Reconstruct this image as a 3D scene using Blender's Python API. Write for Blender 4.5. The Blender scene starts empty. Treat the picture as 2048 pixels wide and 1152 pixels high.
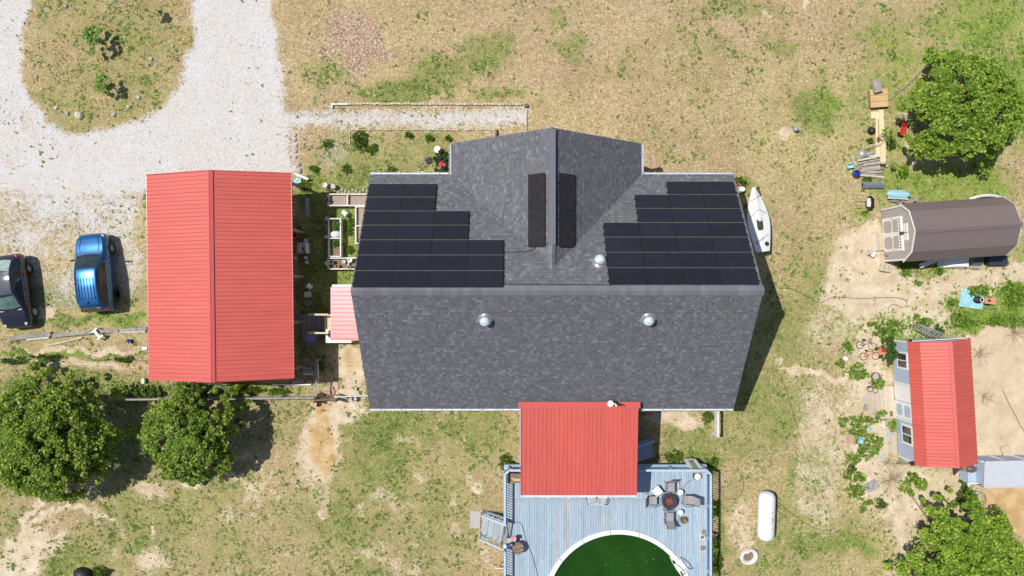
import bpy, math, random
import numpy as np
from mathutils import Vector, Matrix
random.seed(7); rng = np.random.default_rng(11)
sc = bpy.context.scene
col = sc.collection
R = math.radians
# ---------------------------------------------------------------- camera, light
H = 40.15; F = 1365.0
cam = bpy.data.objects.new('camera', bpy.data.cameras.new('camera'))
cam.data.lens = 36.0 * F / 2048; cam.data.sensor_width = 36; cam.data.clip_end = 3000
cam.location = (0, 0, H); cam.rotation_euler = (0, 0, 0)
col.objects.link(cam); sc.camera = cam
SD = Vector((-0.5245, 0.187, 1.0)).normalized()
sl = bpy.data.lights.new('sun', 'SUN'); sl.energy = 4.3; sl.angle = R(0.5); sl.color = (1.0, .955, .89)
sun = bpy.data.objects.new('sun', sl); sun.rotation_euler = SD.to_track_quat('Z', 'Y').to_euler(); col.objects.link(sun)
w = bpy.data.worlds.new('World'); sc.world = w; w.use_nodes = True
nt = w.node_tree; sky = nt.nodes.new('ShaderNodeTexSky'); sky.sky_type = 'NISHITA'; sky.sun_disc = False
sky.sun_elevation = math.asin(SD.z); sky.sun_rotation = math.atan2(SD.x, SD.y)
nt.links.new(sky.outputs[0], nt.nodes['Background'].inputs[0]); nt.nodes['Background'].inputs[1].default_value = 0.085
vs = sc.view_settings
vs.view_transform = 'Standard'; vs.look = 'None'; vs.exposure = 0.12; vs.gamma = 1; vs.use_curve_mapping = False

# ---------------------------------------------------------------- helpers
def at(X, Y, z=0.0):                       # point of the photograph's pixel at height z
    return Vector(((X - 1024) / F * (H - z), (576 - Y) / F * (H - z), z))
def fast(name, V, Q, colr=None, smooth=False):
    V = np.asarray(V, dtype=np.float32); Q = np.asarray(Q, dtype=np.int32)
    me = bpy.data.meshes.new(name); k = Q.shape[1]
    me.vertices.add(len(V)); me.vertices.foreach_set('co', V.ravel())
    me.loops.add(Q.size); me.loops.foreach_set('vertex_index', Q.ravel())
    me.polygons.add(len(Q)); me.polygons.foreach_set('loop_start', np.arange(0, Q.size, k, dtype=np.int32))
    try: me.polygons.foreach_set('loop_total', np.full(len(Q), k, dtype=np.int32))
    except Exception: pass
    if smooth: me.polygons.foreach_set('use_smooth', np.ones(len(Q), dtype=bool))
    if colr is not None: setcol(me, 'tint', colr)
    me.update(calc_edges=True); me.validate()
    return me
def setcol(me, name, c):
    c = np.asarray(c, dtype=np.float32)
    if c.shape[1] == 3: c = np.hstack([c, np.ones((len(c), 1), np.float32)])
    a = me.color_attributes.new(name, 'FLOAT_COLOR', 'POINT'); a.data.foreach_set('color', c.ravel())
class MB:
    def __init__(s): s.v = []; s.f = []; s.M = None
    def add(s, vs_, fs):
        b = len(s.v)
        for p in vs_:
            p = Vector(p)
            s.v.append(tuple(s.M @ p) if s.M is not None else tuple(p))
        s.f += [tuple(b + i for i in f) for f in fs]; return s
    def box(s, x, y, z, sx, sy, sz, rz=0, rx=0, ry=0):
        m = Matrix.Translation((x, y, z)) @ Matrix.Rotation(rz, 4, 'Z') @ Matrix.Rotation(ry, 4, 'Y') @ Matrix.Rotation(rx, 4, 'X')
        c = [m @ Vector((a * sx / 2, b * sy / 2, d * sz / 2)) for a in (-1, 1) for b in (-1, 1) for d in (-1, 1)]
        return s.add(c, [(0, 1, 3, 2), (4, 6, 7, 5), (0, 4, 5, 1), (2, 3, 7, 6), (0, 2, 6, 4), (1, 5, 7, 3)])
    def beam(s, a, b, wd, ht):
        a = Vector(a); b = Vector(b); d = b - a; L = d.length
        q = d.to_track_quat('X', 'Z').to_matrix().to_4x4(); m = Matrix.Translation((a + b) / 2) @ q
        c = [m @ Vector((i * L / 2, j * wd / 2, k * ht / 2)) for i in (-1, 1) for j in (-1, 1) for k in (-1, 1)]
        return s.add(c, [(0, 1, 3, 2), (4, 6, 7, 5), (0, 4, 5, 1), (2, 3, 7, 6), (0, 2, 6, 4), (1, 5, 7, 3)])
    def prism(s, poly, z0, z1, z0b=None):
        n = len(poly); c = [(p[0], p[1], z0) for p in poly] + [(p[0], p[1], z1) for p in poly]
        fs = [tuple(range(n))[::-1], tuple(range(n, 2 * n))] + [(i, (i + 1) % n, n + (i + 1) % n, n + i) for i in range(n)]
        return s.add(c, fs)
    def cyl(s, x, y, z0, z1, r, r2=None, n=16, cap=True):
        r2 = r if r2 is None else r2
        c = [(x + r * math.cos(2 * math.pi * i / n), y + r * math.sin(2 * math.pi * i / n), z0) for i in range(n)]
        c += [(x + r2 * math.cos(2 * math.pi * i / n), y + r2 * math.sin(2 * math.pi * i / n), z1) for i in range(n)]
        fs = [(i, (i + 1) % n, n + (i + 1) % n, n + i) for i in range(n)]
        if cap: fs += [tuple(range(n))[::-1], tuple(range(n, 2 * n))]
        return s.add(c, fs)
    def lathe(s, prof, n=20, x=0, y=0, a0=0, a1=2 * math.pi, sx=1, sy=1):
        full = abs(a1 - a0 - 2 * math.pi) < 1e-6; m = n if full else n + 1; c = []
        for r, z in prof:
            for i in range(m):
                a = a0 + (a1 - a0) * i / n; c.append((x + sx * r * math.cos(a), y + sy * r * math.sin(a), z))
        fs = []
        for j in range(len(prof) - 1):
            for i in range(n):
                k = (i + 1) % m; fs.append((j * m + i, j * m + k, (j + 1) * m + k, (j + 1) * m + i))
        return s.add(c, fs)
    def tube(s, pts, r, n=6):
        pts = [Vector(p) for p in pts]; c = []
        for i, p in enumerate(pts):
            d = (pts[min(i + 1, len(pts) - 1)] - pts[max(i - 1, 0)]).normalized()
            u = d.cross(Vector((0, 0, 1)));
            if u.length < .05: u = d.cross(Vector((1, 0, 0)))
            u.normalize(); v = u.cross(d); rr = r[i] if isinstance(r, (list, tuple)) else r
            c += [p + rr * (math.cos(2 * math.pi * k / n) * u + math.sin(2 * math.pi * k / n) * v) for k in range(n)]
        fs = [(i * n + k, i * n + (k + 1) % n, (i + 1) * n + (k + 1) % n, (i + 1) * n + k) for i in range(len(pts) - 1) for k in range(n)]
        fs += [tuple(range(n))[::-1], tuple((len(pts) - 1) * n + k for k in range(n))]
        return s.add(c, fs)
    def mesh(s, name, smooth=False):
        me = bpy.data.meshes.new(name); me.from_pydata(s.v, [], s.f)
        if smooth:
            for p in me.polygons: p.use_smooth = True
        me.update(); return me
    def build(s, name, m, parent=None, loc=(0, 0, 0), rz=0, smooth=False):
        return obj(name, s.mesh(name, smooth), m, parent, loc, rz)
def obj(name, me, m=None, parent=None, loc=None, rz=0, mat4=None):
    o = bpy.data.objects.new(name, me); col.objects.link(o)
    if m is not None and len(me.materials) == 0: me.materials.append(m)
    if parent is not None: o.parent = parent
    if mat4 is not None: o.matrix_local = mat4
    else:
        o.location = loc or (0, 0, 0); o.rotation_euler = (0, 0, rz)
    return o
def tag(o, label=None, cat=None, group=None, kind=None):
    if label: o['label'] = label
    if cat: o['category'] = cat
    if group: o['group'] = group
    if kind: o['kind'] = kind
    return o
def thing(name, label, cat, loc=(0, 0, 0), rz=0, group=None):
    o = bpy.data.objects.new(name, None); col.objects.link(o); o.location = loc; o.rotation_euler = (0, 0, rz); o.empty_display_size = .3
    return tag(o, label, cat, group)
def copytree(o, loc, rz, label, parent=None):
    c = o.copy(); col.objects.link(c)
    if parent is None: c.location = loc; c.rotation_euler = (0, 0, rz); c['label'] = label
    else: c.parent = parent
    for ch in list(o.children): copytree(ch, None, 0, None, c)
    return c
def frame(O, ax, ay):                      # matrix with x along ax, y along ay (made square), z the normal
    ax = Vector(ax).normalized(); ay = Vector(ay); ay = (ay - ax * ay.dot(ax)).normalized(); n = ax.cross(ay)
    m = Matrix((ax, ay, n)).transposed().to_4x4(); m.translation = Vector(O); return m
def resample(pts, step=.25):               # Catmull-Rom through points
    P = [Vector(p) for p in pts]; P = [P[0] * 2 - P[1]] + P + [P[-1] * 2 - P[-2]]; out = []
    for i in range(1, len(P) - 2):
        a, b, c, d = P[i - 1:i + 3]; n = max(2, int((c - b).length / step))
        for k in range(n):
            t = k / n
            out.append(.5 * ((2 * b) + (c - a) * t + (2 * a - 5 * b + 4 * c - d) * t * t + (3 * b - a - 3 * c + d) * t ** 3))
    out.append(P[-2]); return out
# ---------------------------------------------------------------- materials
def nodes(m): return m.node_tree.nodes, m.node_tree.links
def mat(name, c, rough=.7, metal=0, var=.15, scale=4, bump=0, spec=.5, bscale=None, coat=0, stretch=None, c2=None, attr=None, objrand=0):
    m = bpy.data.materials.new(name); m.use_nodes = True; N, L = nodes(m); p = N['Principled BSDF']
    p.inputs['Roughness'].default_value = rough; p.inputs['Metallic'].default_value = metal
    p.inputs['Specular IOR Level'].default_value = spec; p.inputs['Coat Weight'].default_value = coat
    tc = N.new('ShaderNodeTexCoord'); mp = N.new('ShaderNodeMapping'); L.new(tc.outputs['Object'], mp.inputs[0])
    mp.inputs['Scale'].default_value = stretch or (1, 1, 1)
    ns = N.new('ShaderNodeTexNoise'); ns.inputs['Scale'].default_value = scale; ns.inputs['Detail'].default_value = 5; ns.inputs['Roughness'].default_value = .65
    vec = mp.outputs[0]
    if objrand:
        oi = N.new('ShaderNodeObjectInfo'); of = N.new('ShaderNodeVectorMath'); of.operation = 'MULTIPLY_ADD'; L.new(oi.outputs['Random'], of.inputs[0]); of.inputs[1].default_value = (91, 57, 33); L.new(vec, of.inputs[2]); vec = of.outputs[0]
    L.new(vec, ns.inputs['Vector'])
    rp = N.new('ShaderNodeValToRGB'); e = rp.color_ramp.elements
    c = tuple(c[:3]); d = tuple(max(0, k * (1 - var)) for k in c); u = tuple(min(1, k * (1 + var)) for k in c) if c2 is None else c2
    e[0].position = .3; e[0].color = (*d, 1); e[1].position = .7; e[1].color = (*u, 1); L.new(ns.outputs['Fac'], rp.inputs[0])
    out = rp.outputs[0]
    if attr:
        a = N.new('ShaderNodeAttribute'); a.attribute_name = attr
        mx = N.new('ShaderNodeMix'); mx.data_type = 'RGBA'; mx.blend_type = 'MULTIPLY'; mx.inputs[0].default_value = 1
        L.new(a.outputs['Color'], mx.inputs[6]); L.new(out, mx.inputs[7]); out = mx.outputs[2]
    if objrand:
        oi = N.new('ShaderNodeObjectInfo'); mr = N.new('ShaderNodeMapRange'); mr.inputs[3].default_value = 1 - objrand; mr.inputs[4].default_value = 1 + objrand
        L.new(oi.outputs['Random'], mr.inputs[0]); vm = N.new('ShaderNodeVectorMath'); vm.operation = 'SCALE'
        L.new(out, vm.inputs[0]); L.new(mr.outputs[0], vm.inputs['Scale']); out = vm.outputs[0]
    L.new(out, p.inputs['Base Color'])
    if bump:
        n2 = N.new('ShaderNodeTexNoise'); n2.inputs['Scale'].default_value = bscale or scale * 4; n2.inputs['Detail'].default_value = 3
        L.new(mp.outputs[0], n2.inputs['Vector']); b = N.new('ShaderNodeBump'); b.inputs['Strength'].default_value = bump; b.inputs['Distance'].default_value = .02
        L.new(n2.outputs['Fac'], b.inputs['Height']); L.new(b.outputs[0], p.inputs['Normal'])
    return m
def leafmat(name, mul=1.0, tr=.5):
    m = bpy.data.materials.new(name); m.use_nodes = True; N, L = nodes(m); N.remove(N['Principled BSDF'])
    a = N.new('ShaderNodeAttribute'); a.attribute_name = 'tint'
    d = N.new('ShaderNodeBsdfDiffuse'); t = N.new('ShaderNodeBsdfTranslucent'); g = N.new('ShaderNodeBsdfGlossy'); g.inputs['Roughness'].default_value = .45
    L.new(a.outputs['Color'], d.inputs[0]); L.new(a.outputs['Color'], t.inputs[0]); g.inputs[0].default_value = (.8, .9, .7, 1)
    m1 = N.new('ShaderNodeMixShader'); m1.inputs[0].default_value = tr; L.new(d.outputs[0], m1.inputs[1]); L.new(t.outputs[0], m1.inputs[2])
    m2 = N.new('ShaderNodeMixShader'); m2.inputs[0].default_value = .02; L.new(m1.outputs[0], m2.inputs[1]); L.new(g.outputs[0], m2.inputs[2])
    L.new(m2.outputs[0], N['Material Output'].inputs[0]); return m
M = {}
M['shingle'] = mat('shingle_granules', (1, 1, 1), .9, var=.06, scale=30, attr='tint', bump=.3, bscale=60)
M['ridge'] = mat('ridge_granules', (.155, .158, .182), .9, var=.12, scale=14, objrand=.12)
M['deckslab'] = mat('roof_underlay', (.05, .05, .06), .9)
M['red'] = mat('red_painted_steel', (.54, .097, .074), .42, var=.10, scale=1.6, spec=.7, objrand=.035, stretch=(3.5, .35, 1))
M['pinkred'] = mat('faded_glint_pink_steel', (.54, .155, .165), .40, var=.14, scale=2.5, spec=.8, stretch=(1, .3, 1), objrand=.04)  # faded red, made pinker to carry the sun's glint in its colour
M['redcap'] = mat('red_trim_steel', (.55, .100, .086), .38, var=.05, scale=2, spec=.6)
M['brownroof'] = mat('brown_painted_steel', (.175, .135, .130), .38, var=.08, scale=1.5, spec=.6)
M['whiteroof'] = mat('galvanised_white_steel', (.50, .52, .56), .4, var=.06, scale=2, spec=.6)
M['white'] = mat('white_paint', (.78, .78, .77), .5, var=.04, scale=5)
M['offwhite'] = mat('weathered_white', (.62, .61, .57), .65, var=.2, scale=7)
M['gutter'] = mat('white_gutter_metal', (.60, .62, .64), .4, var=.2, scale=3)
M['siding'] = mat('beige_siding', (.5, .47, .42), .7, var=.06)
M['greysiding'] = mat('greige_shed_siding', (.42, .38, .35), .7, var=.05, scale=3)
M['bluesiding'] = mat('pale_blue_siding', (.40, .47, .60), .7, var=.06, scale=3)
M['blackframe'] = mat('black_anodised_frame', (.012, .012, .014), .4)
M['silver'] = mat('silver_edge', (.36, .33, .28), .4, metal=.5)
M['alu'] = mat('aluminium', (.62, .64, .66), .3, metal=.8)
M['galv'] = mat('galvanised_wire', (.42, .46, .52), .45, metal=.4, var=.2)
M['glass'] = mat('dark_glass', (.02, .028, .03), .08, spec=.8, var=.3, coat=.3)
M['dome'] = mat('clear_acrylic_dome', (.55, .62, .68), .12, spec=.8, var=.35, scale=9, coat=.5)
M['black'] = mat('black_plastic', (.015, .015, .017), .5, var=.2)
M['charcoal'] = mat('charcoal_metal', (.035, .04, .055), .45, var=.2)
M['blackrub'] = mat('tyre_rubber', (.018, .018, .018), .85, bump=.2)
M['bluepaint'] = mat('blue_metallic_paint', (.012, .11, .30), .3, metal=.55, var=.05, scale=2, coat=.8)
M['darkpaint'] = mat('dark_navy_paint', (.018, .02, .034), .27, metal=.3, var=.1, coat=.9)
M['rim'] = mat('alloy_rim', (.55, .55, .56), .4, metal=.2)
M['redlens'] = mat('red_lens', (.45, .01, .01), .2, coat=.5)
M['lens'] = mat('clear_lens', (.6, .6, .5), .2, coat=.8)
M['chrome'] = mat('chrome', (.75, .75, .75), .15, metal=1)
M['deckblue'] = mat('blue_deck_stain', (.31, .41, .50), .75, var=.15, scale=2.2, stretch=(9, .9, 9), c2=(.40, .50, .58), objrand=.09, bump=.15)
M['deckwear'] = mat('worn_deck_stain', (.32, .43, .53), .8, var=.2, scale=1.2, stretch=(6, .8, 6), c2=(.47, .47, .44), objrand=.1, bump=.2)
M['railblue'] = mat('pale_blue_rail_paint', (.40, .52, .66), .6, var=.12, scale=5)
M['greywood'] = mat('weathered_grey_wood', (.27, .245, .215), .85, var=.3, scale=4, stretch=(1, 1, 6), bump=.3, objrand=.2)
M['brownwood'] = mat('brown_old_wood', (.22, .15, .10), .85, var=.35, scale=5, bump=.3, objrand=.2)
M['palewood'] = mat('new_pine_lumber', (.66, .55, .34), .7, var=.1, scale=3, stretch=(6, 1, 6), objrand=.08)
M['tanwood'] = mat('sun_bleached_planks', (.52, .44, .33), .8, var=.15, scale=3, stretch=(1, 5, 1), objrand=.14, bump=.2)
M['ply'] = mat('orange_tan_plywood', (.55, .37, .18), .75, var=.2, scale=2.5, stretch=(1, 6, 1))
M['concrete'] = mat('pale_concrete', (.42, .40, .36), .9, var=.15, scale=8, bump=.3)
M['stone'] = mat('pale_field_stone', (.46, .42, .36), .9, var=.25, scale=9, bump=.5, objrand=.2)
M['brick'] = mat('pinkish_paver', (.48, .31, .24), .9, var=.2, scale=8, objrand=.15)
M['edge'] = mat('tan_edging_block', (.50, .42, .31), .9, var=.2, scale=9, objrand=.2)
M['tank'] = mat('white_tank_enamel', (.74, .76, .78), .4, var=.04, scale=2)
M['greyfab'] = mat('grey_sling_fabric', (.30, .29, .30), .8, var=.08, scale=30)
M['coral'] = mat('red_lava_rock', (.42, .10, .07), .9, var=.5, scale=16, bump=.9)
M['cyan'] = mat('turquoise_plastic', (.30, .56, .62), .45, var=.15, scale=6)
M['orange'] = mat('faded_orange_plastic', (.60, .26, .15), .5, var=.2, scale=8)
M['redpl'] = mat('red_plastic', (.50, .03, .02), .4, var=.1)
M['bluepl'] = mat('cobalt_blue_plastic', (.015, .035, .22), .3, var=.15, coat=.4)
M['skyblue'] = mat('sky_blue_plastic', (.28, .50, .72), .45, var=.1)
M['pink'] = mat('pink_cloth', (.62, .28, .36), .85)
M['terra'] = mat('terracotta', (.40, .20, .12), .85, var=.25, scale=9)
M['ochre'] = mat('ochre_clay', (.42, .22, .05), .8, var=.25)
M['soil'] = mat('dark_potting_soil', (.20, .145, .10), .95, var=.45, scale=12, bump=.8)
M['mulchsoil'] = mat('strawy_bed_soil', (.36, .25, .18), .95, var=.35, scale=22, bump=.8, c2=(.5, .42, .33))
M['hose'] = mat('dark_green_hose', (.05, .10, .07), .5)
M['cable'] = mat('black_cable', (.03, .03, .03), .5)
M['tarp'] = mat('crumpled_blue_white_tarp', (.36, .48, .66), .5, var=.3, scale=9, bump=.8, bscale=14, c2=(.74, .78, .82))
M['bark'] = mat('tree_bark', (.16, .125, .09), .9, var=.3, scale=12, bump=.6)
M['dryst'] = mat('dry_brush_twigs', (.40, .31, .20), .9, var=.3, scale=5)
M['leaf'] = leafmat('leaf_green'); M['grass'] = leafmat('grass_blades', tr=.2)
# solar glass with fine vertical cell lines
def cellmat(name, c, c2, sx, sy, hue=0):
    m = mat(name, c, .22, var=.12, scale=1.2, spec=.28, objrand=.14); N, L = nodes(m); p = N['Principled BSDF']; src = p.inputs['Base Color'].links[0].from_socket
    tc = N.new('ShaderNodeTexCoord'); sp = N.new('ShaderNodeSeparateXYZ'); L.new(tc.outputs['Object'], sp.inputs[0]); fac = None
    for out, per in ((sp.outputs[0], sx), (sp.outputs[1], sy)):
        if not per: continue
        a = N.new('ShaderNodeMath'); a.operation = 'DIVIDE'; L.new(out, a.inputs[0]); a.inputs[1].default_value = per
        b = N.new('ShaderNodeMath'); b.operation = 'FRACT'; L.new(a.outputs[0], b.inputs[0])
        d = N.new('ShaderNodeMath'); d.operation = 'LESS_THAN'; L.new(b.outputs[0], d.inputs[0]); d.inputs[1].default_value = .16
        if fac is None: fac = d.outputs[0]
        else:
            e = N.new('ShaderNodeMath'); e.operation = 'MAXIMUM'; L.new(fac, e.inputs[0]); L.new(d.outputs[0], e.inputs[1]); fac = e.outputs[0]
    mx = N.new('ShaderNodeMix'); mx.data_type = 'RGBA'; L.new(fac, mx.inputs[0]); L.new(src, mx.inputs[6]); mx.inputs[7].default_value = (*c2, 1)
    out = mx.outputs[2]
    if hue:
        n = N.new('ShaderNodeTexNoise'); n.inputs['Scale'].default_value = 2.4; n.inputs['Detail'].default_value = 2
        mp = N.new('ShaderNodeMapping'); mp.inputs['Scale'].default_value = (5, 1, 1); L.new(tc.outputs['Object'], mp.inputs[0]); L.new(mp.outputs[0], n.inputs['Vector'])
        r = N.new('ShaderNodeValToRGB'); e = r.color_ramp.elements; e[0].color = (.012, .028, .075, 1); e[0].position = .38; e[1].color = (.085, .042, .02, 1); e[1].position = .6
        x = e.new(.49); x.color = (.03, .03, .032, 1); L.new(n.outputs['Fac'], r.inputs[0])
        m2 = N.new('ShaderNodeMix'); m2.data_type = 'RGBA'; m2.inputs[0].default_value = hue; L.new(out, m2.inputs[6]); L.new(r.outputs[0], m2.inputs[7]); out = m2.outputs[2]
    L.new(out, p.inputs['Base Color']); return m
M['cells'] = cellmat('solar_cells', (.017, .018, .025), (.026, .027, .035), .085, 0)
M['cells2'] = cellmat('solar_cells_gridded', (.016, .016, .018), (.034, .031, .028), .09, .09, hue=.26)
M['cells3'] = cellmat('solar_cells_dark_grid', (.018, .018, .018), (.028, .027, .026), .09, .09)
M['water'] = mat('algae_green_water', (.013, .052, .005), .1, var=.3, scale=.6, spec=.3, bump=.08, bscale=3)
# ---------------------------------------------------------------- ground
def vnoise(x, y, s, seed):
    g = np.random.default_rng(seed).random((256, 256)); x = x * s + 1000; y = y * s + 1000
    i = np.floor(x).astype(int); j = np.floor(y).astype(int); u = x - i; v = y - j; u = u * u * (3 - 2 * u); v = v * v * (3 - 2 * v)
    a = g[i % 256, j % 256]; b = g[(i + 1) % 256, j % 256]; c = g[i % 256, (j + 1) % 256]; d = g[(i + 1) % 256, (j + 1) % 256]
    return (a * (1 - u) + b * u) * (1 - v) + (c * (1 - u) + d * u) * v
def fbm(x, y, s, seed, o=4): return sum(vnoise(x, y, s * 2 ** k, seed + k) * .5 ** k for k in range(o)) / sum(.5 ** k for k in range(o))
def inpoly(X, Y, P):
    r = np.zeros(X.shape, bool); n = len(P)
    for i in range(n):
        x1, y1 = P[i]; x2, y2 = P[(i + 1) % n]
        if y1 == y2: continue
        c = ((y1 > Y) != (y2 > Y)) & (X < (x2 - x1) * (Y - y1) / (y2 - y1) + x1); r ^= c
    return r
def segdist(X, Y, P, closed=True):
    d = np.full(X.shape, 1e9); n = len(P)
    for i in range(n if closed else n - 1):
        x1, y1 = P[i]; x2, y2 = P[(i + 1) % n]; dx, dy = x2 - x1, y2 - y1; t = np.clip(((X - x1) * dx + (Y - y1) * dy) / (dx * dx + dy * dy + 1e-9), 0, 1)
        d = np.minimum(d, np.hypot(X - x1 - t * dx, Y - y1 - t * dy))
    return d
def pm(X, Y, P, soft=14):                  # soft polygon mask: 1 inside, fading over +-soft px
    d = segdist(X, Y, P); d = np.where(inpoly(X, Y, P), -d, d); return np.clip(.5 - d / (2 * soft), 0, 1)
def bl(X, Y, cx, cy, rx, ry, p=1.0, a=0):
    c, s = math.cos(R(a)), math.sin(R(a)); u = ((X - cx) * c + (Y - cy) * s) / rx; v = (-(X - cx) * s + (Y - cy) * c) / ry
    return p * np.clip(1.35 - np.sqrt(u * u + v * v), 0, .7) / .7
ISLAND = [(72, -60), (60, 20), (50, 90), (40, 130), (46, 165), (62, 198), (82, 216), (96, 238), (130, 254), (175, 263), (215, 262), (245, 248), (290, 228), (328, 205), (355, 172), (368, 140), (372, 110), (388, 98), (386, 40), (380, -60)]
DRIVE = [(-200, -200), (548, -200), (549, 20), (554, 80), (560, 130), (566, 180), (572, 240), (580, 300), (584, 352), (560, 390), (300, 392), (220, 408), (120, 400), (60, 392), (-200, 385)]
def fields(x, y):
    X = 1024 + x * 34; Y = 576 - y * 34
    n1 = fbm(x, y, .16, 5); n2 = fbm(x, y, .7, 25); n3 = fbm(x, y, .33, 45)
    XT, YT = X, Y; wa = fbm(x, y, 1.1, 601, 4) - .5; wb = fbm(x, y, 1.1, 651, 4) - .5
    X = X + 20 * wa; Y = Y + 20 * wb
    g = pm(X, Y, DRIVE, 20) * (1 - pm(X, Y, ISLAND, 15)); g = g * (1 - .25 * np.clip((n3 - .52) * 8, 0, 1)) * (1 - .33 * np.clip((95 - X) / 60, 0, 1) * np.clip(n2 * 2 - .5, 0, 1)); g = g * (1 - .35 * np.clip((Y - 352) / 50, 0, 1))
    park = pm(X, Y, [(-200, 330), (300, 385), (300, 600), (230, 628), (100, 640), (-200, 600)], 30) * (.50 + .14 * np.clip((440 - Y) / 40, 0, 1) - .16 * np.clip((Y - 470) / 150, 0, 1) + .5 * (n2 - .5))
    g = np.maximum(g, park)
    g = np.maximum(g, pm(X, Y, [(560, 215), (1062, 208), (1066, 262), (990, 264), (700, 260), (560, 266)], 7) * (.66 - .22 * np.abs(Y - 236) / 22 + .3 * (n2 - .5)))
    g = np.maximum(g, pm(X, Y, [(575, 250), (600, 262), (600, 350), (575, 350)], 14) * .6)
    g = np.maximum(g, bl(X, Y, 668, 300, 34, 42, .38))
    X = XT + 46 * wa; Y = YT + 46 * wb; s = np.zeros_like(x)
    yard = pm(X, Y, [(1640, 600), (1660, 520), (1690, 455), (1765, 430), (1775, 525), (1830, 548), (2080, 520), (2080, 560), (1980, 575), (1900, 600), (1880, 640), (1780, 640), (1700, 640)], 30)
    run = pm(X, Y, [(1936, 668), (2200, 640), (2200, 1160), (1960, 1030), (1945, 960), (1930, 930)], 8)
    s = np.maximum(s, yard * .98); s = np.maximum(s, run)
    s = np.maximum(s, pm(X, Y, [(1700, 620), (1900, 610), (1930, 660), (1790, 680), (1790, 910), (1930, 930), (1950, 1010), (1850, 1050), (1800, 1152), (1770, 1152), (1780, 1050), (1700, 1000), (1680, 850), (1690, 760)], 35) * .80)
    for b in ((60, 1095, 75, 32, .9, -12), (30, 1140, 50, 30, .95), (640, 880, 42, 95, .9, 8), (690, 830, 45, 28, .8), (700, 735, 36, 60, .75), (1345, 838, 60, 22, .85), (300, 1125, 34, 22, .8, -30), (110, 1020, 95, 9, .75, -38), (60, 1035, 60, 9, .7, -60), (190, 1028, 60, 7, .65, 15), (300, 980, 40, 18, .6), (310, 1060, 5, 30, .6), (500, 978, 26, 10, .7, 40), (470, 960, 18, 10, .7), (395, 955, 30, 20, .6), (960, 1080, 12, 70, .5, -8), (945, 965, 16, 20, .6), (1605, 745, 65, 6, .9, 12), (1660, 755, 60, 9, .9, 5), (1555, 722, 14, 7, .7, 20), (1570, 258, 24, 14, .7, -20), (1480, 1050, 28, 60, .6), (130, 520, 20, 60, .3), (95, 625, 22, 18, .8), (1610, 10, 6, 26, .7, -20), (1540, 33, 14, 7, .6, 40), (1870, 195, 26, 14, .6), (1810, 230, 30, 12, .5), (1815, 300, 12, 34, .6), (700, 795, 40, 10, .8), (1640, 900, 60, 200, .52), (1660, 660, 70, 60, .5), (140, 706, 110, 8, .62), (170, 732, 130, 8, .66), (230, 700, 60, 9, .7), (720, 90, 10, 10, .1)):
        s = np.maximum(s, bl(X, Y, *b) * (.75 + .5 * n2))
    s = np.maximum(s, np.clip((fbm(x, y, .9, 951, 4) - .57) * 6, 0, 1) * .50 * (.35 + .65 * np.clip((Y - 700) / 200, 0, 1) * np.clip((1020 - X) / 100, 0, 1)) * (g < .3))
    # green-ness
    G = .30 + .0 * x
    G = np.where((Y < 350) & (X > 560), .27, G)
    G = G + .16 * np.clip((Y - 640) / 200, 0, 1) * np.clip((1010 - X) / 60, 0, 1)
    G = G + .20 * pm(X, Y, [(1440, 560), (1660, 560), (1700, 1200), (1430, 1200)], 60)
    G = G + .16 * pm(X, Y, [(600, 262), (905, 262), (905, 350), (740, 350), (740, 700), (600, 700)], 20) + .17 * pm(X, Y, [(600, 360), (740, 360), (740, 700), (600, 700)], 20)
    G = G + .16 * pm(X, Y, ISLAND, 10) + .22 * pm(X, Y, [(1700, 30), (2300, -60), (2300, 250), (1850, 330), (1760, 420), (2300, 420), (2300, 640), (1700, 640), (1780, 540)], 60) * .7
    G = G + .45 * (fbm(x, y, .22, 77) - .5) + .25 * (n2 - .5)
    for b in ((900, 140, 90, 34, .42, -12), (800, 185, 85, 24, .40), (985, 100, 45, 40, .34), (1110, 45, 22, 22, .3), (1140, 100, 45, 26, .4), (1000, 190, 60, 14, .3), (640, 150, 40, 30, .2), (1230, 130, 35, 40, .22), (1400, 80, 60, 22, .2), (1640, 215, 40, 55, .42), (1560, 95, 40, 25, .28), (1960, 30, 100, 50, .18), (1480, 20, 90, 18, .3), (1900, 370, 140, 40, .35), (2000, 600, 60, 50, .55), (1880, 595, 60, 24, .5), (1940, 640, 60, 18, .6), (1790, 655, 110, 30, .6), (1620, 940, 40, 40, .42), (1560, 830, 60, 60, .2), (1450, 760, 40, 90, .25), (1650, 1090, 90, 22, .45, 4), (1450, 900, 60, 30, .25), (100, 1120, 70, 40, .45), (285, 1098, 14, 26, .5), (160, 590, 120, 24, .3), (240, 640, 60, 14, .5), (130, 640, 60, 14, .4), (60, 715, 90, 6, .5), (180, 714, 130, 5, .55), (200, 775, 260, 28, .35), (800, 850, 110, 40, .28), (760, 930, 60, 60, .2), (960, 860, 60, 60, .22), (450, 780, 130, 20, .35), (1370, 880, 60, 40, .35), (1395, 930, 50, 30, .45), (1480, 375, 26, 14, .5), (1520, 420, 24, 30, .25), (720, 470, 40, 90, .3), (630, 500, 40, 120, .45), (1080, 850, 20, 30, .2), (1720, 430, 20, 20, .3), (1870, 545, 60, 10, .3), (1440, 1090, 10, 90, .4), (2040, 200, 60, 100, .3)):
        G = G + bl(X, Y, *b)
    G = np.clip(G - .25 * run, 0, 1)
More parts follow.
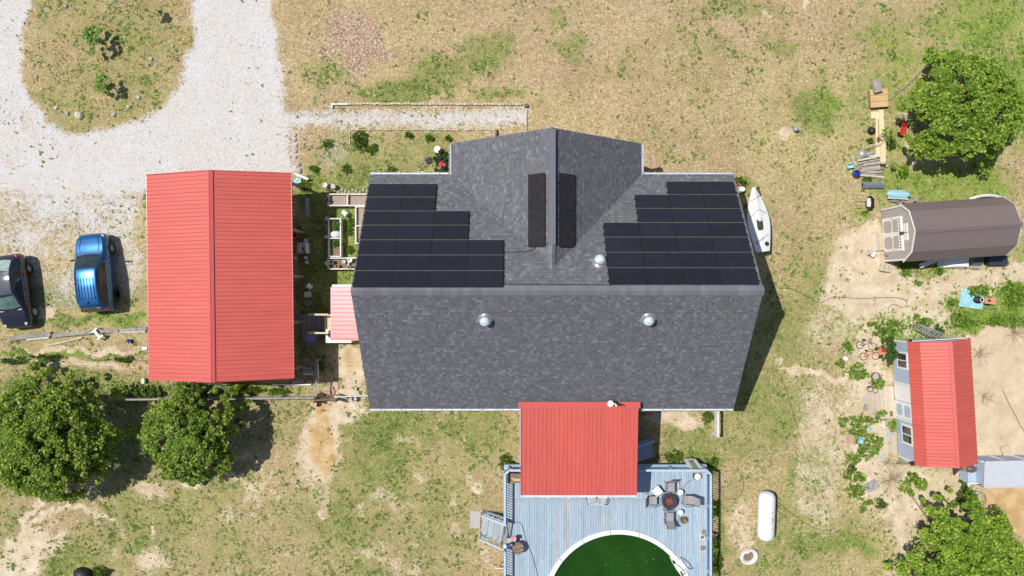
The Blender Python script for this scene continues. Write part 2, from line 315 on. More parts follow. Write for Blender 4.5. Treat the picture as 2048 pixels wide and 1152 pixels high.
    # second set: mulch / orange / pale-yellow
    mu = bl(X + 60 * wa, Y + 60 * wb, 706, 88, 66, 64, .76) + bl(X, Y, 735, 110, 36, 30, .5) + bl(X, Y, 690, 50, 34, 30, .4) + bl(X, Y, 800, 110, 26, 12, .35) + bl(X, Y, 985, 268, 30, 8, .9) + bl(X, Y, 610, 285, 22, 30, .5)
    orr = bl(X, Y, 645, 890, 24, 60, .9) + bl(X, Y, 640, 815, 34, 20, .7) + bl(X, Y, 1900, 985, 60, 30, .35) + bl(X, Y, 1770, 1110, 20, 60, .5) + bl(X, Y, 2030, 1030, 80, 60, .45) + run * .32 + bl(X, Y, 700, 720, 20, 30, .6) + bl(X, Y, 1720, 470, 50, 30, .2)
    pale = np.clip(.5 + 1.4 * (fbm(x, y, .12, 99) - .5) + .25 * np.clip((X - 1440) / 300, 0, 1) - .18 * np.clip((900 - X) / 400, 0, 1) * np.clip((Y - 600) / 100, 0, 1), 0, 1)
    trk = np.zeros_like(x)
    for P in ([(25, -60), (10, 60), (0, 150), (20, 235), (70, 290), (160, 325), (290, 330)], [(470, -60), (468, 60), (460, 160), (420, 240), (340, 290), (230, 315), (80, 330), (-60, 345)]):
        for off in (-21, 21):
            Pn = np.array(P, float); tg = np.gradient(Pn, axis=0); tg /= np.linalg.norm(tg, axis=1, keepdims=True); Pn = Pn + off * np.stack([-tg[:, 1], tg[:, 0]], 1); trk = np.maximum(trk, np.clip(1.5 - segdist(XT + 8 * wa, YT + 8 * wb, [tuple(p) for p in Pn], False) / 7, 0, 1))
    trk = trk * np.clip(fbm(x, y, .5, 801, 3) * 3 - .9, 0, 1)
    vivid = np.clip(pm(XT, YT, [(1640, 20), (2300, -60), (2300, 1300), (1800, 1300), (1680, 900), (1660, 560)], 70) + bl(X, Y, 250, 640, 90, 40, .6) + bl(X, Y, 700, 500, 50, 120, .5) + bl(X, Y, 130, 716, 180, 20, .6), 0, 1)
    X, Y = XT, YT
    return X, Y, np.clip(g, 0, 1), np.clip(s, 0, 1), G, np.clip(mu, 0, 1), np.clip(orr, 0, 1), pale, run, yard, vivid, trk
def ground():
    st = .115
    xs = np.concatenate([[-700, -300, -150, -80, -50, -40, -36], np.arange(-33, 33.01, st), [36, 40, 50, 80, 150, 300, 700]])
    ys = np.concatenate([[-700, -300, -150, -80, -40, -28, -22], np.arange(-19, 19.01, st), [22, 28, 40, 80, 150, 300, 700]])
    gx, gy = np.meshgrid(xs, ys); nx, ny = len(xs), len(ys); x = gx.ravel(); y = gy.ravel()
    X, Y, g, s, G, mu, orr, pale, run, yard, vivid, trk = fields(x, y)
    far = np.maximum(np.abs(x) / 34, np.abs(y) / 20) > 1.05
    z = -.05 + .045 * fbm(x, y, 1.7, 301) * np.where(g > .6, .3, 1); z = np.where(far, -.03, z)
    V = np.stack([x, y, z], 1)
    idx = (np.arange(ny - 1)[:, None] * nx + np.arange(nx - 1)[None, :]).ravel()
    Q = np.stack([idx, idx + 1, idx + nx + 1, idx + nx], 1)
    fr = fbm(x, y, 2.6, 401, 3)
    def mean(a): return a[Q].mean(1)
    gm, rm, ymn, sm = mean(g + .3 * (fr - .5)), mean(run), mean(yard + .35 * (fr - .5)), mean(s)
    Xm, Ym = mean(X), mean(Y)
    cls = np.zeros(len(Q), int)
    cls[(gm > .5) & (Ym < 392 + 30 * (mean(fr) - .5)) & (Xm < 590)] = 1
    cls[(gm > .38) & (Xm > 590) & (Ym < 275)] = 2
    cls[(rm > .5)] = 3
    cls[(cls == 0) & (ymn > .55)] = 4
    m = gmat()
    A = np.stack([g, s, G], 1); B = np.stack([mu, orr, pale], 1)
    for c, nm in ((0, 'ground'), (1, 'gravel_driveway'), (2, 'gravel_path'), (3, 'chicken_run_soil'), (4, 'sandy_yard')):
        q = Q[cls == c]; u, inv = np.unique(q, return_inverse=True); me = fast(nm, V[u], inv.reshape(q.shape), smooth=True)
        setcol(me, 'ma', A[u]); setcol(me, 'mb', B[u]); setcol(me, 'mc', np.stack([vivid[u], trk[u], trk[u]], 1)); tag(obj(nm, me, m), kind='structure')
def gmat():
    m = bpy.data.materials.new('ground_mix'); m.use_nodes = True; N, L = nodes(m); p = N['Principled BSDF']; p.inputs['Roughness'].default_value = .95; p.inputs['Specular IOR Level'].default_value = .1
    geo = N.new('ShaderNodeNewGeometry')
    def noise(s, d=3, r=.6, dist=0, off=0):
        n = N.new('ShaderNodeTexNoise'); n.inputs['Scale'].default_value = s; n.inputs['Detail'].default_value = d; n.inputs['Roughness'].default_value = r; n.inputs['Distortion'].default_value = dist
        if off:
            mp = N.new('ShaderNodeMapping'); mp.inputs['Location'].default_value = (off, off * .7, 0); L.new(geo.outputs['Position'], mp.inputs[0]); L.new(mp.outputs[0], n.inputs['Vector'])
        else: L.new(geo.outputs['Position'], n.inputs['Vector'])
        return n.outputs['Fac']
    def mth(op, a, b, clamp=False):
        x = N.new('ShaderNodeMath'); x.operation = op; x.use_clamp = clamp
        for i, k in enumerate((a, b)):
            if isinstance(k, (int, float)): x.inputs[i].default_value = k
            else: L.new(k, x.inputs[i])
        return x.outputs[0]
    def ramp(f, *st):
        r = N.new('ShaderNodeValToRGB'); e = r.color_ramp.elements
        while len(e) < len(st): e.new(.5)
        for k, (pz, c) in enumerate(st): e[k].position = pz; e[k].color = (*c, 1)
        L.new(f, r.inputs[0]); return r.outputs[0]
    def mix(f, a, b):
        x = N.new('ShaderNodeMix'); x.data_type = 'RGBA'; L.new(f, x.inputs[0]); L.new(a, x.inputs[6]); L.new(b, x.inputs[7]); return x.outputs[2]
    def thr(mask, nz, amp, gain):           # ragged threshold of a mask by a noise
        return mth('ADD', mth('MULTIPLY', mth('SUBTRACT', mth('ADD', mask, mth('MULTIPLY', mth('SUBTRACT', nz, .5), amp)), .5), gain), .5, True)
    aa = N.new('ShaderNodeAttribute'); aa.attribute_name = 'ma'; sa = N.new('ShaderNodeSeparateColor'); L.new(aa.outputs['Color'], sa.inputs[0])
    ab = N.new('ShaderNodeAttribute'); ab.attribute_name = 'mb'; sb = N.new('ShaderNodeSeparateColor'); L.new(ab.outputs['Color'], sb.inputs[0])
    gr, sd, gn = sa.outputs; mu, orr, pal = sb.outputs
    ac = N.new('ShaderNodeAttribute'); ac.attribute_name = 'mc'; sc_ = N.new('ShaderNodeSeparateColor'); L.new(ac.outputs['Color'], sc_.inputs[0]); viv = sc_.outputs[0]; trkf = sc_.outputs[1]
    f1 = noise(8, 5, .8); f2 = noise(13, 4, .8, .6, 31); f3 = noise(3.6, 4, .75, .8, 77); f4 = noise(1.3, 5, .65, .3, 13); f5 = noise(30, 2, .75, 0, 51); f6 = noise(.45, 4, .6, 0, 91)
    straw = ramp(f1, (.34, (.215, .14, .065)), (.44, (.37, .26, .14)), (.54, (.485, .36, .215)), (.66, (.72, .60, .42)))
    straw2 = ramp(f1, (.34, (.21, .165, .055)), (.44, (.38, .305, .13)), (.54, (.50, .415, .21)), (.66, (.74, .66, .43)))
    base = mix(thr(pal, f4, 1.3, 1.8), straw, straw2)
    dirt = ramp(f2, (.34, (.24, .16, .11)), (.5, (.45, .33, .24)), (.66, (.74, .62, .51)))
    olive = ramp(f2, (.34, (.11, .08, .035)), (.5, (.30, .225, .11)), (.66, (.52, .42, .25)))
    base = mix(ramp(mth('ADD', mth('MULTIPLY', f4, .6), mth('MULTIPLY', f3, .4)), (.52, (0, 0, 0)), (.62, (.75, .75, .75))), base, dirt)
    base = mix(ramp(mth('ADD', mth('MULTIPLY', f6, .35), mth('MULTIPLY', f3, .65)), (.40, (.85, .85, .85)), (.53, (0, 0, 0))), base, olive)
    green = ramp(f2, (.34, (.055, .085, .018)), (.44, (.15, .18, .045)), (.55, (.27, .29, .085)), (.68, (.50, .47, .22)))
    greenv = ramp(f2, (.34, (.055, .105, .012)), (.44, (.14, .22, .03)), (.55, (.25, .33, .055)), (.68, (.42, .47, .14)))
    green = mix(thr(viv, f4, .6, 2), green, greenv)
    gm = thr(gn, mth('ADD', mth('MULTIPLY', f3, .55), mth('MULTIPLY', f2, .45)), 2.5, 3.4)
    base = mix(gm, base, green)
    mulch = ramp(f1, (.34, (.17, .095, .05)), (.44, (.37, .235, .145)), (.54, (.47, .345, .245)), (.66, (.78, .66, .53)))
    base = mix(thr(mu, f3, 1.2, 3), base, mulch)
    sand = ramp(mth('ADD', mth('MULTIPLY', f4, .5), mth('MULTIPLY', f5, .5)), (.36, (.43, .325, .205)), (.5, (.60, .49, .345)), (.64, (.75, .655, .51)))
    ors = ramp(f4, (.35, (.42, .265, .10)), (.62, (.60, .44, .235)))
    sand = mix(thr(orr, f4, .8, 2), sand, ors)
    base = mix(thr(sd, mth('ADD', mth('MULTIPLY', f3, .5), mth('MULTIPLY', f1, .5)), 2.0, 3.2), base, sand)
    grav = ramp(f5, (.30, (.26, .25, .245)), (.41, (.50, .492, .485)), (.54, (.61, .604, .60)), (.68, (.82, .815, .81)))
    gtan = ramp(mth('ADD', mth('MULTIPLY', f6, .6), mth('MULTIPLY', f4, .4)), (.42, (1.0, 1.0, 1.0)), (.62, (1.0, .93, .87)))
    mg = N.new('ShaderNodeMix'); mg.data_type = 'RGBA'; mg.blend_type = 'MULTIPLY'; mg.inputs[0].default_value = 1; L.new(grav, mg.inputs[6]); L.new(gtan, mg.inputs[7])
    packed = ramp(f5, (.30, (.47, .435, .41)), (.54, (.60, .565, .54)), (.70, (.70, .67, .65)))
    mgo = mix(mth('MULTIPLY', trkf, .8), mg.outputs[2], packed)
    gout = mix(mth('MULTIPLY', ramp(f1, (.38, (1, 1, 1)), (.43, (0, 0, 0))), ramp(f3, (.42, (1, 1, 1)), (.60, (.12, .12, .12)))), mgo, green)
    base = mix(thr(gr, mth('ADD', mth('MULTIPLY', f3, .4), mth('MULTIPLY', f2, .6)), 2.3, 4), base, gout)
    L.new(base, p.inputs['Base Color'])
    b = N.new('ShaderNodeBump'); b.inputs['Strength'].default_value = .75; b.inputs['Distance'].default_value = .06
    L.new(mth('ADD', mth('MULTIPLY', f2, .6), mth('MULTIPLY', f1, .6)), b.inputs['Height']); L.new(b.outputs[0], p.inputs['Normal'])
    return m
ground()
# ---------------------------------------------------------------- leaves / tufts
def diamonds(base, tip, width, up, colr):
    """quads: base point, two side points, tip"""
    d = tip - base; side = np.cross(d, up); side /= (np.linalg.norm(side, axis=1, keepdims=True) + 1e-6); mid = base + d * .5
    V = np.stack([base, mid + side * width[:, None] / 2, tip, mid - side * width[:, None] / 2], 1).reshape(-1, 3)
    Q = np.arange(len(base) * 4).reshape(-1, 4); return V, Q, np.repeat(colr, 4, 0)
def tufts(P, rad, hgt, colr, k=6, wid=.35):
    n = len(P); a = rng.random((n, k)) * 6.283; r = rad[:, None] * (.5 + .7 * rng.random((n, k))); h = hgt[:, None] * (.35 + .9 * rng.random((n, k)))
    b = P[:, None, :] + np.stack([np.cos(a) * r * .1, np.sin(a) * r * .1, 0 * a], 2); t = P[:, None, :] + np.stack([np.cos(a) * r, np.sin(a) * r, h], 2)
    c = np.repeat(colr[:, None, :], k, 1) * (.7 + .6 * rng.random((n, k, 1)))
    return diamonds(b.reshape(-1, 3), t.reshape(-1, 3), (r * wid * 2).ravel(), np.array([[0, 0, 1.]]) + 0 * b.reshape(-1, 3), c.reshape(-1, 3))
def scatter():
    n = 380000; x = rng.uniform(-31.5, 31.5, n); y = rng.uniform(-18, 18, n)
    X, Y, g, s, G, mu, orr, pale, run, yard, vivid, trk = fields(x, y); clump = fbm(x, y, 2.2, 501, 3); c2 = fbm(x, y, .8, 511, 2)
    pr = np.clip((G - .12) * 1.3, 0.02, 1) * np.clip((clump - .43) * 6, 0.0, 1) * (1 - .93 * np.clip(g * 1.15, 0, 1)) * (1 - .80 * np.clip(s * 1.2, 0, 1)) * (1 - .85 * mu) * (1 - .95 * run)
    pr = pr * (.35 + .9 * G)
    keep = rng.random(n) < pr * .9; k = np.nonzero(keep)[0][:62000]
    P = np.stack([x[k], y[k], np.full(len(k), -.02)], 1); u = rng.random((len(k), 1)); Gk = G[k][:, None]
    c = (1 - u) * np.array([[.12, .19, .04]]) + u * np.array([[.33, .38, .11]]); vk = vivid[k][:, None]; c = c * (1 - vk + vk * np.array([[.82, 1.12, .6]])); dk = rng.random(len(k)) < .2; c[dk] *= np.array([.55, .68, .7])
    V, Q, C = tufts(P, .03 + .095 * rng.random(len(k)) ** 2.2, rng.uniform(.01, .05, len(k)), c, 5)
    pr2 = np.clip((G - .16) * 1.6, 0.03, 1) * np.clip((fbm(x, y, 1.3, 911, 3) - .50) * 9, 0, 1) * (1 - .97 * np.clip(g * 1.4, 0, 1)) * (1 - .7 * s) * (1 - .9 * mu) * (1 - .97 * run)
    k = np.nonzero(rng.random(n) < pr2 * .17)[0][:9000]; P = np.stack([x[k], y[k], np.full(len(k), -.01)], 1); u = rng.random((len(k), 1)) ** 1.2; vk = vivid[k][:, None]
    c = (1 - u) * np.array([[.095, .17, .03]]) + u * np.array([[.27, .36, .08]]); V2, Q2, C2 = tufts(P, rng.uniform(.05, .14, len(k)), rng.uniform(.02, .06, len(k)), c, 9, .30); Q = np.concatenate([Q, Q2 + len(V)]); V = np.concatenate([V, V2]); C = np.concatenate([C, C2])
    tag(obj('grass', fast('grass', V, Q, C), M['grass']), 'low green weeds and grass tufts scattered over the dry yard', 'grass', kind='stuff')
    keep = (rng.random(n) < .34 * (1 - np.clip(g * 1.4, 0, 1)) * (1 - .9 * s) * (1 - .9 * run)); k = np.nonzero(keep)[0][:42000]
    P = np.stack([x[k], y[k], np.full(len(k), -.03)], 1); u = rng.random((len(k), 1)); c = (1 - u) * np.array([[.34, .23, .14]]) + u * np.array([[.74, .61, .44]])
    V, Q, C = tufts(P, rng.uniform(.05, .13, len(k)), rng.uniform(.01, .05, len(k)), c, 4, .16)
    tag(obj('dry_grass', fast('dry_grass', V, Q, C), M['grass']), 'dry straw coloured grass blades lying across the lawn', 'dry grass', kind='stuff')
    # dandelion-like yellow flowers on the island
    isl = inpoly(X, Y, ISLAND) & (clump > .47); k = np.nonzero(isl)[0][:1100]
    P = np.stack([x[k], y[k], np.full(len(k), .03)], 1); V, Q, C = tufts(P, np.full(len(k), .038), np.full(len(k), .01), np.tile([[.80, .52, .04]], (len(k), 1)), 3, .5)
    tag(obj('wildflowers', fast('wildflowers', V, Q, C), M['grass']), 'tiny yellow wildflowers dotted over the grassy driveway island', 'flowers', kind='stuff')
    # small stones and stray leaves on mulch circle
    q = rng.random(n) < .5 * np.clip(mu * 1.3 - .25, 0, 1) * (Y < 200); k = np.nonzero(q)[0][:2400]
    P = np.stack([x[k], y[k], np.full(len(k), -.01)], 1); u = rng.random((len(k), 1)); c = (1 - u) * np.array([[.34, .19, .11]]) + u * np.array([[.68, .56, .44]])
    V, Q, C = tufts(P, rng.uniform(.05, .11, len(k)), rng.uniform(0, .04, len(k)), c, 3, .45)
    tag(obj('leaf_litter', fast('leaf_litter', V, Q, C), M['grass']), 'round patch of pinkish brown fallen leaves on the upper lawn', 'leaf litter', kind='stuff')
scatter()
def leafcloud(centers, radii, per, lsize, ca, cb, flat=.75, seed=1):
    r = np.random.default_rng(seed); C0 = []; P = []; T = []; W = []; U = []
    for (cx, cy, cz), rd in zip(centers, radii):
        n = per if isinstance(per, int) else int(per * rd * rd); d = r.normal(size=(n, 3)); d /= np.linalg.norm(d, axis=1, keepdims=True); d[:, 2] = np.abs(d[:, 2]) * 1.0 - .25
        rr = rd * (.55 + .5 * r.random((n, 1))); p = np.array([[cx, cy, cz]]) + d * rr * np.array([[1, 1, flat]])
        o = r.normal(size=(n, 3)); o[:, 2] *= .35; o /= np.linalg.norm(o, axis=1, keepdims=True); L = lsize * (.6 + .8 * r.random((n, 1)))
        P.append(p - o * L / 2); T.append(p + o * L / 2); W.append((L * .72).ravel()); up = d * .35 + np.array([[0, 0, .55]]) + r.normal(size=(n, 3)) * .75; U.append(up)
        u = r.random((n, 1)) ** 1.6 * 1.0 + (r.random() - .5) * .25; C0.append((1 - u) * np.array([ca]) + u * np.array([cb]))
    P, T, W, U, C0 = [np.concatenate(a) for a in (P, T, W, U, C0)]; return diamonds(P, T, W, U, C0)
def tree(name, loc, rad, h0, h1, label, seed, nclump=130, ls=.145, ca=(.10, .20, .015), cb=(.32, .42, .06), group=None, squash=(1, 1), per=95):
    t = thing(name, label, 'tree', loc, 0, group); r = random.Random(seed); cen = []; rds = []
    for i in range(nclump):
        a = i * 2.39996 + r.uniform(-.3, .3); q = math.sqrt((i + .5) / nclump) * r.uniform(.84, 1.10) * (1 + .13 * math.sin(3 * a + seed) + .09 * math.sin(5 * a + 2 * seed) + .07 * math.sin(9 * a + seed) + r.uniform(-.05, .05))
        x_, y_ = math.cos(a) * q * rad, math.sin(a) * q * rad
        top = h0 + (h1 - h0) * math.sqrt(max(0, 1 - .86 * q * q)); z = top + .25 * math.sin(x_ * 2.1 + seed) * math.cos(y_ * 1.9) - r.uniform(0, .5) * (1 if r.random() < .65 else (top - h0) * .8)
        x, y = math.cos(a) * q * rad * squash[0], math.sin(a) * q * rad * squash[1]
        if r.random() < .10 or (math.sin(x_ * 1.7 + seed) * math.sin(y_ * 1.5 + 2 * seed) > .72 and q > .3): continue
        cen.append((x, y, z)); rds.append(max(.13, rad * r.choice((.05, .07, .09, .13))))
    V, Q, C = leafcloud(cen, rds, per, ls, ca, cb, seed=seed); obj('crown', fast('crown', V, Q, C), M['leaf'], t)
    b = MB(); b.tube([(0, 0, -.05), (.05, 0, h0 * .6), (-.04, .05, h0 * 1.1), (0, 0, (h0 + h1) / 2)], [rad * .06, rad * .05, rad * .045, rad * .02], 8)
    for i in range(0, len(cen), 4):
        c = Vector(cen[i]); b.tube([(0, 0, h0 * r.uniform(.7, 1.3)), c * .5 + Vector((0, 0, h0 * .35)), c - Vector((0, 0, .15))], [rad * .02, rad * .013, rad * .005], 5)
    b.build('trunk', M['bark'], t, smooth=True); return t
# ---------------------------------------------------------------- house
ZR, ZE = 7.79, 3.41; XW, XE = -7.65, 11.93; YR = -.12; YN, YS = 6.12, -6.50
GX0, GX1, GXM, GY1, ZG = -3.28, 6.97, 1.94, 7.78, 7.05
house = thing('house', 'large grey shingled house with a cross gable and white gutters', 'house', (2.1, 0, 0))
HO = Matrix.Translation((-2.1, 0, 0))
def hp(mb, name, m, **k): return mb.build(name, m, house, loc=(-2.1, 0, 0), **k)
b = MB(); b.box((XW + XE) / 2, (YN + YS) / 2 - .0, 1.65, XE - XW - .5, YN - YS - .8, 3.3)
b.add([(XW + .25, YS + .4, 3.3), (XW + .25, YR, ZR - .28), (XW + .25, YN - .4, 3.3), (XW + .5, YS + .4, 3.3), (XW + .5, YR, ZR - .28), (XW + .5, YN - .4, 3.3)], [(0, 1, 2), (3, 5, 4), (0, 3, 4, 1), (1, 4, 5, 2)])
b.add([(XE - .25, YS + .4, 3.3), (XE - .25, YR, ZR - .28), (XE - .25, YN - .4, 3.3), (XE - .5, YS + .4, 3.3), (XE - .5, YR, ZR - .28), (XE - .5, YN - .4, 3.3)], [(0, 2, 1), (3, 4, 5), (0, 1, 4, 3), (1, 2, 5, 4)])
hp(b, 'wall', M['siding'])
b = MB(); b.box((GX0 + GX1) / 2, (YN + GY1) / 2 - .3, 1.65, GX1 - GX0 - .7, GY1 - YN + .2, 3.29)
b.add([(GX0 + .35, GY1 - .3, 3.3), (GXM, GY1 - .3, ZG - .3), (GX1 - .35, GY1 - .3, 3.3), (GX0 + .35, GY1 - .5, 3.3), (GXM, GY1 - .5, ZG - .3), (GX1 - .35, GY1 - .5, 3.3)], [(0, 1, 2), (3, 5, 4), (0, 3, 4, 1), (1, 4, 5, 2)])
hp(b, 'gable_wall', M['siding'])
for (x, y, rz) in ((-5, YN - .38, 0), (9, YN - .38, 0), (-4, YS + .38, 0), (9.6, YS + .38, 0), (0, GY1 - .25, 0), (4, GY1 - .25, 0), (XE - .22, 2.5, 1), (XE - .22, -3, 1)):
    sx, sy = (1.1, .1) if not rz else (.1, 1.1)
    f = MB().box(x, y, 1.7, sx, sy, 1.4); f = hp(f, 'window', M['white']); MB().box(x, y, 1.7, sx * (.85 if not rz else 1.2), sy * (1.2 if not rz else .85), 1.2).build('pane', M['glass'], f)
def slab(name, P, th=.16):                 # roof plane of any outline given by its top corners
    P = [Vector(p) for p in P]; n = (P[1] - P[0]).cross(P[2] - P[0]).normalized(); n = n if n.z > 0 else -n; k = len(P)
    return hp(MB().add([*P, *[p - n * th for p in P]], [tuple(range(k)), tuple(range(k, 2 * k))[::-1]] + [(i, (i + 1) % k, k + (i + 1) % k, k + i) for i in range(k)]), name, M['deckslab'])
def zN(y): return ZE + (YN - y) * (ZR - ZE) / (YN - YR)
sg = (ZG - ZE) / (GXM - GX0); sg2 = (ZG - ZE) / (GX1 - GXM); sN = (ZR - ZE) / (YN - YR)
YV = YN - (ZG - ZE) / sN                   # where the gable ridge dies into the main slope
roofS = slab('roof_slope', [(XW, YS, ZE), (XE, YS, ZE), (XE, YR, ZR), (XW, YR, ZR)])
roofN = slab('roof_slope', [(XW, YN, ZE), (XW, YR, ZR), (XE, YR, ZR), (XE, YN, ZE)])
roofW = slab('gable_slope', [(GX0, YN, ZE), (GXM, YV, ZG), (GXM, GY1, ZG), (GX0, GY1 - .09, ZE)])
roofE = slab('gable_slope', [(GX1, YN, ZE), (GX1, GY1 - .09, ZE), (GXM, GY1, ZG), (GXM, YV, ZG)])
EXP = .147
PAL = [((.112, .113, .131), .22), ((.132, .133, .153), .50), ((.156, .157, .178), .16), ((.188, .190, .211), .09), ((.125, .127, .118), .02)]
def tabcol():
    u = random.random(); s = 0
    for c, p in PAL:
        s += p
        if u < s: break
    k = random.uniform(.9, 1.1); return tuple(q * k for q in c)
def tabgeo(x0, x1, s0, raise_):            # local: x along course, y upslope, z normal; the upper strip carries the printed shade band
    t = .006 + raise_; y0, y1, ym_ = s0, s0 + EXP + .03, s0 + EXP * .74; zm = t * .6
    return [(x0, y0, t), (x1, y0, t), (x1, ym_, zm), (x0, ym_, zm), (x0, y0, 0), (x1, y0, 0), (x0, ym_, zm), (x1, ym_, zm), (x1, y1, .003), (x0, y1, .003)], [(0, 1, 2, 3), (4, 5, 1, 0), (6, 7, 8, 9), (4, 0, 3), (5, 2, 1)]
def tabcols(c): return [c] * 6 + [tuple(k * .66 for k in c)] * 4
SM = []                                     # shared meshes for the single shingles
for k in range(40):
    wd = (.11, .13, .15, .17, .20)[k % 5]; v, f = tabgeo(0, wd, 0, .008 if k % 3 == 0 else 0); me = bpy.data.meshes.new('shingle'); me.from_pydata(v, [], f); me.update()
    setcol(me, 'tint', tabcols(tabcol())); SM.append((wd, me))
def shingle(m4, length, bounds, roof, singles=0):
    """courses of tabs up a slope; bounds(s) gives the course's start and end; the topmost courses are single objects"""
    n = int(length / EXP); b = MB(); cols = []; todo = singles
    for c in range(n - 1, -1, -1):
        s0 = c * EXP; x0, x1 = bounds(s0 + EXP / 2)
        if x1 - x0 < .1: continue
        x = x0 + random.uniform(-.0, .0)
        while x < x1 - .01:
            if todo > 0 and x1 - x > .36:
                wd, me = random.choice(SM); todo -= 1
                o = obj('shingle', me, M['shingle'], house, mat4=HO @ m4 @ Matrix.Translation((x, s0, random.uniform(0, .001)))); x += wd; continue
            wd = min(random.choice((.10, .12, .14, .16, .18, .21)), x1 - x); hi = random.random() < .35
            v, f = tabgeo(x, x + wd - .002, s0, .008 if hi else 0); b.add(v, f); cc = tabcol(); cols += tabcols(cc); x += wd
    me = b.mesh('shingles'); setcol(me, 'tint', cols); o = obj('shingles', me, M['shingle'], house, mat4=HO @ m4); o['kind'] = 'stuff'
LS = math.hypot(YR - YS, ZR - ZE); LN = math.hypot(YN - YR, ZR - ZE); LG = math.hypot(GXM - GX0, ZG - ZE); LG2 = math.hypot(GX1 - GXM, ZG - ZE)
mS = frame((XW, YS, ZE), (1, 0, 0), (0, YR - YS, ZR - ZE)); shingle(mS, LS, lambda s: (0, XE - XW), roofS, 300)
mN = frame((XE, YN, ZE), (-1, 0, 0), (0, YR - YN, ZR - ZE))
def bN(side):
    def f(s):
        z = ZE + s * (ZR - ZE) / LN
        if z >= ZG: return (0, XE - XW) if side == 0 else (0, 0)
        t = (z - ZE) / (ZG - ZE); xa = GX0 + (GXM - GX0) * t; xb = GX1 + (GXM - GX1) * t
        return (0, XE - xb) if side == 0 else (XE - xa, XE - XW)
    return f
shingle(mN, LN, bN(0), roofN); shingle(mN, LN, bN(1), roofN)
def mtx(O, ax, ay, n):
    m = Matrix((Vector(ax).normalized(), Vector(ay).normalized(), Vector(n).normalized())).transposed().to_4x4(); m.translation = O; return m
ayW = Vector((GXM - GX0, 0, ZG - ZE)).normalized(); mW = frame((GX0, GY1, ZE), (0, -1, 0), ayW)
shingle(mW, LG, lambda s: (.0, GY1 - (YN + (YV - YN) * s / LG)), roofW)
ayE = Vector((GXM - GX1, 0, ZG - ZE)).normalized(); mE = frame((GX1, 0, ZE), (0, 1, 0), ayE)
shingle(mE, LG2, lambda s: ((YN + (YV - YN) * s / LG2), GY1), roofE)
# ridge caps, one by one
def caps(a, b_, n, hw, dr, nm='ridge_cap'):
    a = Vector(a); b_ = Vector(b_); d = (b_ - a) / n; L = d.length; m = MB(); h = .012
    m.add([(0, -hw, -dr), (0, 0, .0), (0, hw, -dr), (L + .04, -hw, -dr - h), (L + .04, 0, -h), (L + .04, hw, -dr - h), (0, -hw, -dr - .03), (0, hw, -dr - .03)], [(0, 3, 4, 1), (1, 4, 5, 2), (6, 0, 1), (1, 2, 7), (6, 1, 7)])
    me = m.mesh(nm, False); ax = d.normalized()
    for i in range(n):
        obj(nm, me, M['ridge'], house, mat4=HO @ frame(a + d * i + Vector((0, 0, .045)), ax, Vector((0, 0, 1)).cross(ax)))
caps((XW, YR, ZR), (XE, YR, ZR), 66, .24, .155); caps((GXM, GY1, ZG), (GXM, YV - .1, ZG + .02), 24, .17, .115)
MB().box(0, 0, 0, .34, 5.6, .05).build('ridge_vent', M['ridge'], house, loc=(GXM - .0 - 2.1, 4.9, ZG + .035))
# gutters and drip edges
def gut(a, b_, n):
    a = Vector(a); b_ = Vector(b_); d = (b_ - a).normalized(); s = Vector((0, 0, 1)).cross(d); m = MB()
    ring = [(-.0, .0), (-.0, -.11), (.085, -.11), (.105, .0), (.093, .0), (.078, -.095), (.012, -.095), (.012, 0)]
    for p in (a, b_): m.v += [tuple(p - s * q + Vector((0, 0, z))) for q, z in ring]
    k = len(ring); m.f += [(i, (i + 1) % k, k + (i + 1) % k, k + i) for i in range(k)] + [tuple(range(k))[::-1], tuple(range(k, 2 * k))]
    o = hp(m, 'gutter', M['gutter'])
    for i in range(n):
        p = a + (b_ - a) * (i + .5) / n; MB().box(0, 0, 0, .03, .14, .02, rz=math.atan2(d.y, d.x)).build('hanger', M['gutter'], o, loc=p - s * .06 + Vector((0, 0, .0)))
gut((XW, YS - .005, ZE + .02), (XE, YS - .005, ZE + .02), 18); gut((XE, YN + .005, ZE + .02), (GX1 + .14, YN + .005, ZE + .02), 4); gut((GX0 - .14, YN + .005, ZE + .02), (XW, YN + .005, ZE + .02), 4)
gut((GX0 - .005, GY1 - .1, ZE + .02), (GX0 - .005, YN, ZE + .02), 2); gut((GX1 + .005, YN, ZE + .02), (GX1 + .005, GY1 - .1, ZE + .02), 2)
# tubular skylights
for (X, Y, rz, lab) in ((1200, 524, 0, None), (970, 638, 2.8, None), (1298, 637, 2.9, None)):
    north = Y < 570; z = 6.9 if north else 7.0
    p = at(X, Y, 7.1); zz = (ZR - (p.y - YR) * sN) if north else (ZR - (YR - p.y) * (ZR - ZE) / (YR - YS)); p = at(X, Y, zz + .2)
    zz = (ZR - (p.y - YR) * sN) if north else (ZR - (YR - p.y) * (ZR - ZE) / (YR - YS)); n = math.atan(sN) * (-1 if north else 1)
    m4 = Matrix.Translation((p.x - 2.1, p.y, zz + .02)) @ Matrix.Rotation(n, 4, 'X')
    f = MB(); f.lathe([(.0, .0), (.34, .0), (.36, .012), (.33, .025), (.0, .03)], 20); f.add([(-.52, (.18 if north else -.18), .012), (.1, .30 if north else -.34, .012), (.1, -.1, .016), (-.3, -.1 if north else .1, .014)], [(0, 1, 2, 3) if not north else (3, 2, 1, 0)])
    s = obj('tubular_skylight', f.mesh('flashing'), M['silver'] if 0 else M['alu'], house, mat4=m4)
    MB().lathe([(.27, 0), (.27, .18), (.29, .18), (.29, .22), (.26, .23), (.24, .23)], 22).build('collar', M['alu'], s, smooth=False)
    MB().lathe([(.262, .22), (.25, .29), (.21, .35), (.14, .395), (.06, .415), (.0, .42)], 22).build('dome', M['dome'], s, smooth=True)
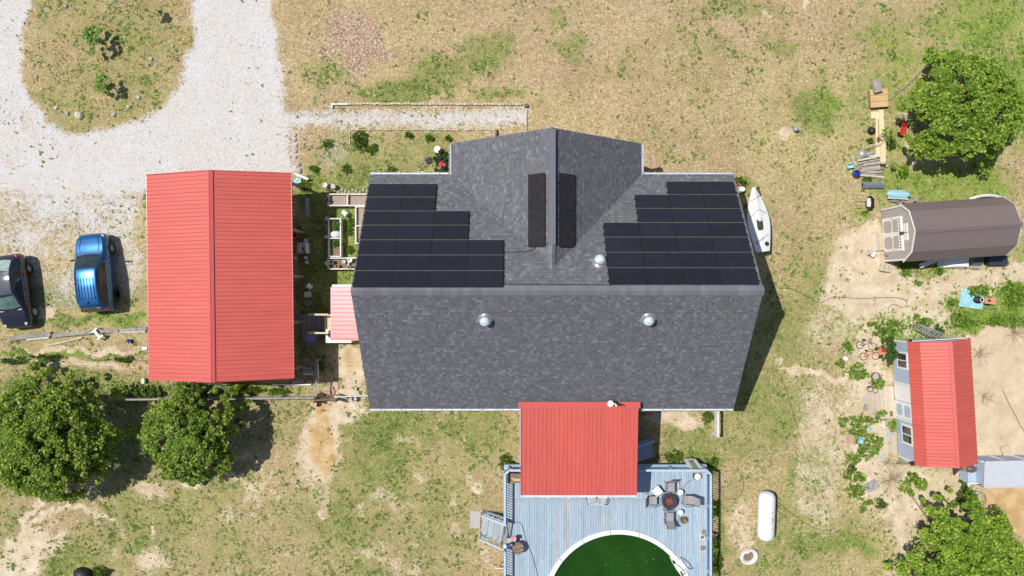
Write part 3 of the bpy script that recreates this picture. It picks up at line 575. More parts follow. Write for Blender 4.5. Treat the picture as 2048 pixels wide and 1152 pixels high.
# roof conduits
def onroof(X, Y, dz=.05):
    p = at(X, Y, 6.5)
    for _ in range(6):
        zz = zN(p.y) if p.y > YR else ZR - (YR - p.y) * (ZR - ZE) / (YR - YS)
        if GX0 < p.x < GX1 and p.y > YV - .01: zz = max(zz, ZE + (p.x - GX0) * sg if p.x < GXM else ZE + (GX1 - p.x) * sg2)
        p = at(X, Y, zz + dz)
    return p
for pts in (((1008, 503), (1040, 504), (1062, 501), (1070, 495)), ((1091, 487), (1103, 487.5), (1116, 486)), ((1008, 568), (1110, 569), (1160, 569), (1222, 570)), ((1530, 571), (1552, 575), (1552, 580))):
    if pts[0][0] == 1530: continue
    MB().tube(resample([onroof(*p) for p in pts], .3), .02, 6).build('conduit', M['cable'], house, loc=(-2.1, 0, 0))
# ---------------------------------------------------------------- solar arrays
def panel_meshes(wd, ht, key):
    fr = MB(); t = .02
    for (x, y, sx, sy) in ((wd / 2, t / 2, wd, t), (wd / 2, ht - t / 2, wd, t), (t / 2, ht / 2, t, ht - 2 * t), (wd - t / 2, ht / 2, t, ht - 2 * t)): fr.box(x, y, -.015, sx, sy, .045)
    g = MB().box(wd / 2, ht / 2, -.012, wd - 2 * t, ht - 2 * t, .03); return fr.mesh('solar_panel'), g.mesh('cell_sheet')
PF, PG = panel_meshes(1.772, .937, 0); QF, QG = panel_meshes(.965, 1.79, 0)
def array(label, m4, layout, wd, ht, fm, gm, cm, clips=True):
    t = thing('solar_array', label, 'solar panels', tuple(m4.translation), 0); loc = Matrix.Translation(-m4.translation) @ m4
    for (x, y, n) in layout:
        for i in range(n):
            p = obj('solar_panel', fm, M['blackframe'], t, mat4=loc @ Matrix.Translation((x + i * wd, y, .12))); obj('cell_sheet', gm, M[cm], p)
        if clips:
            MB().box(x + n * wd / 2, y + ht - .003, .116, n * wd - .02, .013, .05).build('gap_strip', M['silver'], t).matrix_local = loc
    cl = MB().box(0, 0, 0, .05, .04, .06).mesh('edge_clamp')
    for (x, y, n) in layout:
        for yy in (.22, .72):
            if clips:
                for xx in (x - .03, x + n * wd + .02): obj('edge_clamp', cl, M['blackframe'], t, mat4=loc @ Matrix.Translation((xx, y + ht * yy, .09)))
        for yy in (.22, .72): MB().box(x + n * wd / 2, y + ht * yy, .05, n * wd + .09, .045, .06).build('mounting_rail', M['blackframe'], t).matrix_local = loc
    return t
# main slope arrays: local frame x to the east, y down the north slope (built from the ridge side)
mA = Matrix((Vector((1, 0, 0)), Vector((0, 1, -sN)).normalized(), Vector((0, sN, 1)).normalized())).transposed().to_4x4()
rowh = .955
mA.translation = Vector((XW + .10, YR + .10, ZR - .09)); pw = 1.785
array('stepped array of black solar panels on the west half of the shingle roof', mA.copy(), [(0, 0 * rowh, 4), (0, rowh, 4), (0, 2 * rowh, 4), (0, 3 * rowh, 3), (0, 4 * rowh, 3), (0, 5 * rowh, 2), (0, 6 * rowh, 2)], pw, rowh, PF, PG, 'cells')
mA.translation = Vector((XE - .16 - 4 * pw, YR + .24, ZR - .19))
array('stepped array of black solar panels on the east half of the roof above the boat', mA.copy(), [(0, 0, 4), (0, rowh, 4), (0, 2 * rowh, 4), (0, 3 * rowh, 4), (pw * 1.0, 4 * rowh, 3), (pw, 5 * rowh, 3), (pw * 2, 6 * rowh, 2)], pw, rowh, PF, PG, 'cells')
ym = 2.02
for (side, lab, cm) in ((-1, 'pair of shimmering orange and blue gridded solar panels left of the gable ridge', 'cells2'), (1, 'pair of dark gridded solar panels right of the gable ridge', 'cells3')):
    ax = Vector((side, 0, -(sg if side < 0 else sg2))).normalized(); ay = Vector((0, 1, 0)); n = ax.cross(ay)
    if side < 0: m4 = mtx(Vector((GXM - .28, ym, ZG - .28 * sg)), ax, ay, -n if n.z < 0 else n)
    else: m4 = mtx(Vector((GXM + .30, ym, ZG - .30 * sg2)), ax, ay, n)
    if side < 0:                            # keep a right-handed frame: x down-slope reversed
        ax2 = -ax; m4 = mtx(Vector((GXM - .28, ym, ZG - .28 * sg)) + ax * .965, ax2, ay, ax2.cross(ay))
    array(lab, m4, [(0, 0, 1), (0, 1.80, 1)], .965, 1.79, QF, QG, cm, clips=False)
# ---------------------------------------------------------------- metal roofs
def ribmesh(wd, L, pitch, name='roof_panel', rh=.022, rw=.034, minor=False):
    b = MB(); n = max(1, round(wd / pitch)); p = wd / n; xs = []
    for i in range(n):
        x = i * p; xs += [(x, 0), (x + rh * .55, rh), (x + rh * .55 + rw * .4, rh), (x + rh * 1.1 + rw * .4, 0)]
        if minor: xs += [(x + p * .5 - .01, 0), (x + p * .5, .006), (x + p * .5 + .012, .006), (x + p * .5 + .022, 0)]
    xs.append((wd, 0)); k = len(xs); v = []
    for y in (0, L): v += [(x, y, z) for x, z in xs]
    v += [(xs[0][0], 0, -.012), (wd, 0, -.012), (wd, L, -.012), (0, L, -.012)]
    f = [(i, i + 1, k + i + 1, k + i) for i in range(k - 1)] + [(2 * k + 3, 2 * k + 2, 2 * k + 1, 2 * k), (2 * k, 2 * k + 1, k - 1, 0), (2 * k + 2, 2 * k + 3, k, 2 * k - 1)]
    return MB().add(v, f).mesh(name)
def metalslope(parent, O, ax, ay, width, L, npan, per, m, rh=.027, minor=False, origin=(0, 0, 0), rw=.04):
    m4 = Matrix.Translation(-Vector(origin)) @ frame(O, ax, ay); wd = width / npan; me = ribmesh(wd, L, wd / per, rh=rh, minor=minor, rw=rw)
    for i in range(npan): obj('roof_panel', me, m, parent, mat4=m4 @ Matrix.Translation((i * wd, 0, random.uniform(0, .0015))))
def capstrip(parent, a, b_, hw, drop, m, name='ridge_cap', th=.012, n=1):
    a = Vector(a); b_ = Vector(b_)
    for i in range(n):
        p = a + (b_ - a) * i / n; q = a + (b_ - a) * (i + 1) / n; d = (b_ - a).normalized(); s = Vector((0, 0, 1)).cross(d).normalized(); z = Vector((0, 0, drop)); u = Vector((0, 0, th))
        e = .18 * hw
        v = []
        for c in (p, q): v += [c - s * hw - z, c - s * hw - z + u, c - s * e + u * 1.2, c + u * 3, c + s * e + u * 1.2, c + s * hw - z + u, c + s * hw - z]
        MB().add(v, [(i_, i_ + 7, (i_ + 1) % 7 + 7, (i_ + 1) % 7) for i_ in range(7)] + [tuple(range(7))[::-1], tuple(range(7, 14))]).build(name, m, parent)
# barn: open carport with red roof
barn = thing('carport_barn', 'open sided pole barn with a long bright red ribbed metal roof beside the gravel drive', 'barn', (-15.85, .62, 0), R(.7))
bw, bl_, ze, zr = 3.93, 5.56, 3.1, 4.28; LL = math.hypot(bw, zr - ze)
metalslope(barn, (-bw, bl_, ze), (0, -1, 0), (bw, 0, zr - ze), 2 * bl_, LL, 13, 4, M['red'])
metalslope(barn, (bw, -bl_, ze), (0, 1, 0), (-bw, 0, zr - ze), 2 * bl_, LL, 13, 4, M['red'])
capstrip(barn, (0, bl_ + .03, zr + .035), (0, -bl_ - .03, zr + .035), .19, .05, M['redcap'], n=4)
for s in (-1, 1):
    MB().box(s * (bw + .004), 0, ze - .06, .03, 2 * bl_ + .02, .13).build('eave_trim', M['redcap'] if s > 0 else M['redcap'], barn)
    for e in (-1, 1):
        MB().beam((s * bw, e * (bl_ + .012), ze - .02), (0, e * (bl_ + .012), zr - .02), .02, .14).build('rake_trim', M['redcap'], barn)
        MB().beam((s * (bw - .3), e * (bl_ - .3), ze - .12), (0, e * (bl_ - .3), zr - .22), .08, .12).build('rafter', M['greywood'], barn)
    for k in range(5): MB().box(s * (bw - .35), -bl_ + .35 + k * (2 * bl_ - .7) / 4, ze / 2 - .05, .14, .14, ze - .1).build('post', M['greywood'], barn)
    MB().box(s * (bw - .35), 0, ze - .16, .08, 2 * bl_ - .4, .2).build('beam', M['greywood'], barn)
    if s < 0: MB().box(s * (bw - .25), .6, 1.2, .05, 2 * bl_ - 2.6, 2.4).build('side_wall', M['greywood'], barn)
for a, c in (((-1.6, -bl_ - .0, 3.3), (-1.15, -bl_ - .75, .2)), ((-.7, -bl_ + .1, 3.0), (-.2, -bl_ - .42, .8))): MB().beam(a, c, .09, .05).build('brace', M['white'], barn)
# small porch roof on the west side, over the walkway
pt = thing('porch_roof', 'small glossy pinkish red ribbed porch roof tucked against the west wall of the house', 'porch roof', (-8.9, -1.35, 0))
o = (-8.9, -1.35, 0); x0, x1, y0, y1 = -9.98, -7.3, .06, -2.73
metalslope(pt, (x0, y0, 2.60), (0, -1, 0), (x1 - x0, 0, .44), y0 - y1, math.hypot(x1 - x0, .44), 3, 4, M['pinkred'], origin=o)
MB().box(-8.6 - o[0], y0 + .06 - o[1], 2.84, 2.6, .13, .05, ry=-.165).build('upper_trim', M['white'], pt)
MB().box(-8.6 - o[0], y1 - .06 - o[1], 2.84, 2.75, .16, .05, ry=-.165).build('lower_trim', M['redcap'], pt)
for yy in (-.1, -2.6): MB().box(x0 + .15 - o[0], yy - o[1], 1.3, .1, .1, 2.56).build('post', M['white'], pt)
# ---------------------------------------------------------------- pool deck
DZ = 1.25; DX0, DX1, DY0, DYH = -.40, 11.06, -10.15, -12.05; PC = (6.09, -18.1); PR = 4.33; DS = -19.6
deck = thing('pool_deck', 'pale blue painted raised deck with railings wrapped around the round pool', 'deck', (5.3, -14, 0))
def dk(mb, name, m, **k): return mb.build(name, m, deck, loc=(-5.3, 14, 0), **k)
nb = 82; bwid = (DX1 - DX0) / nb
for i in range(nb):
    xc = DX0 + (i + .5) * bwid; mm = M['deckwear'] if random.random() < .10 or i in (24, 25) else M['deckblue']
    MB().box(0, 0, 0, bwid - .012, DY0 - DYH - .008, .035).build('deck_board', M['deckblue'], deck, loc=(xc - 5.3, (DY0 + DYH) / 2 + 14, DZ - .018 + random.uniform(-.002, .002)))
    dx = xc - PC[0]; ye = DS if abs(dx) > PR - .2 else PC[1] + math.sqrt(max(0, (PR - .12) ** 2 - dx * dx)); a = DYH - .15; sp = a - random.uniform(2.4, 3.6)
    segs = [(a, ye)] if sp - ye < .8 else [(a, sp + .004), (sp - .004, ye)]
    for (p, q) in segs:
        if p - q > .02: MB().box(0, 0, 0, bwid - .012, p - q, .035).build('deck_board', mm, deck, loc=(xc - 5.3, (p + q) / 2 + 14, DZ - .018 + random.uniform(-.002, .002)))
MB().box(0, 0, 0, DX1 - DX0, .138, .036).build('header_board', M['deckblue'], deck, loc=((DX0 + DX1) / 2 - 5.3, DYH - .075 + 14, DZ - .016))
dk(MB().box((DX0 + DX1) / 2, DY0 + .03, DZ - .15, DX1 - DX0 + .08, .05, .24).box(DX0 - .02, (DY0 + DS) / 2, DZ - .15, .05, DY0 - DS, .24).box(DX1 + .03, (DY0 + DS) / 2, DZ - .15, .05, DY0 - DS, .24), 'rim_joist', M['railblue'])
j = MB()
for k in range(18): j.box(DX0 + .3 + k * .64, (DY0 + DYH) / 2, DZ - .14, .045, DY0 - DYH - .2, .2)
for (x, y) in [(x, y) for x in (DX0 + .2, 2.4, 5.3, 8.2, DX1 - .2) for y in (DY0 - .2, DYH)] + [(DX0 + .2, -15.5), (DX1 - .2, -15.5)]: j.box(x, y, DZ / 2 - .15, .12, .12, DZ - .3)
dk(j, 'frame', M['greywood'])
bal = MB().box(0, 0, .42, .035, .035, .86).mesh('baluster'); post = MB().box(0, 0, .46, .09, .09, .92).mesh('rail_post')
def railing(a, b_, gap=.145, name_parent=deck, off=(5.3, -14, 0), z=DZ, posts=True, wid=.12, ends=(0, 0)):
    a = Vector((*a, z)); b_ = Vector((*b_, z)); L = (b_ - a).length; n = int(L / gap); an = math.atan2(b_.y - a.y, b_.x - a.x); O = Vector(off)
    for i in range(n):
        p = a + (b_ - a) * (i + .5) / n - O; obj('baluster', bal, M['railblue'], name_parent, p, an)
    if posts:
        k = max(1, round(L / 1.9))
        for i in range(k + 1): obj('rail_post', post, M['railblue'], name_parent, a + (b_ - a) * i / k - O, an)
    m = (a + b_) / 2 - O; MB().box(0, 0, .93, L + ends[0], wid, .04).build('top_rail', M['railblue'], name_parent, loc=m, rz=an)
    MB().box(0, 0, .10, L, .05, .05).build('bottom_rail', M['railblue'], name_parent, loc=m, rz=an)
e = .24
railing((DX0 + e, DY0), (1.0, DY0)); railing((7.05, DY0), (DX1 - e, DY0)); railing((DX0, DY0 - e), (DX0, -13.15)); railing((DX0, -14.72), (DX0, DS)); railing((DX1, DY0 - e), (DX1, DS))
railing((DX0, DY0 - e), (DX0 + e, DY0), posts=False); railing((DX1 - e, DY0), (DX1, DY0 - e), posts=False)
# stairs to the west
st = thing('deck_stairs', 'short blue stairs with worn treads leading down from the left side of the deck', 'stairs', (DX0, -13.9, 0), R(-6))
for k in range(4):
    for q in range(1): MB().box(-.17 - k * .33, 0, DZ - .24 - k * .27, .315, 1.3, .04).build('tread', M['deckwear'], st)
    MB().box(-.02 - k * .33, 0, DZ - .37 - k * .27, .02, 1.28, .23).build('riser', M['railblue'], st)
for s in (-.68, .68):
    MB().beam((0, s, DZ - .25), (-1.45, s, .03), .05, .25).build('stringer', M['railblue'], st)
    MB().beam((.02, s, DZ + .93), (-1.42, s, .98), .09, .045).build('handrail', M['railblue'], st)
    MB().box(-1.38, s, .5, .09, .09, 1.0).build('newel_post', M['railblue'], st)
    for k in range(9): MB().box(-.12 - k * .145, s, 0, .032, .032, .86).build('baluster', M['railblue'], st, loc=(0, 0, DZ + .42 - .13 * (k + .5) * .8 + .0 * s))
MB().box(-1.78, .1, .015, .62, 1.0, .05, rz=.05).build('landing_slab', M['concrete'], st)
g = thing('deck_gate', 'weathered lattice gate standing open at the head of the left deck stairs', 'gate', (DX0 + .02, -13.2, DZ), R(-100))
for z in (.12, .85): MB().box(.68, 0, z, 1.36, .04, .08).build('rail', M['brownwood'], g)
for k in range(11): MB().box(.06 + k * .125, 0, .48, .035, .03, .82).build('picket', M['brownwood'], g)
MB().beam((.05, .03, .1), (1.3, .03, .85), .03, .07).build('brace', M['brownwood'], g)
# stairs on the north side, in the porch shade
st2 = thing('shaded_stairs', 'dark blue shaded stairs with a slanting rail running out from under the covered porch', 'stairs', (6.9, -9.5, 0), R(8))
for k in range(4): MB().box(.25 + k * .30, 0, DZ - .25 - k * .27, .28, .95, .04).build('tread', M['deckblue'], st2)
for s in (-.5, .5): MB().beam((0, s, DZ - .2), (1.35, s, .05), .05, .24).build('stringer', M['railblue'], st2)
MB().beam((-.2, .5, DZ + .85), (1.4, .5, .80), .10, .045).build('handrail', M['railblue'], st2)
for k in range(9): MB().box(.0 + k * .155, .5, 0, .032, .032, .8).build('baluster', M['railblue'], st2, loc=(0, 0, DZ + .4 - k * .12))
MB().box(1.36, .5, .42, .08, .08, .84).build('newel_post', M['railblue'], st2)
# covered porch
cp = thing('covered_porch', 'large bright red ribbed metal porch roof sloping from the house eave over the blue deck', 'porch roof', (3.6, -8.7, 0)); o = (3.6, -8.7, 0)
X0, X1, Y0, Y1, Z0, Z1 = .49, 6.66, -6.10, -11.12, 3.98, 3.50; Lp = math.hypot(Y0 - Y1, Z0 - Z1)
metalslope(cp, (X0, Y1, Z1), (1, 0, 0), (0, Y0 - Y1, Z0 - Z1), X1 - X0, Lp, 7, 4, M['red'], origin=o)
MB().box((X0 + X1) / 2 - o[0], Y0 - .10 - o[1], Z0 + .01, X1 - X0 + .28, .34, .03, rx=.1).build('head_flashing', M['redcap'], cp)
for s, x in ((-1, X0 - .015), (1, X1 + .015)): MB().beam((x - o[0], Y0 - o[1], Z0 - .03), (x - o[0], Y1 - o[1], Z1 - .03), .035, .15).build('rake_trim', M['redcap'], cp)
MB().box((X0 + X1) / 2 - o[0], Y1 - .06 - o[1], Z1 - .05, X1 - X0, .10, .10).build('gutter', M['gutter'], cp)
for x in (X0 + .15, (X0 + X1) / 2, X1 - .15): MB().box(x - o[0], Y1 + .2 - o[1], (DZ + Z1) / 2 - .06, .13, .13, Z1 - DZ - .12).build('post', M['white'], cp)
MB().box((X0 + X1) / 2 - o[0], Y1 + .2 - o[1], Z1 - .16, X1 - X0 - .1, .1, .16).build('beam', M['white'], cp)
dkb = MB().box((X0 + X1) / 2, (-6.5 - 10.12) / 2, DZ - .035, X1 - X0 + .1, 3.55, .036); dk(dkb, 'porch_floor', M['deckblue'])
for X in (1096, 1137, 1221):
    q = at(X, 995, 3.3); MB().lathe([(0, -.05), (.05, -.03), (.06, 0), (.05, .04), (0, .06)], 10).build('porch_bulb', M['white'], cp, loc=(q.x - o[0], q.y - o[1], 3.36), smooth=True)
# satellite dish on the flashing
q = at(1228, 808, 4.3); sd = thing('satellite_dish', 'small white satellite dish on a bracket at the top edge of the red porch roof', 'satellite dish', (q.x, q.y, 4.0))
MB().lathe([(0, .05), (.10, .06), (.17, .10), (.17, .115), (.1, .075), (0, .065)], 16).build('dish', M['white'], sd, loc=(-.18, .0, .1)); MB().beam((.05, .1, .02), (.33, -.05, .55), .07, .07).build('mast', M['black'], sd)
MB().tube([(-.08, .02, .2), (.1, -.02, .22), (.12, -.08, .2)], .025).build('arm', M['white'], sd); MB().lathe([(0, 0), (.05, .01), (.05, .06), (0, .08)], 10).build('receiver', M['white'], sd, loc=(.13, -.1, .17))
# ---------------------------------------------------------------- pool
pool = thing('swimming_pool', 'round above ground pool of dark green water with a white rim', 'swimming pool', (PC[0], PC[1], 0))
MB().lathe([(PR - .12, 0), (PR - .12, DZ + .03), (PR - .16, DZ + .03), (PR - .16, 0)], 96).build('wall', M['white'], pool)
nseg = 16
for k in range(nseg):
    a0 = 2 * math.pi * k / nseg + .115 + .004; a1 = a0 + 2 * math.pi / nseg - .008
    MB().lathe([(PR - .26, DZ + .02), (PR - .26, DZ + .06), (PR - .24, DZ + .075), (PR - .02, DZ + .075), (PR, DZ + .06), (PR, DZ + .02)], 8, a0=a0, a1=a1).build('rim_section', M['white'], pool)
MB().lathe([(0, DZ - .12), (PR - .16, DZ - .12), (PR - .16, DZ - .16), (0, DZ - .16)], 96).build('water', M['water'], pool)
fl = MB()
for k in range(9):
    a_ = random.uniform(.3, 2.8); r_ = random.uniform(1.0, 4.0); fl.box(r_ * math.cos(a_), r_ * math.sin(a_), DZ - .115, random.uniform(.015, .05), random.uniform(.01, .03), .006, rz=random.random() * 3)
o = fl.build('floating_debris', M['tanwood'], pool); o['kind'] = 'stuff'
pl = thing('pool_ladder', 'white curved handrails of the pool ladder over the right rim of the pool', 'pool ladder', (at(1358, 1128, 1.3).x, at(1358, 1128, 1.3).y, DZ), R(-54))
for s in (-.24, .24): MB().tube(resample([(.42, s, 0), (.42, s, .5), (.3, s, .78), (0, s, .82), (-.25, s, .6), (-.32, s, 0), (-.34, s, -.2)], .1), .028, 8).build('handrail', M['white'], pl, smooth=True)
for z in (-.1,): MB().box(-.42, 0, z, .28, .46, .03).build('step', mat('yellow_green_step', (.5, .55, .25), .5), pl)
MB().box(.1, 0, .09, .55, .5, .03).build('platform', M['white'], pl)
# ---------------------------------------------------------------- gambrel sheds
def gambrel(name, label, loc, rz, L, prof, wallm, roofm, pan, per, trim, lower=None, minor=False):
    """axis along local x from 0 to L; prof = [(y, z)...] from one eave over the apex to the other"""
    t = thing(name, label, 'shed', loc, rz)
    iw = [(y * (.97 if 0 < i < len(prof) - 1 else .93), z - .06) for i, (y, z) in enumerate(prof)]
    for x, nm in ((.05, 'front_wall'), (L - .09, 'back_wall')):
        P = [(x, iw[0][0], .12)] + [(x, y, z) for y, z in iw] + [(x, iw[-1][0], .12)]; Q = [(p[0] + .05, p[1], p[2]) for p in P]; k = len(P)
        MB().add(P + Q, [tuple(range(k)), tuple(range(k, 2 * k))[::-1]] + [(i, (i + 1) % k, k + (i + 1) % k, k + i) for i in range(k)]).build(nm, wallm, t)
    for s, q in ((0, iw[0]), (-1, iw[-1])): MB().box(L / 2, q[0], (q[1] + .12) / 2, L - .2, .06, q[1] - .12).build('side_wall', wallm, t)
    for i in range(len(prof) - 1):
        (ya, za), (yb, zb) = prof[i], prof[i + 1]
        up = zb > za; lo, hi = ((ya, za), (yb, zb)) if up else ((yb, zb), (ya, za)); d = 1 if hi[0] > lo[0] else -1
        O = (0, lo[0], lo[1]) if d > 0 else (L, lo[0], lo[1]); ax = (1, 0, 0) if d > 0 else (-1, 0, 0); steep = i in (0, len(prof) - 2)
        metalslope(t, O, ax, (0, hi[0] - lo[0], hi[1] - lo[1]), L, math.hypot(hi[0] - lo[0], hi[1] - lo[1]), pan, per, (lower or roofm) if steep else roofm, rh=.024, minor=minor, rw=.03)
        for x in (-.015, L + .015): MB().beam((x, ya, za - .055), (x, yb, zb - .055), .03, .09).build('rake_trim', trim, t)
    ap = max(prof, key=lambda p: p[1]); capstrip(t, (-.02, ap[0], ap[1] + .03), (L + .02, ap[0], ap[1] + .03), .15, .04, roofm)
    return t
gp = [(-1.62, 2.1), (-1.12, 2.95), (0, 3.4), (1.12, 2.95), (1.62, 2.1)]
gs = gambrel('storage_shed', 'beige lofted storage shed with a brown ribbed gambrel roof and white double doors', (21.75, 3.08, 0), R(3.7), 5.72, gp, M['greysiding'], M['brownroof'], 8, 4, M['white'], minor=True)
def door_leaf(t, x, y0, y1, z0, z1, face=-1, ovals=True, m=None, inner=None, axis='x'):
    """a panelled door leaf on a wall facing -x"""
    d = MB().box(x, (y0 + y1) / 2, (z0 + z1) / 2, .03, y1 - y0 - .015, z1 - z0).build('door', m or M['white'], t)
    zm = z0 + (z1 - z0) * .53
    for za, zb, r in ((z0 + .10, zm - .05, 1), (zm + .05, z1 - .28, 0)):
        cy, cz, hy, hz = (y0 + y1) / 2, (za + zb) / 2, (y1 - y0) / 2 - .11, (zb - za) / 2; b = MB(); n = 20; v = []
        for i in range(n):
            a = 2 * math.pi * i / n; ex = .5 if r else .18; c, s = math.cos(a), math.sin(a); v.append((x - .017, cy + hy * math.copysign(abs(c) ** ex, c), cz + hz * math.copysign(abs(s) ** ex, s)))
        v2 = [(p[0] - .008, p[1], p[2]) for p in v]; b.add(v + v2, [tuple(range(n, 2 * n))] + [(i, (i + 1) % n, n + (i + 1) % n, n + i) for i in range(n)]).build('panel', inner or M['greysiding'], d)
    for k in range(5):
        MB().box(x - .02, y0 + .14 + k * (y1 - y0 - .28) / 4, z1 - .14, .01, .09, .09).build('window_pane', M['glass'], d)
    MB().box(x - .03, y0 + .05 if face > 0 else y1 - .05, zm, .03, .03, .12).build('handle', M['black'], d)
    return d
MB().box(.035, -.02, 1.12, .03, 1.96, 2.0).build('door_surround', M['white'], gs)
door_leaf(gs, .01, -.95, -.02, .16, 2.03, 1); door_leaf(gs, .01, -.02, .91, .16, 2.03, -1)
v = MB().box(.03, .02, 2.42, .03, .95, .38).build('gable_vent', M['white'], gs)
MB().lathe([(0, 0), (.30, 0), (.30, .012), (0, .012)], 20, sx=1, sy=.42).build('vent_panel', M['greysiding'], v, loc=(.012, .02, 2.42)).rotation_euler = (R(0), R(-90), R(90))
MB().box(-.05, -.02, 2.12, .14, .16, .16).build('door_lamp', M['charcoal'], gs)
for s in (-1, 1): MB().box(.02, s * 1.5, 1.1, .05, .09, 2.0).build('corner_trim', M['white'], gs)
for k in range(8): MB().box(.043, -.0, .3 + k * .25, .006, 2.9 if .3 + k * .25 < 2 else 2.2, .012).build('siding_joint', mat('joint', (.3, .27, .24), .8) if k == 0 else bpy.data.materials['joint'], gs)
rampg = thing('door_ramp', 'bleached plank ramp in front of the beige shed doors', 'ramp', (*at(1753, 485).xy, .05), R(3.7))
for k in range(9): MB().box(-.5 + k * .125, 0, .05 + k * .012, .118, .98, .04).build('plank', M['tanwood'], rampg)
for s in (-.4, .4): MB().box(0, s, .0, 1.1, .06, .07).build('joist', M['greywood'], rampg)
rp = [(-1.73, 1.86), (-1.40, 2.48), (0, 3.02), (1.40, 2.48), (1.73, 1.86)]
# axis along y: local x runs south->north when rotated +90
rs = gambrel('playhouse_shed', 'pale blue shed with a red ribbed gambrel roof, white double doors and two windows', (24.32, -9.78, 0), R(90 + 3.4), 6.86, rp, M['bluesiding'], M['red'], 9, 4, M['redcap'])
# on this one the west side wall is local +y (1.6): doors and windows there
def sidewin(x, w_, z0, z1):
    f = MB().box(x, 1.64, (z0 + z1) / 2, w_, .05, z1 - z0).build('window', M['white'], rs)
    for i in range(2):
        for k in range(3): MB().box(x + (i - .5) * (w_ * .42), 1.672, z0 + .13 + (z1 - z0 - .26) * (k + .5) / 3, w_ * .36, .012, (z1 - z0 - .34) / 3).build('pane', M['glass'], f)
sidewin(5.75, 1.0, .55, 1.65); sidewin(1.5, 1.15, .6, 1.7)
for k, x in enumerate((2.85, 3.85)):
    d = MB().box(x, 1.65, 1.0, .94, .04, 1.7).build('door', M['white'], rs)
    for z in (.55, 1.35) if k == 0 else ():
        v = []; n = 20
        for i in range(n):
            a = 2 * math.pi * i / n; c, s = math.cos(a), math.sin(a); v.append((x + .33 * math.copysign(abs(c) ** .5, c), 1.673, z + .3 * math.copysign(abs(s) ** .5, s)))
        MB().add(v + [(p[0], p[1] + .01, p[2]) for p in v], [tuple(range(n, 2 * n))[::-1]] + [(i, (i + 1) % n, n + (i + 1) % n, n + i) for i in range(n)]).build('panel', M['bluesiding'], d)
for x in (2.3, 4.4): MB().box(x, 1.66, 1.02, .09, .05, 1.8).build('door_trim', M['white'], rs)
for x in (.03, 6.83): MB().box(x, 1.62, .98, .10, .05, 1.75).build('corner_trim', M['white'], rs)
MB().box(6.88, 0, 1.7, .03, 3.1, .08).build('gable_trim', M['white'], rs)
MB().box(.0, 1.75, 1.72, .22, .22, .12).build('floodlight', M['black'], rs)
MB().box(6.93, 1.6, 1.92, .2, .14, .1).build('corner_bracket', M['black'], rs)
rd = thing('shed_decking', 'sun bleached plank platform along the doors of the pale blue shed', 'decking', (*at(1769, 805).xy, 0), R(3.4))
for k in range(13): MB().box(-.98 + k * .128, random.uniform(-.03, .03), .07, .12, 1.85, .035).build('plank', M['tanwood'], rd)
MB().box(.78, .62, .095, .5, 1.0, .03).build('step_board', M['greywood'], rd)
rd2 = thing('path_planks', 'pale worn planks lying along the foot of the blue shed wall below its doors', 'planks', (*at(1779, 880).xy, 0), R(2))
for k in range(6): MB().box(-.3 + k * .13, random.uniform(-.1, .1), .02, .12, 1.7, .03).build('plank', M['tanwood'], rd2)
for (X, Y, sx, sy, rz, m, lab) in ((1732, 797, .34, .38, 0, 'concrete', 'square pale concrete paver at the left edge of the plank platform'), (1734, 815, .42, .38, -.25, 'greywood', 'small dark grey board lying below the concrete paver'), (1698, 878, .66, .56, .05, 'brick', 'pinkish wooden pallet lying left of the weed mound')):
    q = at(X, Y); t = thing('flat_board' if m != 'brick' else 'small_pallet', lab, 'board' if m != 'brick' else 'pallet', (q.x, q.y, .02), rz)
    if m != 'brick': MB().box(0, 0, .02, sx, sy, .05).build('board', M[m], t)
    else:
        for k in range(5): MB().box(-.26 + k * .13, 0, .06, .115, sy, .02).build('slat', M['brick'], t)
        for s in (-.22, .22): MB().box(0, s, .025, .62, .08, .05).build('bearer', M['brownwood'], t)
# chicken coop with white roof
cz = 1.62; c0 = at(1967, 921.5, cz); c1 = at(1971, 976, cz)
co = thing('chicken_coop', 'pale blue chicken coop with a white ribbed metal roof at the right edge', 'chicken coop', (c0.x, c0.y, 0), R(1)); cl = 5.2; cwd = 1.52
metalslope(co, (0, -cwd, cz - .03), (1, 0, 0), (0, cwd, .12), cl, cwd, 6, 4, M['whiteroof'], rh=.022, minor=True)
MB().box(cl / 2, -cwd - .02, cz - .2, cl, .03, .36).build('roof_apron', M['whiteroof'], co)
MB().box(cl / 2, -.14, .75, cl - .1, .05, 1.4).build('north_wall', M['bluesiding'], co); MB().box(cl / 2, -cwd + .12, .75, cl - .1, .05, 1.4).build('south_wall', M['bluesiding'], co); MB().box(.08, -cwd / 2, .78, .05, cwd - .3, 1.5).build('west_wall', M['bluesiding'], co)
for x in (.1, 1.45, 2.7, 4.2): MB().box(x, -.10, .75, .08, .04, 1.4).build('wall_trim', M['white'], co)
MB().box(cl / 2, -.09, 1.38, cl, .05, .07).build('wall_trim', M['white'], co)
nb_ = thing('nesting_box', 'pale blue nesting box annex in front of the coop with white trim boards', 'nesting box', (*at(1949, 944, .7).xy, 0), R(1))
MB().box(.0, 0, .45, .95, 1.15, .7).build('box', M['bluesiding'], nb_); MB().box(0, 0, .83, 1.02, 1.22, .04, ry=.06).build('lid', M['bluesiding'], nb_)
for s in (-.62, .62): MB().box(0, s, .86, 1.05, .05, .05, ry=.06).build('lid_trim', M['white'], nb_)
gb = thing('round_feeder', 'brown rounded feeder box at the corner between the red roof and the coop', 'feeder', (*at(1943, 938, 1.0).xy, .9), R(0))
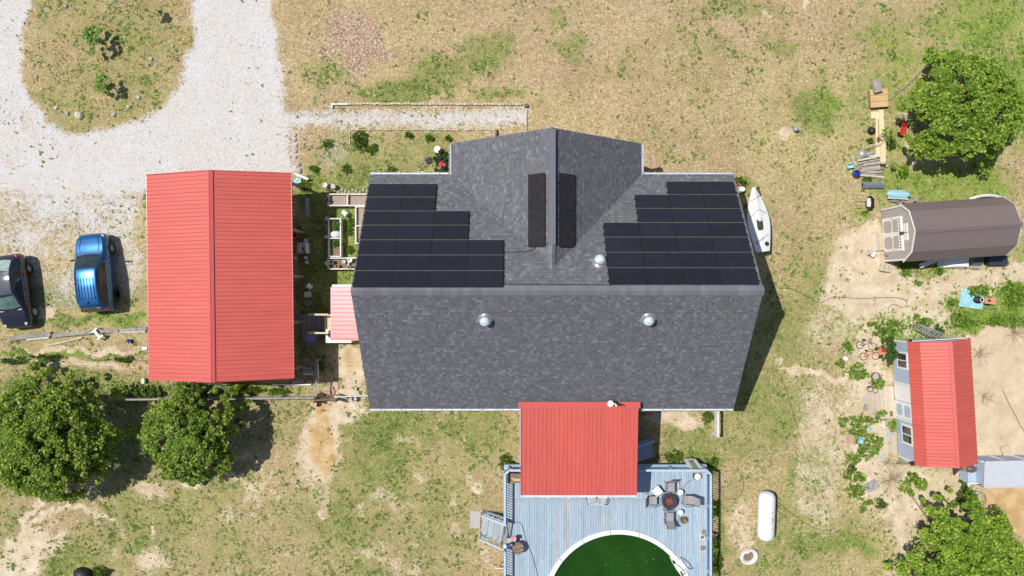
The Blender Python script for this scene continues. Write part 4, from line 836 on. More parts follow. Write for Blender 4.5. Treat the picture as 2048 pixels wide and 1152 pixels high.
MB().lathe([(.0, .24), (.16, .22), (.27, .12), (.29, 0), (0, 0)], 18, sx=1.1, sy=.8).build('dome', mat('brown_barrel', (.12, .09, .085), .4), gb, smooth=True); MB().box(-.3, .02, .02, .35, .3, .1).build('tray', M['brownwood'], gb); MB().box(-.05, .25, .08, .2, .08, .05).build('lip', M['palewood'], gb)
b = at(2013, 908); MB().box(0, 0, .06, .55, 1.05, .05, rz=.35).build('plank', M['tanwood'], tag(thing('ramp_board', 'pale board sloping up to the far wall of the white roofed coop', 'board', (b.x, b.y, 0)), None), loc=(0, 0, .05))
# ---------------------------------------------------------------- cars
def smooth(t): return t * t * (3 - 2 * t)
def car(name, label, loc, rz, S, paint, ribs, wheelx, mirror_y, roofspan, group=None, wsf=(0, 1), glassroof=False):
    """S: stations along y: (y, w, zb, zbelt, wroof, zroof)"""
    t = thing(name, label, 'car', loc, rz); 
    # interpolate the stations
    ys = [s[0] for s in S]; fine = []
    for i in range(len(S) - 1):
        n = max(2, int(abs(S[i + 1][0] - S[i][0]) / .09)); a = [np.array(S[max(i - 1, 0)]), np.array(S[i]), np.array(S[i + 1]), np.array(S[min(i + 2, len(S) - 1)])]
        for k in range(n):
            u = k / n; lin = a[1] * (1 - u) + a[2] * u; cr = .5 * ((2 * a[1]) + (a[2] - a[0]) * u + (2 * a[0] - 5 * a[1] + 4 * a[2] - a[3]) * u * u + (3 * a[1] - a[0] - 3 * a[2] + a[3]) * u ** 3); fine.append(.45 * lin + .55 * cr)
    fine.append(np.array(S[-1])); fine = np.array(fine)
    def sec(s):
        y, w_, zb, zl, wr, zr = s; h = zr - zl
        return [(0, zb), (.86 * w_, zb), (.97 * w_, zb + .10), (w_, (zb + zl) / 2), (.985 * w_, zl - .05), (.955 * w_, zl), (w_ * .92 + (wr - w_ * .92) * .5, zl + h * .52), (wr * 1.03, zl + h * .88), (wr * .95, zl + h * .965), (wr * .75, zr - .004 - h * 0), (wr * .4, zr + .012), (0, zr + .018)]
    def surf(y, v, off=0.0):
        i = int(np.clip(np.searchsorted(-fine[:, 0], -y) - 1, 0, len(fine) - 2)); u = (y - fine[i, 0]) / (fine[i + 1, 0] - fine[i, 0] + 1e-9); s = fine[i] * (1 - u) + fine[i + 1] * u; P = sec(s)
        k = int(min(v, len(P) - 1.001)); f = v - k; x = P[k][0] * (1 - f) + P[k + 1][0] * f; z = P[k][1] * (1 - f) + P[k + 1][1] * f
        dx = P[k + 1][0] - P[k][0]; dz = P[k + 1][1] - P[k][1]; L_ = math.hypot(dx, dz) + 1e-9; return (x + off * dz / L_, y, z - off * dx / L_ if dx < 0 else z + off)
    b = MB(); n = 12; ring = 2 * n - 2
    for s in fine:
        P = sec(s); full = [(x, s[0], z) for x, z in P] + [(-x, s[0], z) for x, z in P[-2:0:-1]]; b.v += full
    for i in range(len(fine) - 1):
        for k in range(ring): b.f.append((i * ring + k, (i + 1) * ring + k, (i + 1) * ring + (k + 1) % ring, i * ring + (k + 1) % ring))
    b.f.append(tuple(range(ring))); b.f.append(tuple((len(fine) - 1) * ring + k for k in range(ring))[::-1])
    b.build('body', paint, t, smooth=True)
    def patch(nm, ya, yb, va, vb, m, off=.012, mirror=False, parent=t, ny=10, nv=6, taper=(0, 0), both=True, tl=0):
        o = None
        for sgn in ((1, -1) if both else (1,)):
            q = MB(); v = []
            for i in range(ny + 1):
                y = ya + (yb - ya) * i / ny
                for k in range(nv + 1):
                    vv = va + (vb - va) * k / nv; yy = y + taper[0] * (k / nv) * (1 - i / ny) + taper[1] * (k / nv) * (i / ny); p = surf(yy, vv, off); v.append((sgn * p[0], p[1], p[2]))
            q.add(v, [(i * (nv + 1) + k, (i + 1) * (nv + 1) + k, (i + 1) * (nv + 1) + k + 1, i * (nv + 1) + k + 1) for i in range(ny) for k in range(nv)]); o = q.build(nm, m, parent, smooth=True)
        return o
    def across(nm, ya, yb, hw, m, off=.012, bow=0, ny=8, nx=12, narrow=0, vt=7.6):
        q = MB(); v = []
        for i in range(ny + 1):
            for k in range(nx + 1):
                u = -1 + 2 * k / nx; y = ya + (yb - ya) * i / ny + bow * u * u; vv = vt + (11 - vt - .001) * (1 - abs(u)); p = surf(y, vv, off); v.append((math.copysign(p[0], u), p[1], p[2] + off))
        q.add(v, [(i * (nx + 1) + k, (i + 1) * (nx + 1) + k, (i + 1) * (nx + 1) + k + 1, i * (nx + 1) + k + 1) for i in range(ny) for k in range(nx)]); return q.build(nm, m, t, smooth=True)
    return t, patch, across, surf
def wheels(t, x, ys, r=.34):
    for y in ys:
        for s in (-1, 1):
            wo = MB(); wo.lathe([(r * .62, -.10), (r, -.10), (r + .005, -.05), (r + .005, .05), (r, .10), (r * .62, .10)], 28).build('wheel', M['blackrub'], t, loc=(s * x, y, r)).rotation_euler = (0, R(90) * s, 0)
            wh = t.children[-1] if 0 else [c for c in t.children if c.name.startswith('wheel')][-1]
            b = MB(); b.lathe([(r * .58, .06), (r * .66, .10), (r * .62, .11), (r * .55, .07)], 24); b.lathe([(0, .10), (.06, .10), (.06, .06), (0, .05)], 12)
            for k in range(7):
                a = 2 * math.pi * k / 7; b.beam((.04 * math.cos(a), .04 * math.sin(a), .085), (r * .6 * math.cos(a), r * .6 * math.sin(a), .09), .035, .02)
            b.build('rim', M['rim'], wh, smooth=False)
            MB().lathe([(0, 0), (r + .06, 0), (r + .06, .012), (0, .012)], 28).build('wheel_arch', M['black'], t, loc=(s * (x + .012 - .03), y, r + .02)).rotation_euler = (0, R(90) * s, 0)
def surfx(y, v): return .905 if v < 3 else .885
# blue crossover: front to +y
S1 = [(2.26, .58, .34, .60, .50, .66), (2.18, .74, .28, .72, .62, .80), (2.0, .84, .25, .82, .70, .90), (1.6, .89, .24, .90, .76, 1.00), (1.2, .90, .24, .95, .78, 1.07), (.95, .905, .24, .98, .76, 1.14), (.55, .91, .24, 1.0, .70, 1.42), (.22, .91, .24, 1.0, .655, 1.60), (-.1, .91, .24, 1.01, .65, 1.66), (-.8, .91, .24, 1.03, .645, 1.68), (-1.5, .90, .24, 1.06, .63, 1.63), (-1.92, .885, .26, 1.08, .60, 1.54), (-2.06, .86, .28, 1.06, .62, 1.28), (-2.2, .82, .32, .92, .64, .98), (-2.26, .74, .36, .80, .60, .84)]
q = at(186, 545, .9); blue, patch, across, surf = car('blue_car', 'bright blue crossover car parked on the gravel with its nose pointing up the picture', (q.x, q.y, 0), R(5.5), S1, M['bluepaint'], 0, 0, 0, 0)
across('windshield', 1.02, .26, .7, M['glass'], .008, bow=-.10, vt=8.2); patch('side_window', .55, -1.95, 5.25, 7.3, M['glass'], .010, taper=(-.35, .28), ny=18)
across('rear_window', -1.97, -2.16, .6, M['glass'], .01, bow=.03, vt=8.0)
for k in range(6):                          # pressed ribs of the roof
    x = (k - 2.5) * .17; pts = [(x, y, surf(y, 11 - .6 - abs(x) * 1.2)[2] + .012) for y in np.linspace(-.35, -1.55, 9)]; MB().tube(pts, .022, 6).build('roof_rib', M['bluepaint'], blue, smooth=True)
for s in (-1, 1):
    MB().tube([(s * .88, y, 1.035) for y in (.6, 0, -.8, -1.5, -1.75)], .012, 5).build('window_trim', M['chrome'], blue)
    MB().lathe([(0, 0), (.075, .02), (.08, .08), (.04, .13), (0, .14)], 10, sx=1.4, sy=.8).build('side_mirror', M['bluepaint'], blue, loc=(s * 1.03, .78, 1.02), smooth=True)
    MB().beam((s * .86, .78, 1.02), (s * 1.0, .78, 1.06), .08, .05).build('mirror_arm', M['black'], blue)
    MB().tube([(s * .50, 1.1, 1.085), (s * .56, 1.5, 1.05), (s * .48, 2.0, .92)], .011, 5).build('hood_crease', M['darkpaint'], blue)
    MB().lathe([(0, 0), (.13, .0), (.14, .03), (.08, .05), (0, .055)], 12, sx=.8, sy=1.5).build('headlight', M['lens'], blue, loc=(s * .69, 1.97, .80), smooth=True)
    MB().lathe([(0, 0), (.1, .01), (.11, .06), (.05, .12), (0, .12)], 10, sx=.7, sy=1.6).build('taillight', M['redlens'], blue, loc=(s * .76, -2.06, .98), smooth=True)
    for y in (.05, -.85): MB().box(s * .915, y, .93, .03, .17, .03).build('door_handle', M['bluepaint'], blue)
MB().add([(-.02, -1.62, 1.64), (.02, -1.62, 1.64), (.0, -1.80, 1.70), (0, -1.83, 1.60)], [(0, 1, 2), (0, 2, 3), (1, 3, 2)]).build('antenna_fin', M['black'], blue)
MB().box(0, 1.06, 1.10, 1.3, .11, .02).build('wiper_cowl', M['black'], blue); MB().box(0, -2.25, .66, 1.2, .06, .12).build('rear_bumper', M['black'], blue)
for s in (-1, 1):
    for y in (.98, -.02, -.98): MB().tube([(s * surfx(y, v), y, z) for v, z in ((1, .36), (2, .62), (3, .96))], .007, 4).build('door_seam', M['black'], blue)
    MB().tube([(s * .60, y, 1.70 - .05 * abs(y + .8)) for y in (.1, -.6, -1.3, -1.75)], .016, 5).build('roof_rail', M['darkpaint'], blue)
for s in (-1, 1): MB().tube([(s * .1, 1.03, 1.14), (s * .62, .90, 1.20)], .01, 4).build('wiper', M['black'], blue)
wheels(blue, .82, (1.36, -1.33), .35)
S2 = [(2.14, .52, .30, .52, .44, .58), (2.04, .70, .24, .62, .58, .70), (1.8, .82, .22, .74, .68, .83), (1.35, .87, .21, .84, .74, .96), (1.05, .875, .21, .88, .72, 1.02), (.7, .88, .21, .90, .66, 1.20), (.3, .88, .21, .91, .60, 1.38), (-.1, .88, .21, .92, .57, 1.45), (-.7, .88, .21, .93, .56, 1.46), (-1.2, .87, .22, .95, .54, 1.38), (-1.6, .86, .23, .97, .54, 1.20), (-1.86, .83, .25, .97, .58, 1.04), (-2.06, .76, .30, .85, .56, .90), (-2.12, .66, .36, .74, .5, .78)]
q = at(22, 583, .8); dark, patch, across, surf = car('dark_hatchback', 'dark navy hatchback with a tinted glass roof, cut by the left edge of the picture', (q.x, q.y, 0), R(187.5), S2, M['darkpaint'], 0, 0, 0, 0)
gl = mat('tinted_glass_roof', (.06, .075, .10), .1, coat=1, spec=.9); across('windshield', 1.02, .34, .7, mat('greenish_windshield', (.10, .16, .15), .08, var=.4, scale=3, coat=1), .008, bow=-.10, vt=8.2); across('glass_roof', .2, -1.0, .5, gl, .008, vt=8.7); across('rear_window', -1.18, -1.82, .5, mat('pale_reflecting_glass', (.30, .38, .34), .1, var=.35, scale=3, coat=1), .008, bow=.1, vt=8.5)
patch('side_window', .6, -1.55, 5.25, 7.3, M['glass'], .010, taper=(-.4, .35), ny=18)
for s in (-1, 1):
    MB().lathe([(0, 0), (.12, .01), (.14, .05), (.08, .09), (0, .1)], 12, sx=.85, sy=1.9).build('headlight', M['lens'], dark, loc=(s * .60, 1.80, .70), smooth=True)
    MB().lathe([(0, 0), (.12, .01), (.13, .07), (.05, .12), (0, .12)], 10, sx=.9, sy=1.2).build('taillight', M['redlens'], dark, loc=(s * .66, -1.97, .86), smooth=True)
    MB().lathe([(0, 0), (.07, .02), (.075, .07), (.04, .12), (0, .13)], 10, sx=1.4, sy=.8).build('side_mirror', M['darkpaint'], dark, loc=(s * .98, .72, .92), smooth=True)
    MB().tube([(s * .85, y, .945) for y in (.9, .3, -.4, -1.0, -1.4)], .012, 5).build('window_trim', M['chrome'], dark)
    for y in (.0, -.8): MB().box(s * .885, y, .84, .03, .17, .03).build('door_handle', M['darkpaint'], dark)
MB().box(0, 1.10, 1.0, 1.25, .05, .02).build('wiper_cowl', M['chrome'], dark)
wheels(dark, .79, (1.30, -1.25), .31)
# ---------------------------------------------------------------- things in the yard
def T(name, label, cat, X, Y, z=0, rz=0, group=None, hz=None): q = at(X, Y, z if hz is None else hz); return thing(name, label, cat, (q.x, q.y, z), R(rz), group)
def P1(name, label, cat, X, Y, mb, m, z=0, rz=0, group=None, smooth=False):
    q = at(X, Y, z); o = mb.build(name, m, None, (q.x, q.y, z), R(rz), smooth); return tag(o, label, cat, group)
# propane tank
t = T('propane_tank', 'long white propane tank with rounded ends lying on the grass right of the deck', 'propane tank', 1531.5, 1031, 0, -2, hz=.6)
b = MB(); prof = [(0, -1.43), (.2, -1.41), (.36, -1.33), (.45, -1.18), (.48, -1.0), (.48, 1.0), (.45, 1.18), (.36, 1.33), (.2, 1.41), (0, 1.43)]
o = b.lathe(prof, 32).build('shell', M['tank'], t, loc=(0, 0, .68), smooth=True); o.rotation_euler = (R(90), 0, 0)
MB().lathe([(.481, -.012), (.486, 0), (.481, .012)], 32).build('weld_seam', M['offwhite'], t, loc=(0, -.08, .68)).rotation_euler = (R(90), 0, 0)
MB().lathe([(.19, 0), (.19, .08), (.12, .13), (0, .14)], 18).build('valve_cover', M['tank'], t, loc=(.0, -.1, 1.12), smooth=True)
for y in (.35, -.62): MB().cyl(.18, y, 1.05, 1.15, .035, n=8).build('fitting', M['orange'], t)
for y in (-.85, .85): MB().box(0, y, .12, .7, .22, .24).build('foot_block', M['concrete'], t)
# sandbox tub
t = T('oval_tub', 'broken white oval plastic tub holding dried grass, below the propane tank', 'tub', 1497, 1112, 0, 28)
MB().lathe([(.30, .02), (.38, .20), (.50, .24), (.55, .17), (.56, .0)], 28, sx=.98, sy=.82).build('rim', M['offwhite'], t, smooth=True); MB().lathe([(0, .05), (.3, .05)], 24, sx=1, sy=.8).build('dirt', M['soil'], t)
MB().box(.06, .36, .24, .26, .16, .04).build('lip', M['offwhite'], t)
# sail boat hull beside the house
q = at(1511, 440, .7); t = thing('boat_hull', 'white dinghy hull with brown stripes and open cockpit beside the east wall of the house', 'boat', (q.x + .0, q.y, 0), R(8))
b = MB(); n = 18; L = 3.75; SEC = []
for i in range(n + 1):
    u = i / n; y = L / 2 - u * L; w_ = .76 * (math.sin(min(1, u * 1.55) * math.pi / 2) ** .8) * (1 - .42 * max(0, (u - .45) / .55) ** 1.6); w_ = max(w_, .012); SEC.append((y, w_))
    b.v += [(-w_, y, .34), (-w_ * .98, y, .40), (-w_ * .45, y, .445), (0, y, .50 if u < .55 else .46), (w_ * .45, y, .445), (w_ * .98, y, .40), (w_, y, .34), (w_ * .7, y, .08 + .12 * (1 - min(1, u * 3))), (0, y, .0 + .16 * (1 - min(1, u * 3))), (-w_ * .7, y, .08 + .12 * (1 - min(1, u * 3)))]
for i in range(n):
    for k in range(10): b.f.append((i * 10 + k, i * 10 + (k + 1) % 10, (i + 1) * 10 + (k + 1) % 10, (i + 1) * 10 + k))
b.f += [tuple(range(10)), tuple(n * 10 + k for k in range(10))[::-1]]
tilt = Matrix.Translation((0, 0, .55)) @ Matrix.Rotation(R(14), 4, 'Y')
def bp(mb, nm, m, s=False): o = mb.build(nm, m, t, smooth=s); o.matrix_local = tilt; return o
bp(b, 'hull', M['white'])
b = MB(); b.prism([(.20 * math.copysign(abs(math.cos(a)) ** .5, math.cos(a)), -.28 + .36 * math.copysign(abs(math.sin(a)) ** .5, math.sin(a))) for a in np.linspace(0, 2 * math.pi, 21)[:-1]], .44, .475); bp(b, 'cockpit', mat('dark_cockpit', (.05, .052, .02), .8, var=.5))  # flat plate coloured dark to stand for the open hatch
b = MB(); b.prism([(.24 * math.copysign(abs(math.cos(a)) ** .5, math.cos(a)), -.28 + .40 * math.copysign(abs(math.sin(a)) ** .5, math.sin(a))) for a in np.linspace(0, 2 * math.pi, 21)[:-1]], .44, .468); bp(b, 'cockpit_rim', M['white'])
for (pa, pb, pc) in (((-.42, 1.08, .41), (0, 1.22, .505), (.40, 1.45, .41)), ((-.56, .12, .42), (0, .58, .508), (.54, .30, .42)), ((-.44, -1.32, .42), (0, -1.12, .47), (.50, -.92, .42)), ((-.42, -1.38, .42), (0, -1.20, .47), (.2, -1.08, .455))): bp(MB().tube([pa, pb, pc], .016, 5), 'stripe', M['brownwood'])
bp(MB().lathe([(0, .46), (.13, .46), (.13, .49), (.09, .50), (0, .5)], 18, x=.26, y=-1.45), 'inspection_port', M['charcoal'])
MB().box(-.2, 1.0, .28, .3, .1, .55).build('support_block', M['greywood'], t); MB().box(-.1, -1.2, .28, .3, .1, .55).build('support_block', M['greywood'], t)
q = at(1531, 462, .2); t = thing('tarp', 'crumpled blue and white tarp bundled along the right side of the boat', 'tarp', (q.x, q.y, 0), R(6))
V = []; 
for i in range(25):
    for k in range(9):
        u = i / 24; w_ = .32 * (.5 + .5 * math.sin(math.pi * min(1, u * 1.2)) + .3 * math.sin(u * 17)); V.append(((k / 8 - .5) * 2 * w_ * .55 + .07 * math.sin(u * 9), 1.25 - u * 2.5, max(.01, .33 * math.sin(math.pi * k / 8) * (1 - .5 * u) + random.uniform(-.05, .05))))
me = fast('sheet', V, [(i * 9 + k, (i + 1) * 9 + k, (i + 1) * 9 + k + 1, i * 9 + k + 1) for i in range(24) for k in range(8)], smooth=True); obj('sheet', me, M['tarp'], t)
P1('white_bucket', 'upturned white bucket in the weeds at the bow of the boat', 'bucket', 1481, 380, MB().lathe([(0, .34), (.15, .34), (.16, .32), (.19, 0)], 16), M['white'], 0, 0, 'white buckets', smooth=False)
P1('terracotta_pot', 'orange clay pot lying between the house corner and the white bucket', 'pot', 1474, 374, MB().lathe([(0, 0), (.1, 0), (.15, .25), (.17, .25), (.17, .29), (.13, .29), (.1, .05), (0, .05)], 14), M['terra'])
# well cap and pipes
P1('well_cap', 'small round white well cap standing on bare sand in the upper lawn', 'well cap', 1589, 260, MB().lathe([(.10, 0), (.10, .25), (.13, .26), (.13, .34), (.09, .37), (0, .38)], 16), M['galv'], smooth=False)
t = T('post_rail', 'white fence rail on posts running out from the south eave of the house', 'rail', 1426, 842, 0, 0)
MB().box(0, .0, 1.0, .14, 1.5, .05).build('rail', M['offwhite'], t)
for y in (-.68, .68): MB().box(0, y, .5, .10, .10, 1.0).build('post', M['white'], t)
for k in range(2): MB().box(0, 0, .4 + .3 * k, .03, 1.4, .09).build('lower_rail', M['offwhite'], t)
# --- deck furniture
q = at(1338, 1002, DZ + .3); fp = thing('fire_pit', 'round black fire pit table filled with red lava rock, ringed by four chairs', 'fire pit', (q.x, q.y, DZ))
MB().lathe([(.30, .0), (.42, .02), (.42, .06), (.28, .1)], 28).build('base', M['charcoal'], fp); MB().lathe([(.30, .42), (.50, .44), (.51, .50), (.48, .52), (.31, .50), (.29, .40), (0, .38)], 32).build('bowl', M['charcoal'], fp, smooth=False)
MB().lathe([(.56, .34), (.59, .36), (.59, .40), (.56, .40)], 36).build('outer_ring', M['charcoal'], fp); V = []
for k in range(12): MB().beam((.3 * math.cos(k * .5236), .3 * math.sin(k * .5236), .05), (.5 * math.cos(k * .5236), .5 * math.sin(k * .5236), .44), .03, .02).build('leg', M['charcoal'], fp)
rk = MB()
for k in range(130):
    a = random.uniform(0, 6.283); r_ = .27 * math.sqrt(random.random()); s = random.uniform(.022, .045); rk.box(r_ * math.cos(a), r_ * math.sin(a), .455 + random.uniform(0, .03), s, s, s, random.random() * 3, random.random(), random.random())
o = rk.build('lava_rock', M['coral'], fp); o['kind'] = 'stuff'; fp.scale = (.84, .84, .84)
def patio_chair():
    t = thing('patio_chair', 'x', 'chair', (0, 0, 0), 0, 'sling patio chairs around the fire pit'); s_ = M['greyfab']; f = M['charcoal']
    MB().add([(-.24, -.24, .40), (.24, -.24, .40), (.24, .0, .375), (-.24, 0, .375), (-.24, .22, .41), (.24, .22, .41)] + [(-.24, -.24, .385), (.24, -.24, .385), (.24, .0, .36), (-.24, 0, .36), (-.24, .22, .395), (.24, .22, .395)], [(0, 1, 2, 3), (3, 2, 5, 4), (7, 6, 9, 8), (8, 9, 10, 11), (0, 6, 7, 1), (4, 5, 11, 10), (0, 3, 9, 6), (3, 4, 10, 9), (1, 7, 8, 2), (2, 8, 11, 5)]).build('seat', s_, t)
    MB().add([(-.24, -.24, .40), (.24, -.24, .40), (.23, -.42, .74), (-.23, -.42, .74), (.22, -.52, .98), (-.22, -.52, .98)] + [(-.24, -.255, .39), (.24, -.255, .39), (.23, -.435, .73), (-.23, -.435, .73), (.22, -.535, .975), (-.22, -.535, .975)], [(0, 3, 2, 1), (3, 5, 4, 2), (6, 7, 8, 9), (9, 8, 10, 11), (5, 11, 10, 4), (0, 6, 9, 3), (3, 9, 11, 5), (1, 2, 8, 7), (2, 4, 10, 8)]).build('backrest', s_, t)
    for s in (-1, 1):
        MB().tube(resample([(s * .27, .30, .0), (s * .29, .26, .45), (s * .31, .16, .60), (s * .31, -.15, .62), (s * .27, -.36, .60)], .12), .016, 6).build('armrest', f, t); MB().tube([(s * .27, -.36, .6), (s * .29, -.22, .3), (s * .30, -.34, .0)], .014, 6).build('leg', f, t); MB().tube([(s * .25, .24, .40), (s * .25, -.25, .39), (s * .235, -.52, .98)], .014, 6).build('side_frame', f, t)
    MB().tube([(-.28, .27, .22), (.28, .27, .22)], .012, 6).build('stretcher', f, t); return t
pc0 = patio_chair()
for i, (X, Y, a, lab) in enumerate(((1341, 975, 180, 'grey sling patio chair above the fire pit with its back to the railing'), (1306, 1001, -90, 'grey sling patio chair left of the fire pit, nearest the red porch roof'), (1376, 1000, 82, 'grey sling patio chair right of the fire pit beside the right railing'), (1339, 1033, 8, 'grey sling patio chair below the fire pit, nearest the pool'))):
    q = at(X, Y, DZ + .4); rz = {0: 180, 1: -90, 2: 95, 3: 4}[i] + (0); L_ = (q.x, q.y, DZ)
    if i == 0: pc0.location = L_; pc0.rotation_euler = (0, 0, R(0)); pc0['label'] = lab; first = pc0
    else: copytree(pc0, L_, R({1: 90, 2: -92, 3: 185}[i]), lab)
pc0.rotation_euler = (0, 0, 0)
# chairs face the pit: the chair at the top faces down the picture
for c, a in zip([o for o in col.objects if o.get('category') == 'chair'], (180, -90 + 180 + 180, 90, 0)): c.rotation_euler = (0, 0, R(a))
t = T('side_table', 'square white side table between the top and left patio chairs', 'side table', 1315, 983, DZ, 38, hz=DZ + .45)
MB().box(0, 0, .44, .46, .46, .04).build('tabletop', M['white'], t)
for x in (-.18, .18):
    for y in (-.18, .18): MB().box(x, y, .21, .04, .04, .42).build('leg', M['white'], t)
for (X, Y, r_, h_, nm, lab, m) in ((1361, 985, .16, .42, 'round_stool', 'round white stool right of the top patio chair', 'white'), (1361, 1025, .15, .38, 'round_stool', 'round white stool between the right and lower patio chairs', 'white')):
    t = T(nm, lab, 'stool', X, Y, DZ, 0, 'round white stools', hz=DZ + h_); MB().lathe([(0, h_), (r_, h_), (r_, h_ - .05), (r_ * .85, h_ - .07), (r_ * .7, 0), (0, 0)], 20).build('drum', M[m], t); MB().lathe([(0, h_ + .012), (r_ * .9, h_ + .01), (r_ * .93, h_)], 20).build('lid', M['white'], t)
t = T('umbrella_base', 'white domed umbrella base near the upper right corner of the deck', 'umbrella base', 1396, 954, DZ, 0, hz=DZ + .3); MB().lathe([(.24, 0), (.25, .05), (.2, .12), (.0, .16)], 20).build('base', M['charcoal'], t); MB().lathe([(0, .33), (.18, .31), (.2, .27), (.16, .16), (0, .14)], 20).build('basin', M['white'], t, smooth=True)
P1('extension_cable', 'thin black cord winding from the umbrella base to the fire pit', 'cord', 1396, 956, MB().tube([Vector((at(x, y, DZ) - at(1396, 956, DZ)).xy.to_3d()) + Vector((0, 0, .015)) for x, y in ((1386, 959), (1376, 964), (1370, 970), (1365, 975), (1355, 982), (1347, 986))], .012, 5), M['cable'], DZ)
t = T('potted_plant', 'brown dried plant in a round pot below the white stools', 'potted plant', 1367, 1041, DZ, 0, hz=DZ + .3); MB().lathe([(0, 0), (.13, 0), (.19, .3), (.16, .3), (.14, .26), (0, .26)], 18).build('pot', M['brownwood'], t)
V, Q, C = tufts(np.array([[0, 0, .27]] * 14), np.full(14, .2), np.full(14, .14), np.tile([[.30, .24, .10]], (14, 1)), 6, .12); obj('stems', fast('stems', V, Q, C), M['grass'], t); MB().lathe([(0, 0), (.06, 0), (.06, .1), (0, .12)], 10, x=.24, y=-.12).build('saucer', M['white'], t)
for (X, Y, r_, m, s_, lab) in ((1407, 1065, .10, 'stone', 'soil', 'small grey pot, topmost of the three along the right deck edge'), (1405, 1074, .14, 'white', 'soil', 'white rimmed pot of green soil, largest along the right deck edge'), (1405, 1097, .11, 'stone', 'soil', 'small tan pot standing alone lower on the right deck edge')):
    t = T('flower_pot', lab, 'pot', X, Y, DZ, 0, 'pots along the right deck edge', hz=DZ + .2); MB().lathe([(0, 0), (r_ * .75, 0), (r_, .2), (r_ * 1.08, .2), (r_ * 1.08, .24), (r_ * .88, .24), (r_ * .8, .18)], 16).build('pot', M[m], t); MB().lathe([(0, .19), (r_ * .85, .19)], 14).build('soil', M['soil'], t)
t = T('round_table', 'round dark brown slatted patio table at the left edge of the deck', 'table', 1036, 1096, DZ, 15, hz=DZ + .5)
for k in range(6): 
    y = -.27 + k * .108; hw = math.sqrt(.33 ** 2 - y * y * .98) if abs(y) < .33 else .1; MB().box(0, y, .50, 2 * hw, .095, .035).build('slat', M['brownwood'], t)
MB().lathe([(.30, .46), (.345, .46), (.345, .52), (.325, .52), (.325, .48)], 28).build('hoop', M['charcoal'], t)
for k in range(4): MB().box(.2 * math.cos(k * 1.571), .2 * math.sin(k * 1.571), .23, .04, .04, .46).build('leg', M['charcoal'], t)
def folds(nm, lab, X, Y, z, sx, sy, m, rz=0, cat='towel'):
    V = [((i / 8 - .5) * sx, (k / 8 - .5) * sy, .05 * math.sin(i * 1.3) * math.cos(k * .9) + random.uniform(0, .03) + .05) for i in range(9) for k in range(9)]
    o = obj(nm, fast(nm, V, [(i * 9 + k, (i + 1) * 9 + k, (i + 1) * 9 + k + 1, i * 9 + k + 1) for i in range(8) for k in range(8)], smooth=True), M[m]); q = at(X, Y, z); o.location = q; o.rotation_euler = (0, 0, R(rz)); return tag(o, lab, cat)
folds('pink_towel', 'pink towel draped over the deck rail box near the brown round table', 1027, 1076, DZ + .55, .32, .22, 'pink'); folds('blue_towel', 'dark blue towel hanging on the rail left of the brown round table', 1016, 1090, DZ + .95, .26, .24, 'bluepl'); folds('white_towel', 'white towel hung over the left rail post beside the stairs', 1010, 1092, DZ + .97, .16, .2, 'white')
t = T('storage_tote', 'grey storage tote standing by the left rail next to the pink towel', 'storage box', 1022, 1082, DZ, -5, hz=DZ + .4); MB().box(0, 0, .22, .5, .32, .42).build('bin', M['greyfab'], t); MB().box(0, 0, .45, .53, .35, .03).build('lid', M['stone'], t)
P1('garden_hose', 'thin dark hose running across the deck from the left rail towards the pool', 'hose', 1026, 1046, MB().tube(resample([(at(x, y, DZ) - at(1026, 1046, DZ)).xy.to_3d() + Vector((0, 0, .02)) for x, y in ((1026, 1046), (1036, 1044), (1044, 1050), (1053, 1082), (1065, 1112), (1078, 1160), (1080, 1175))], .3), .014, 6), M['cable'], DZ)
t = T('deck_box', 'long dark deck box with pale wood on its lid, half under the porch roof', 'deck box', 1032, 956, DZ, 0, hz=DZ + .4); MB().box(.1, 0, .22, 1.2, .5, .44).build('box', M['charcoal'], t); MB().box(.1, 0, .455, 1.24, .54, .03).build('lid', M['brownwood'], t)
P1('pine_offcut', 'two pale pine offcuts lying on the lid of the dark deck box', 'wood', 1033, 958, MB().beam((-.3, .03, .02), (.25, -.02, .02), .05, .03).beam((-.2, -.05, .02), (.3, -.1, .02), .04, .03), M['palewood'], DZ + .47)
def lounger_frame(X, Y, rz, lab):
    t = T('folding_chair', lab, 'chair', X, Y, DZ, rz, 'folded wire chairs under the porch eave', hz=DZ + .5)
    for s in (-.28, .28): MB().tube(resample([(s, -.35, .0), (s, -.3, .35), (s, .1, .5), (s, .35, .85)], .15), .02, 6).build('side_frame', M['charcoal'], t); MB().tube([(s, .3, 0), (s, .0, .42)], .018, 6).build('leg', M['charcoal'], t)
    for k in range(5): MB().beam((-.27, -.3 + k * .1, .38 + k * .03), (.27, -.3 + k * .1, .38 + k * .03), .035, .012).build('strap', M['offwhite'], t)
    for k in range(3): MB().beam((-.27, .14 + k * .09, .54 + k * .13), (.27, .14 + k * .09, .54 + k * .13), .035, .012).build('strap', M['offwhite'], t)
lounger_frame(1184, 999, 12, 'left one of the two strapped patio chairs poking out below the red porch roof'); lounger_frame(1204, 1000, -10, 'right one of the two strapped patio chairs poking out below the red porch roof')
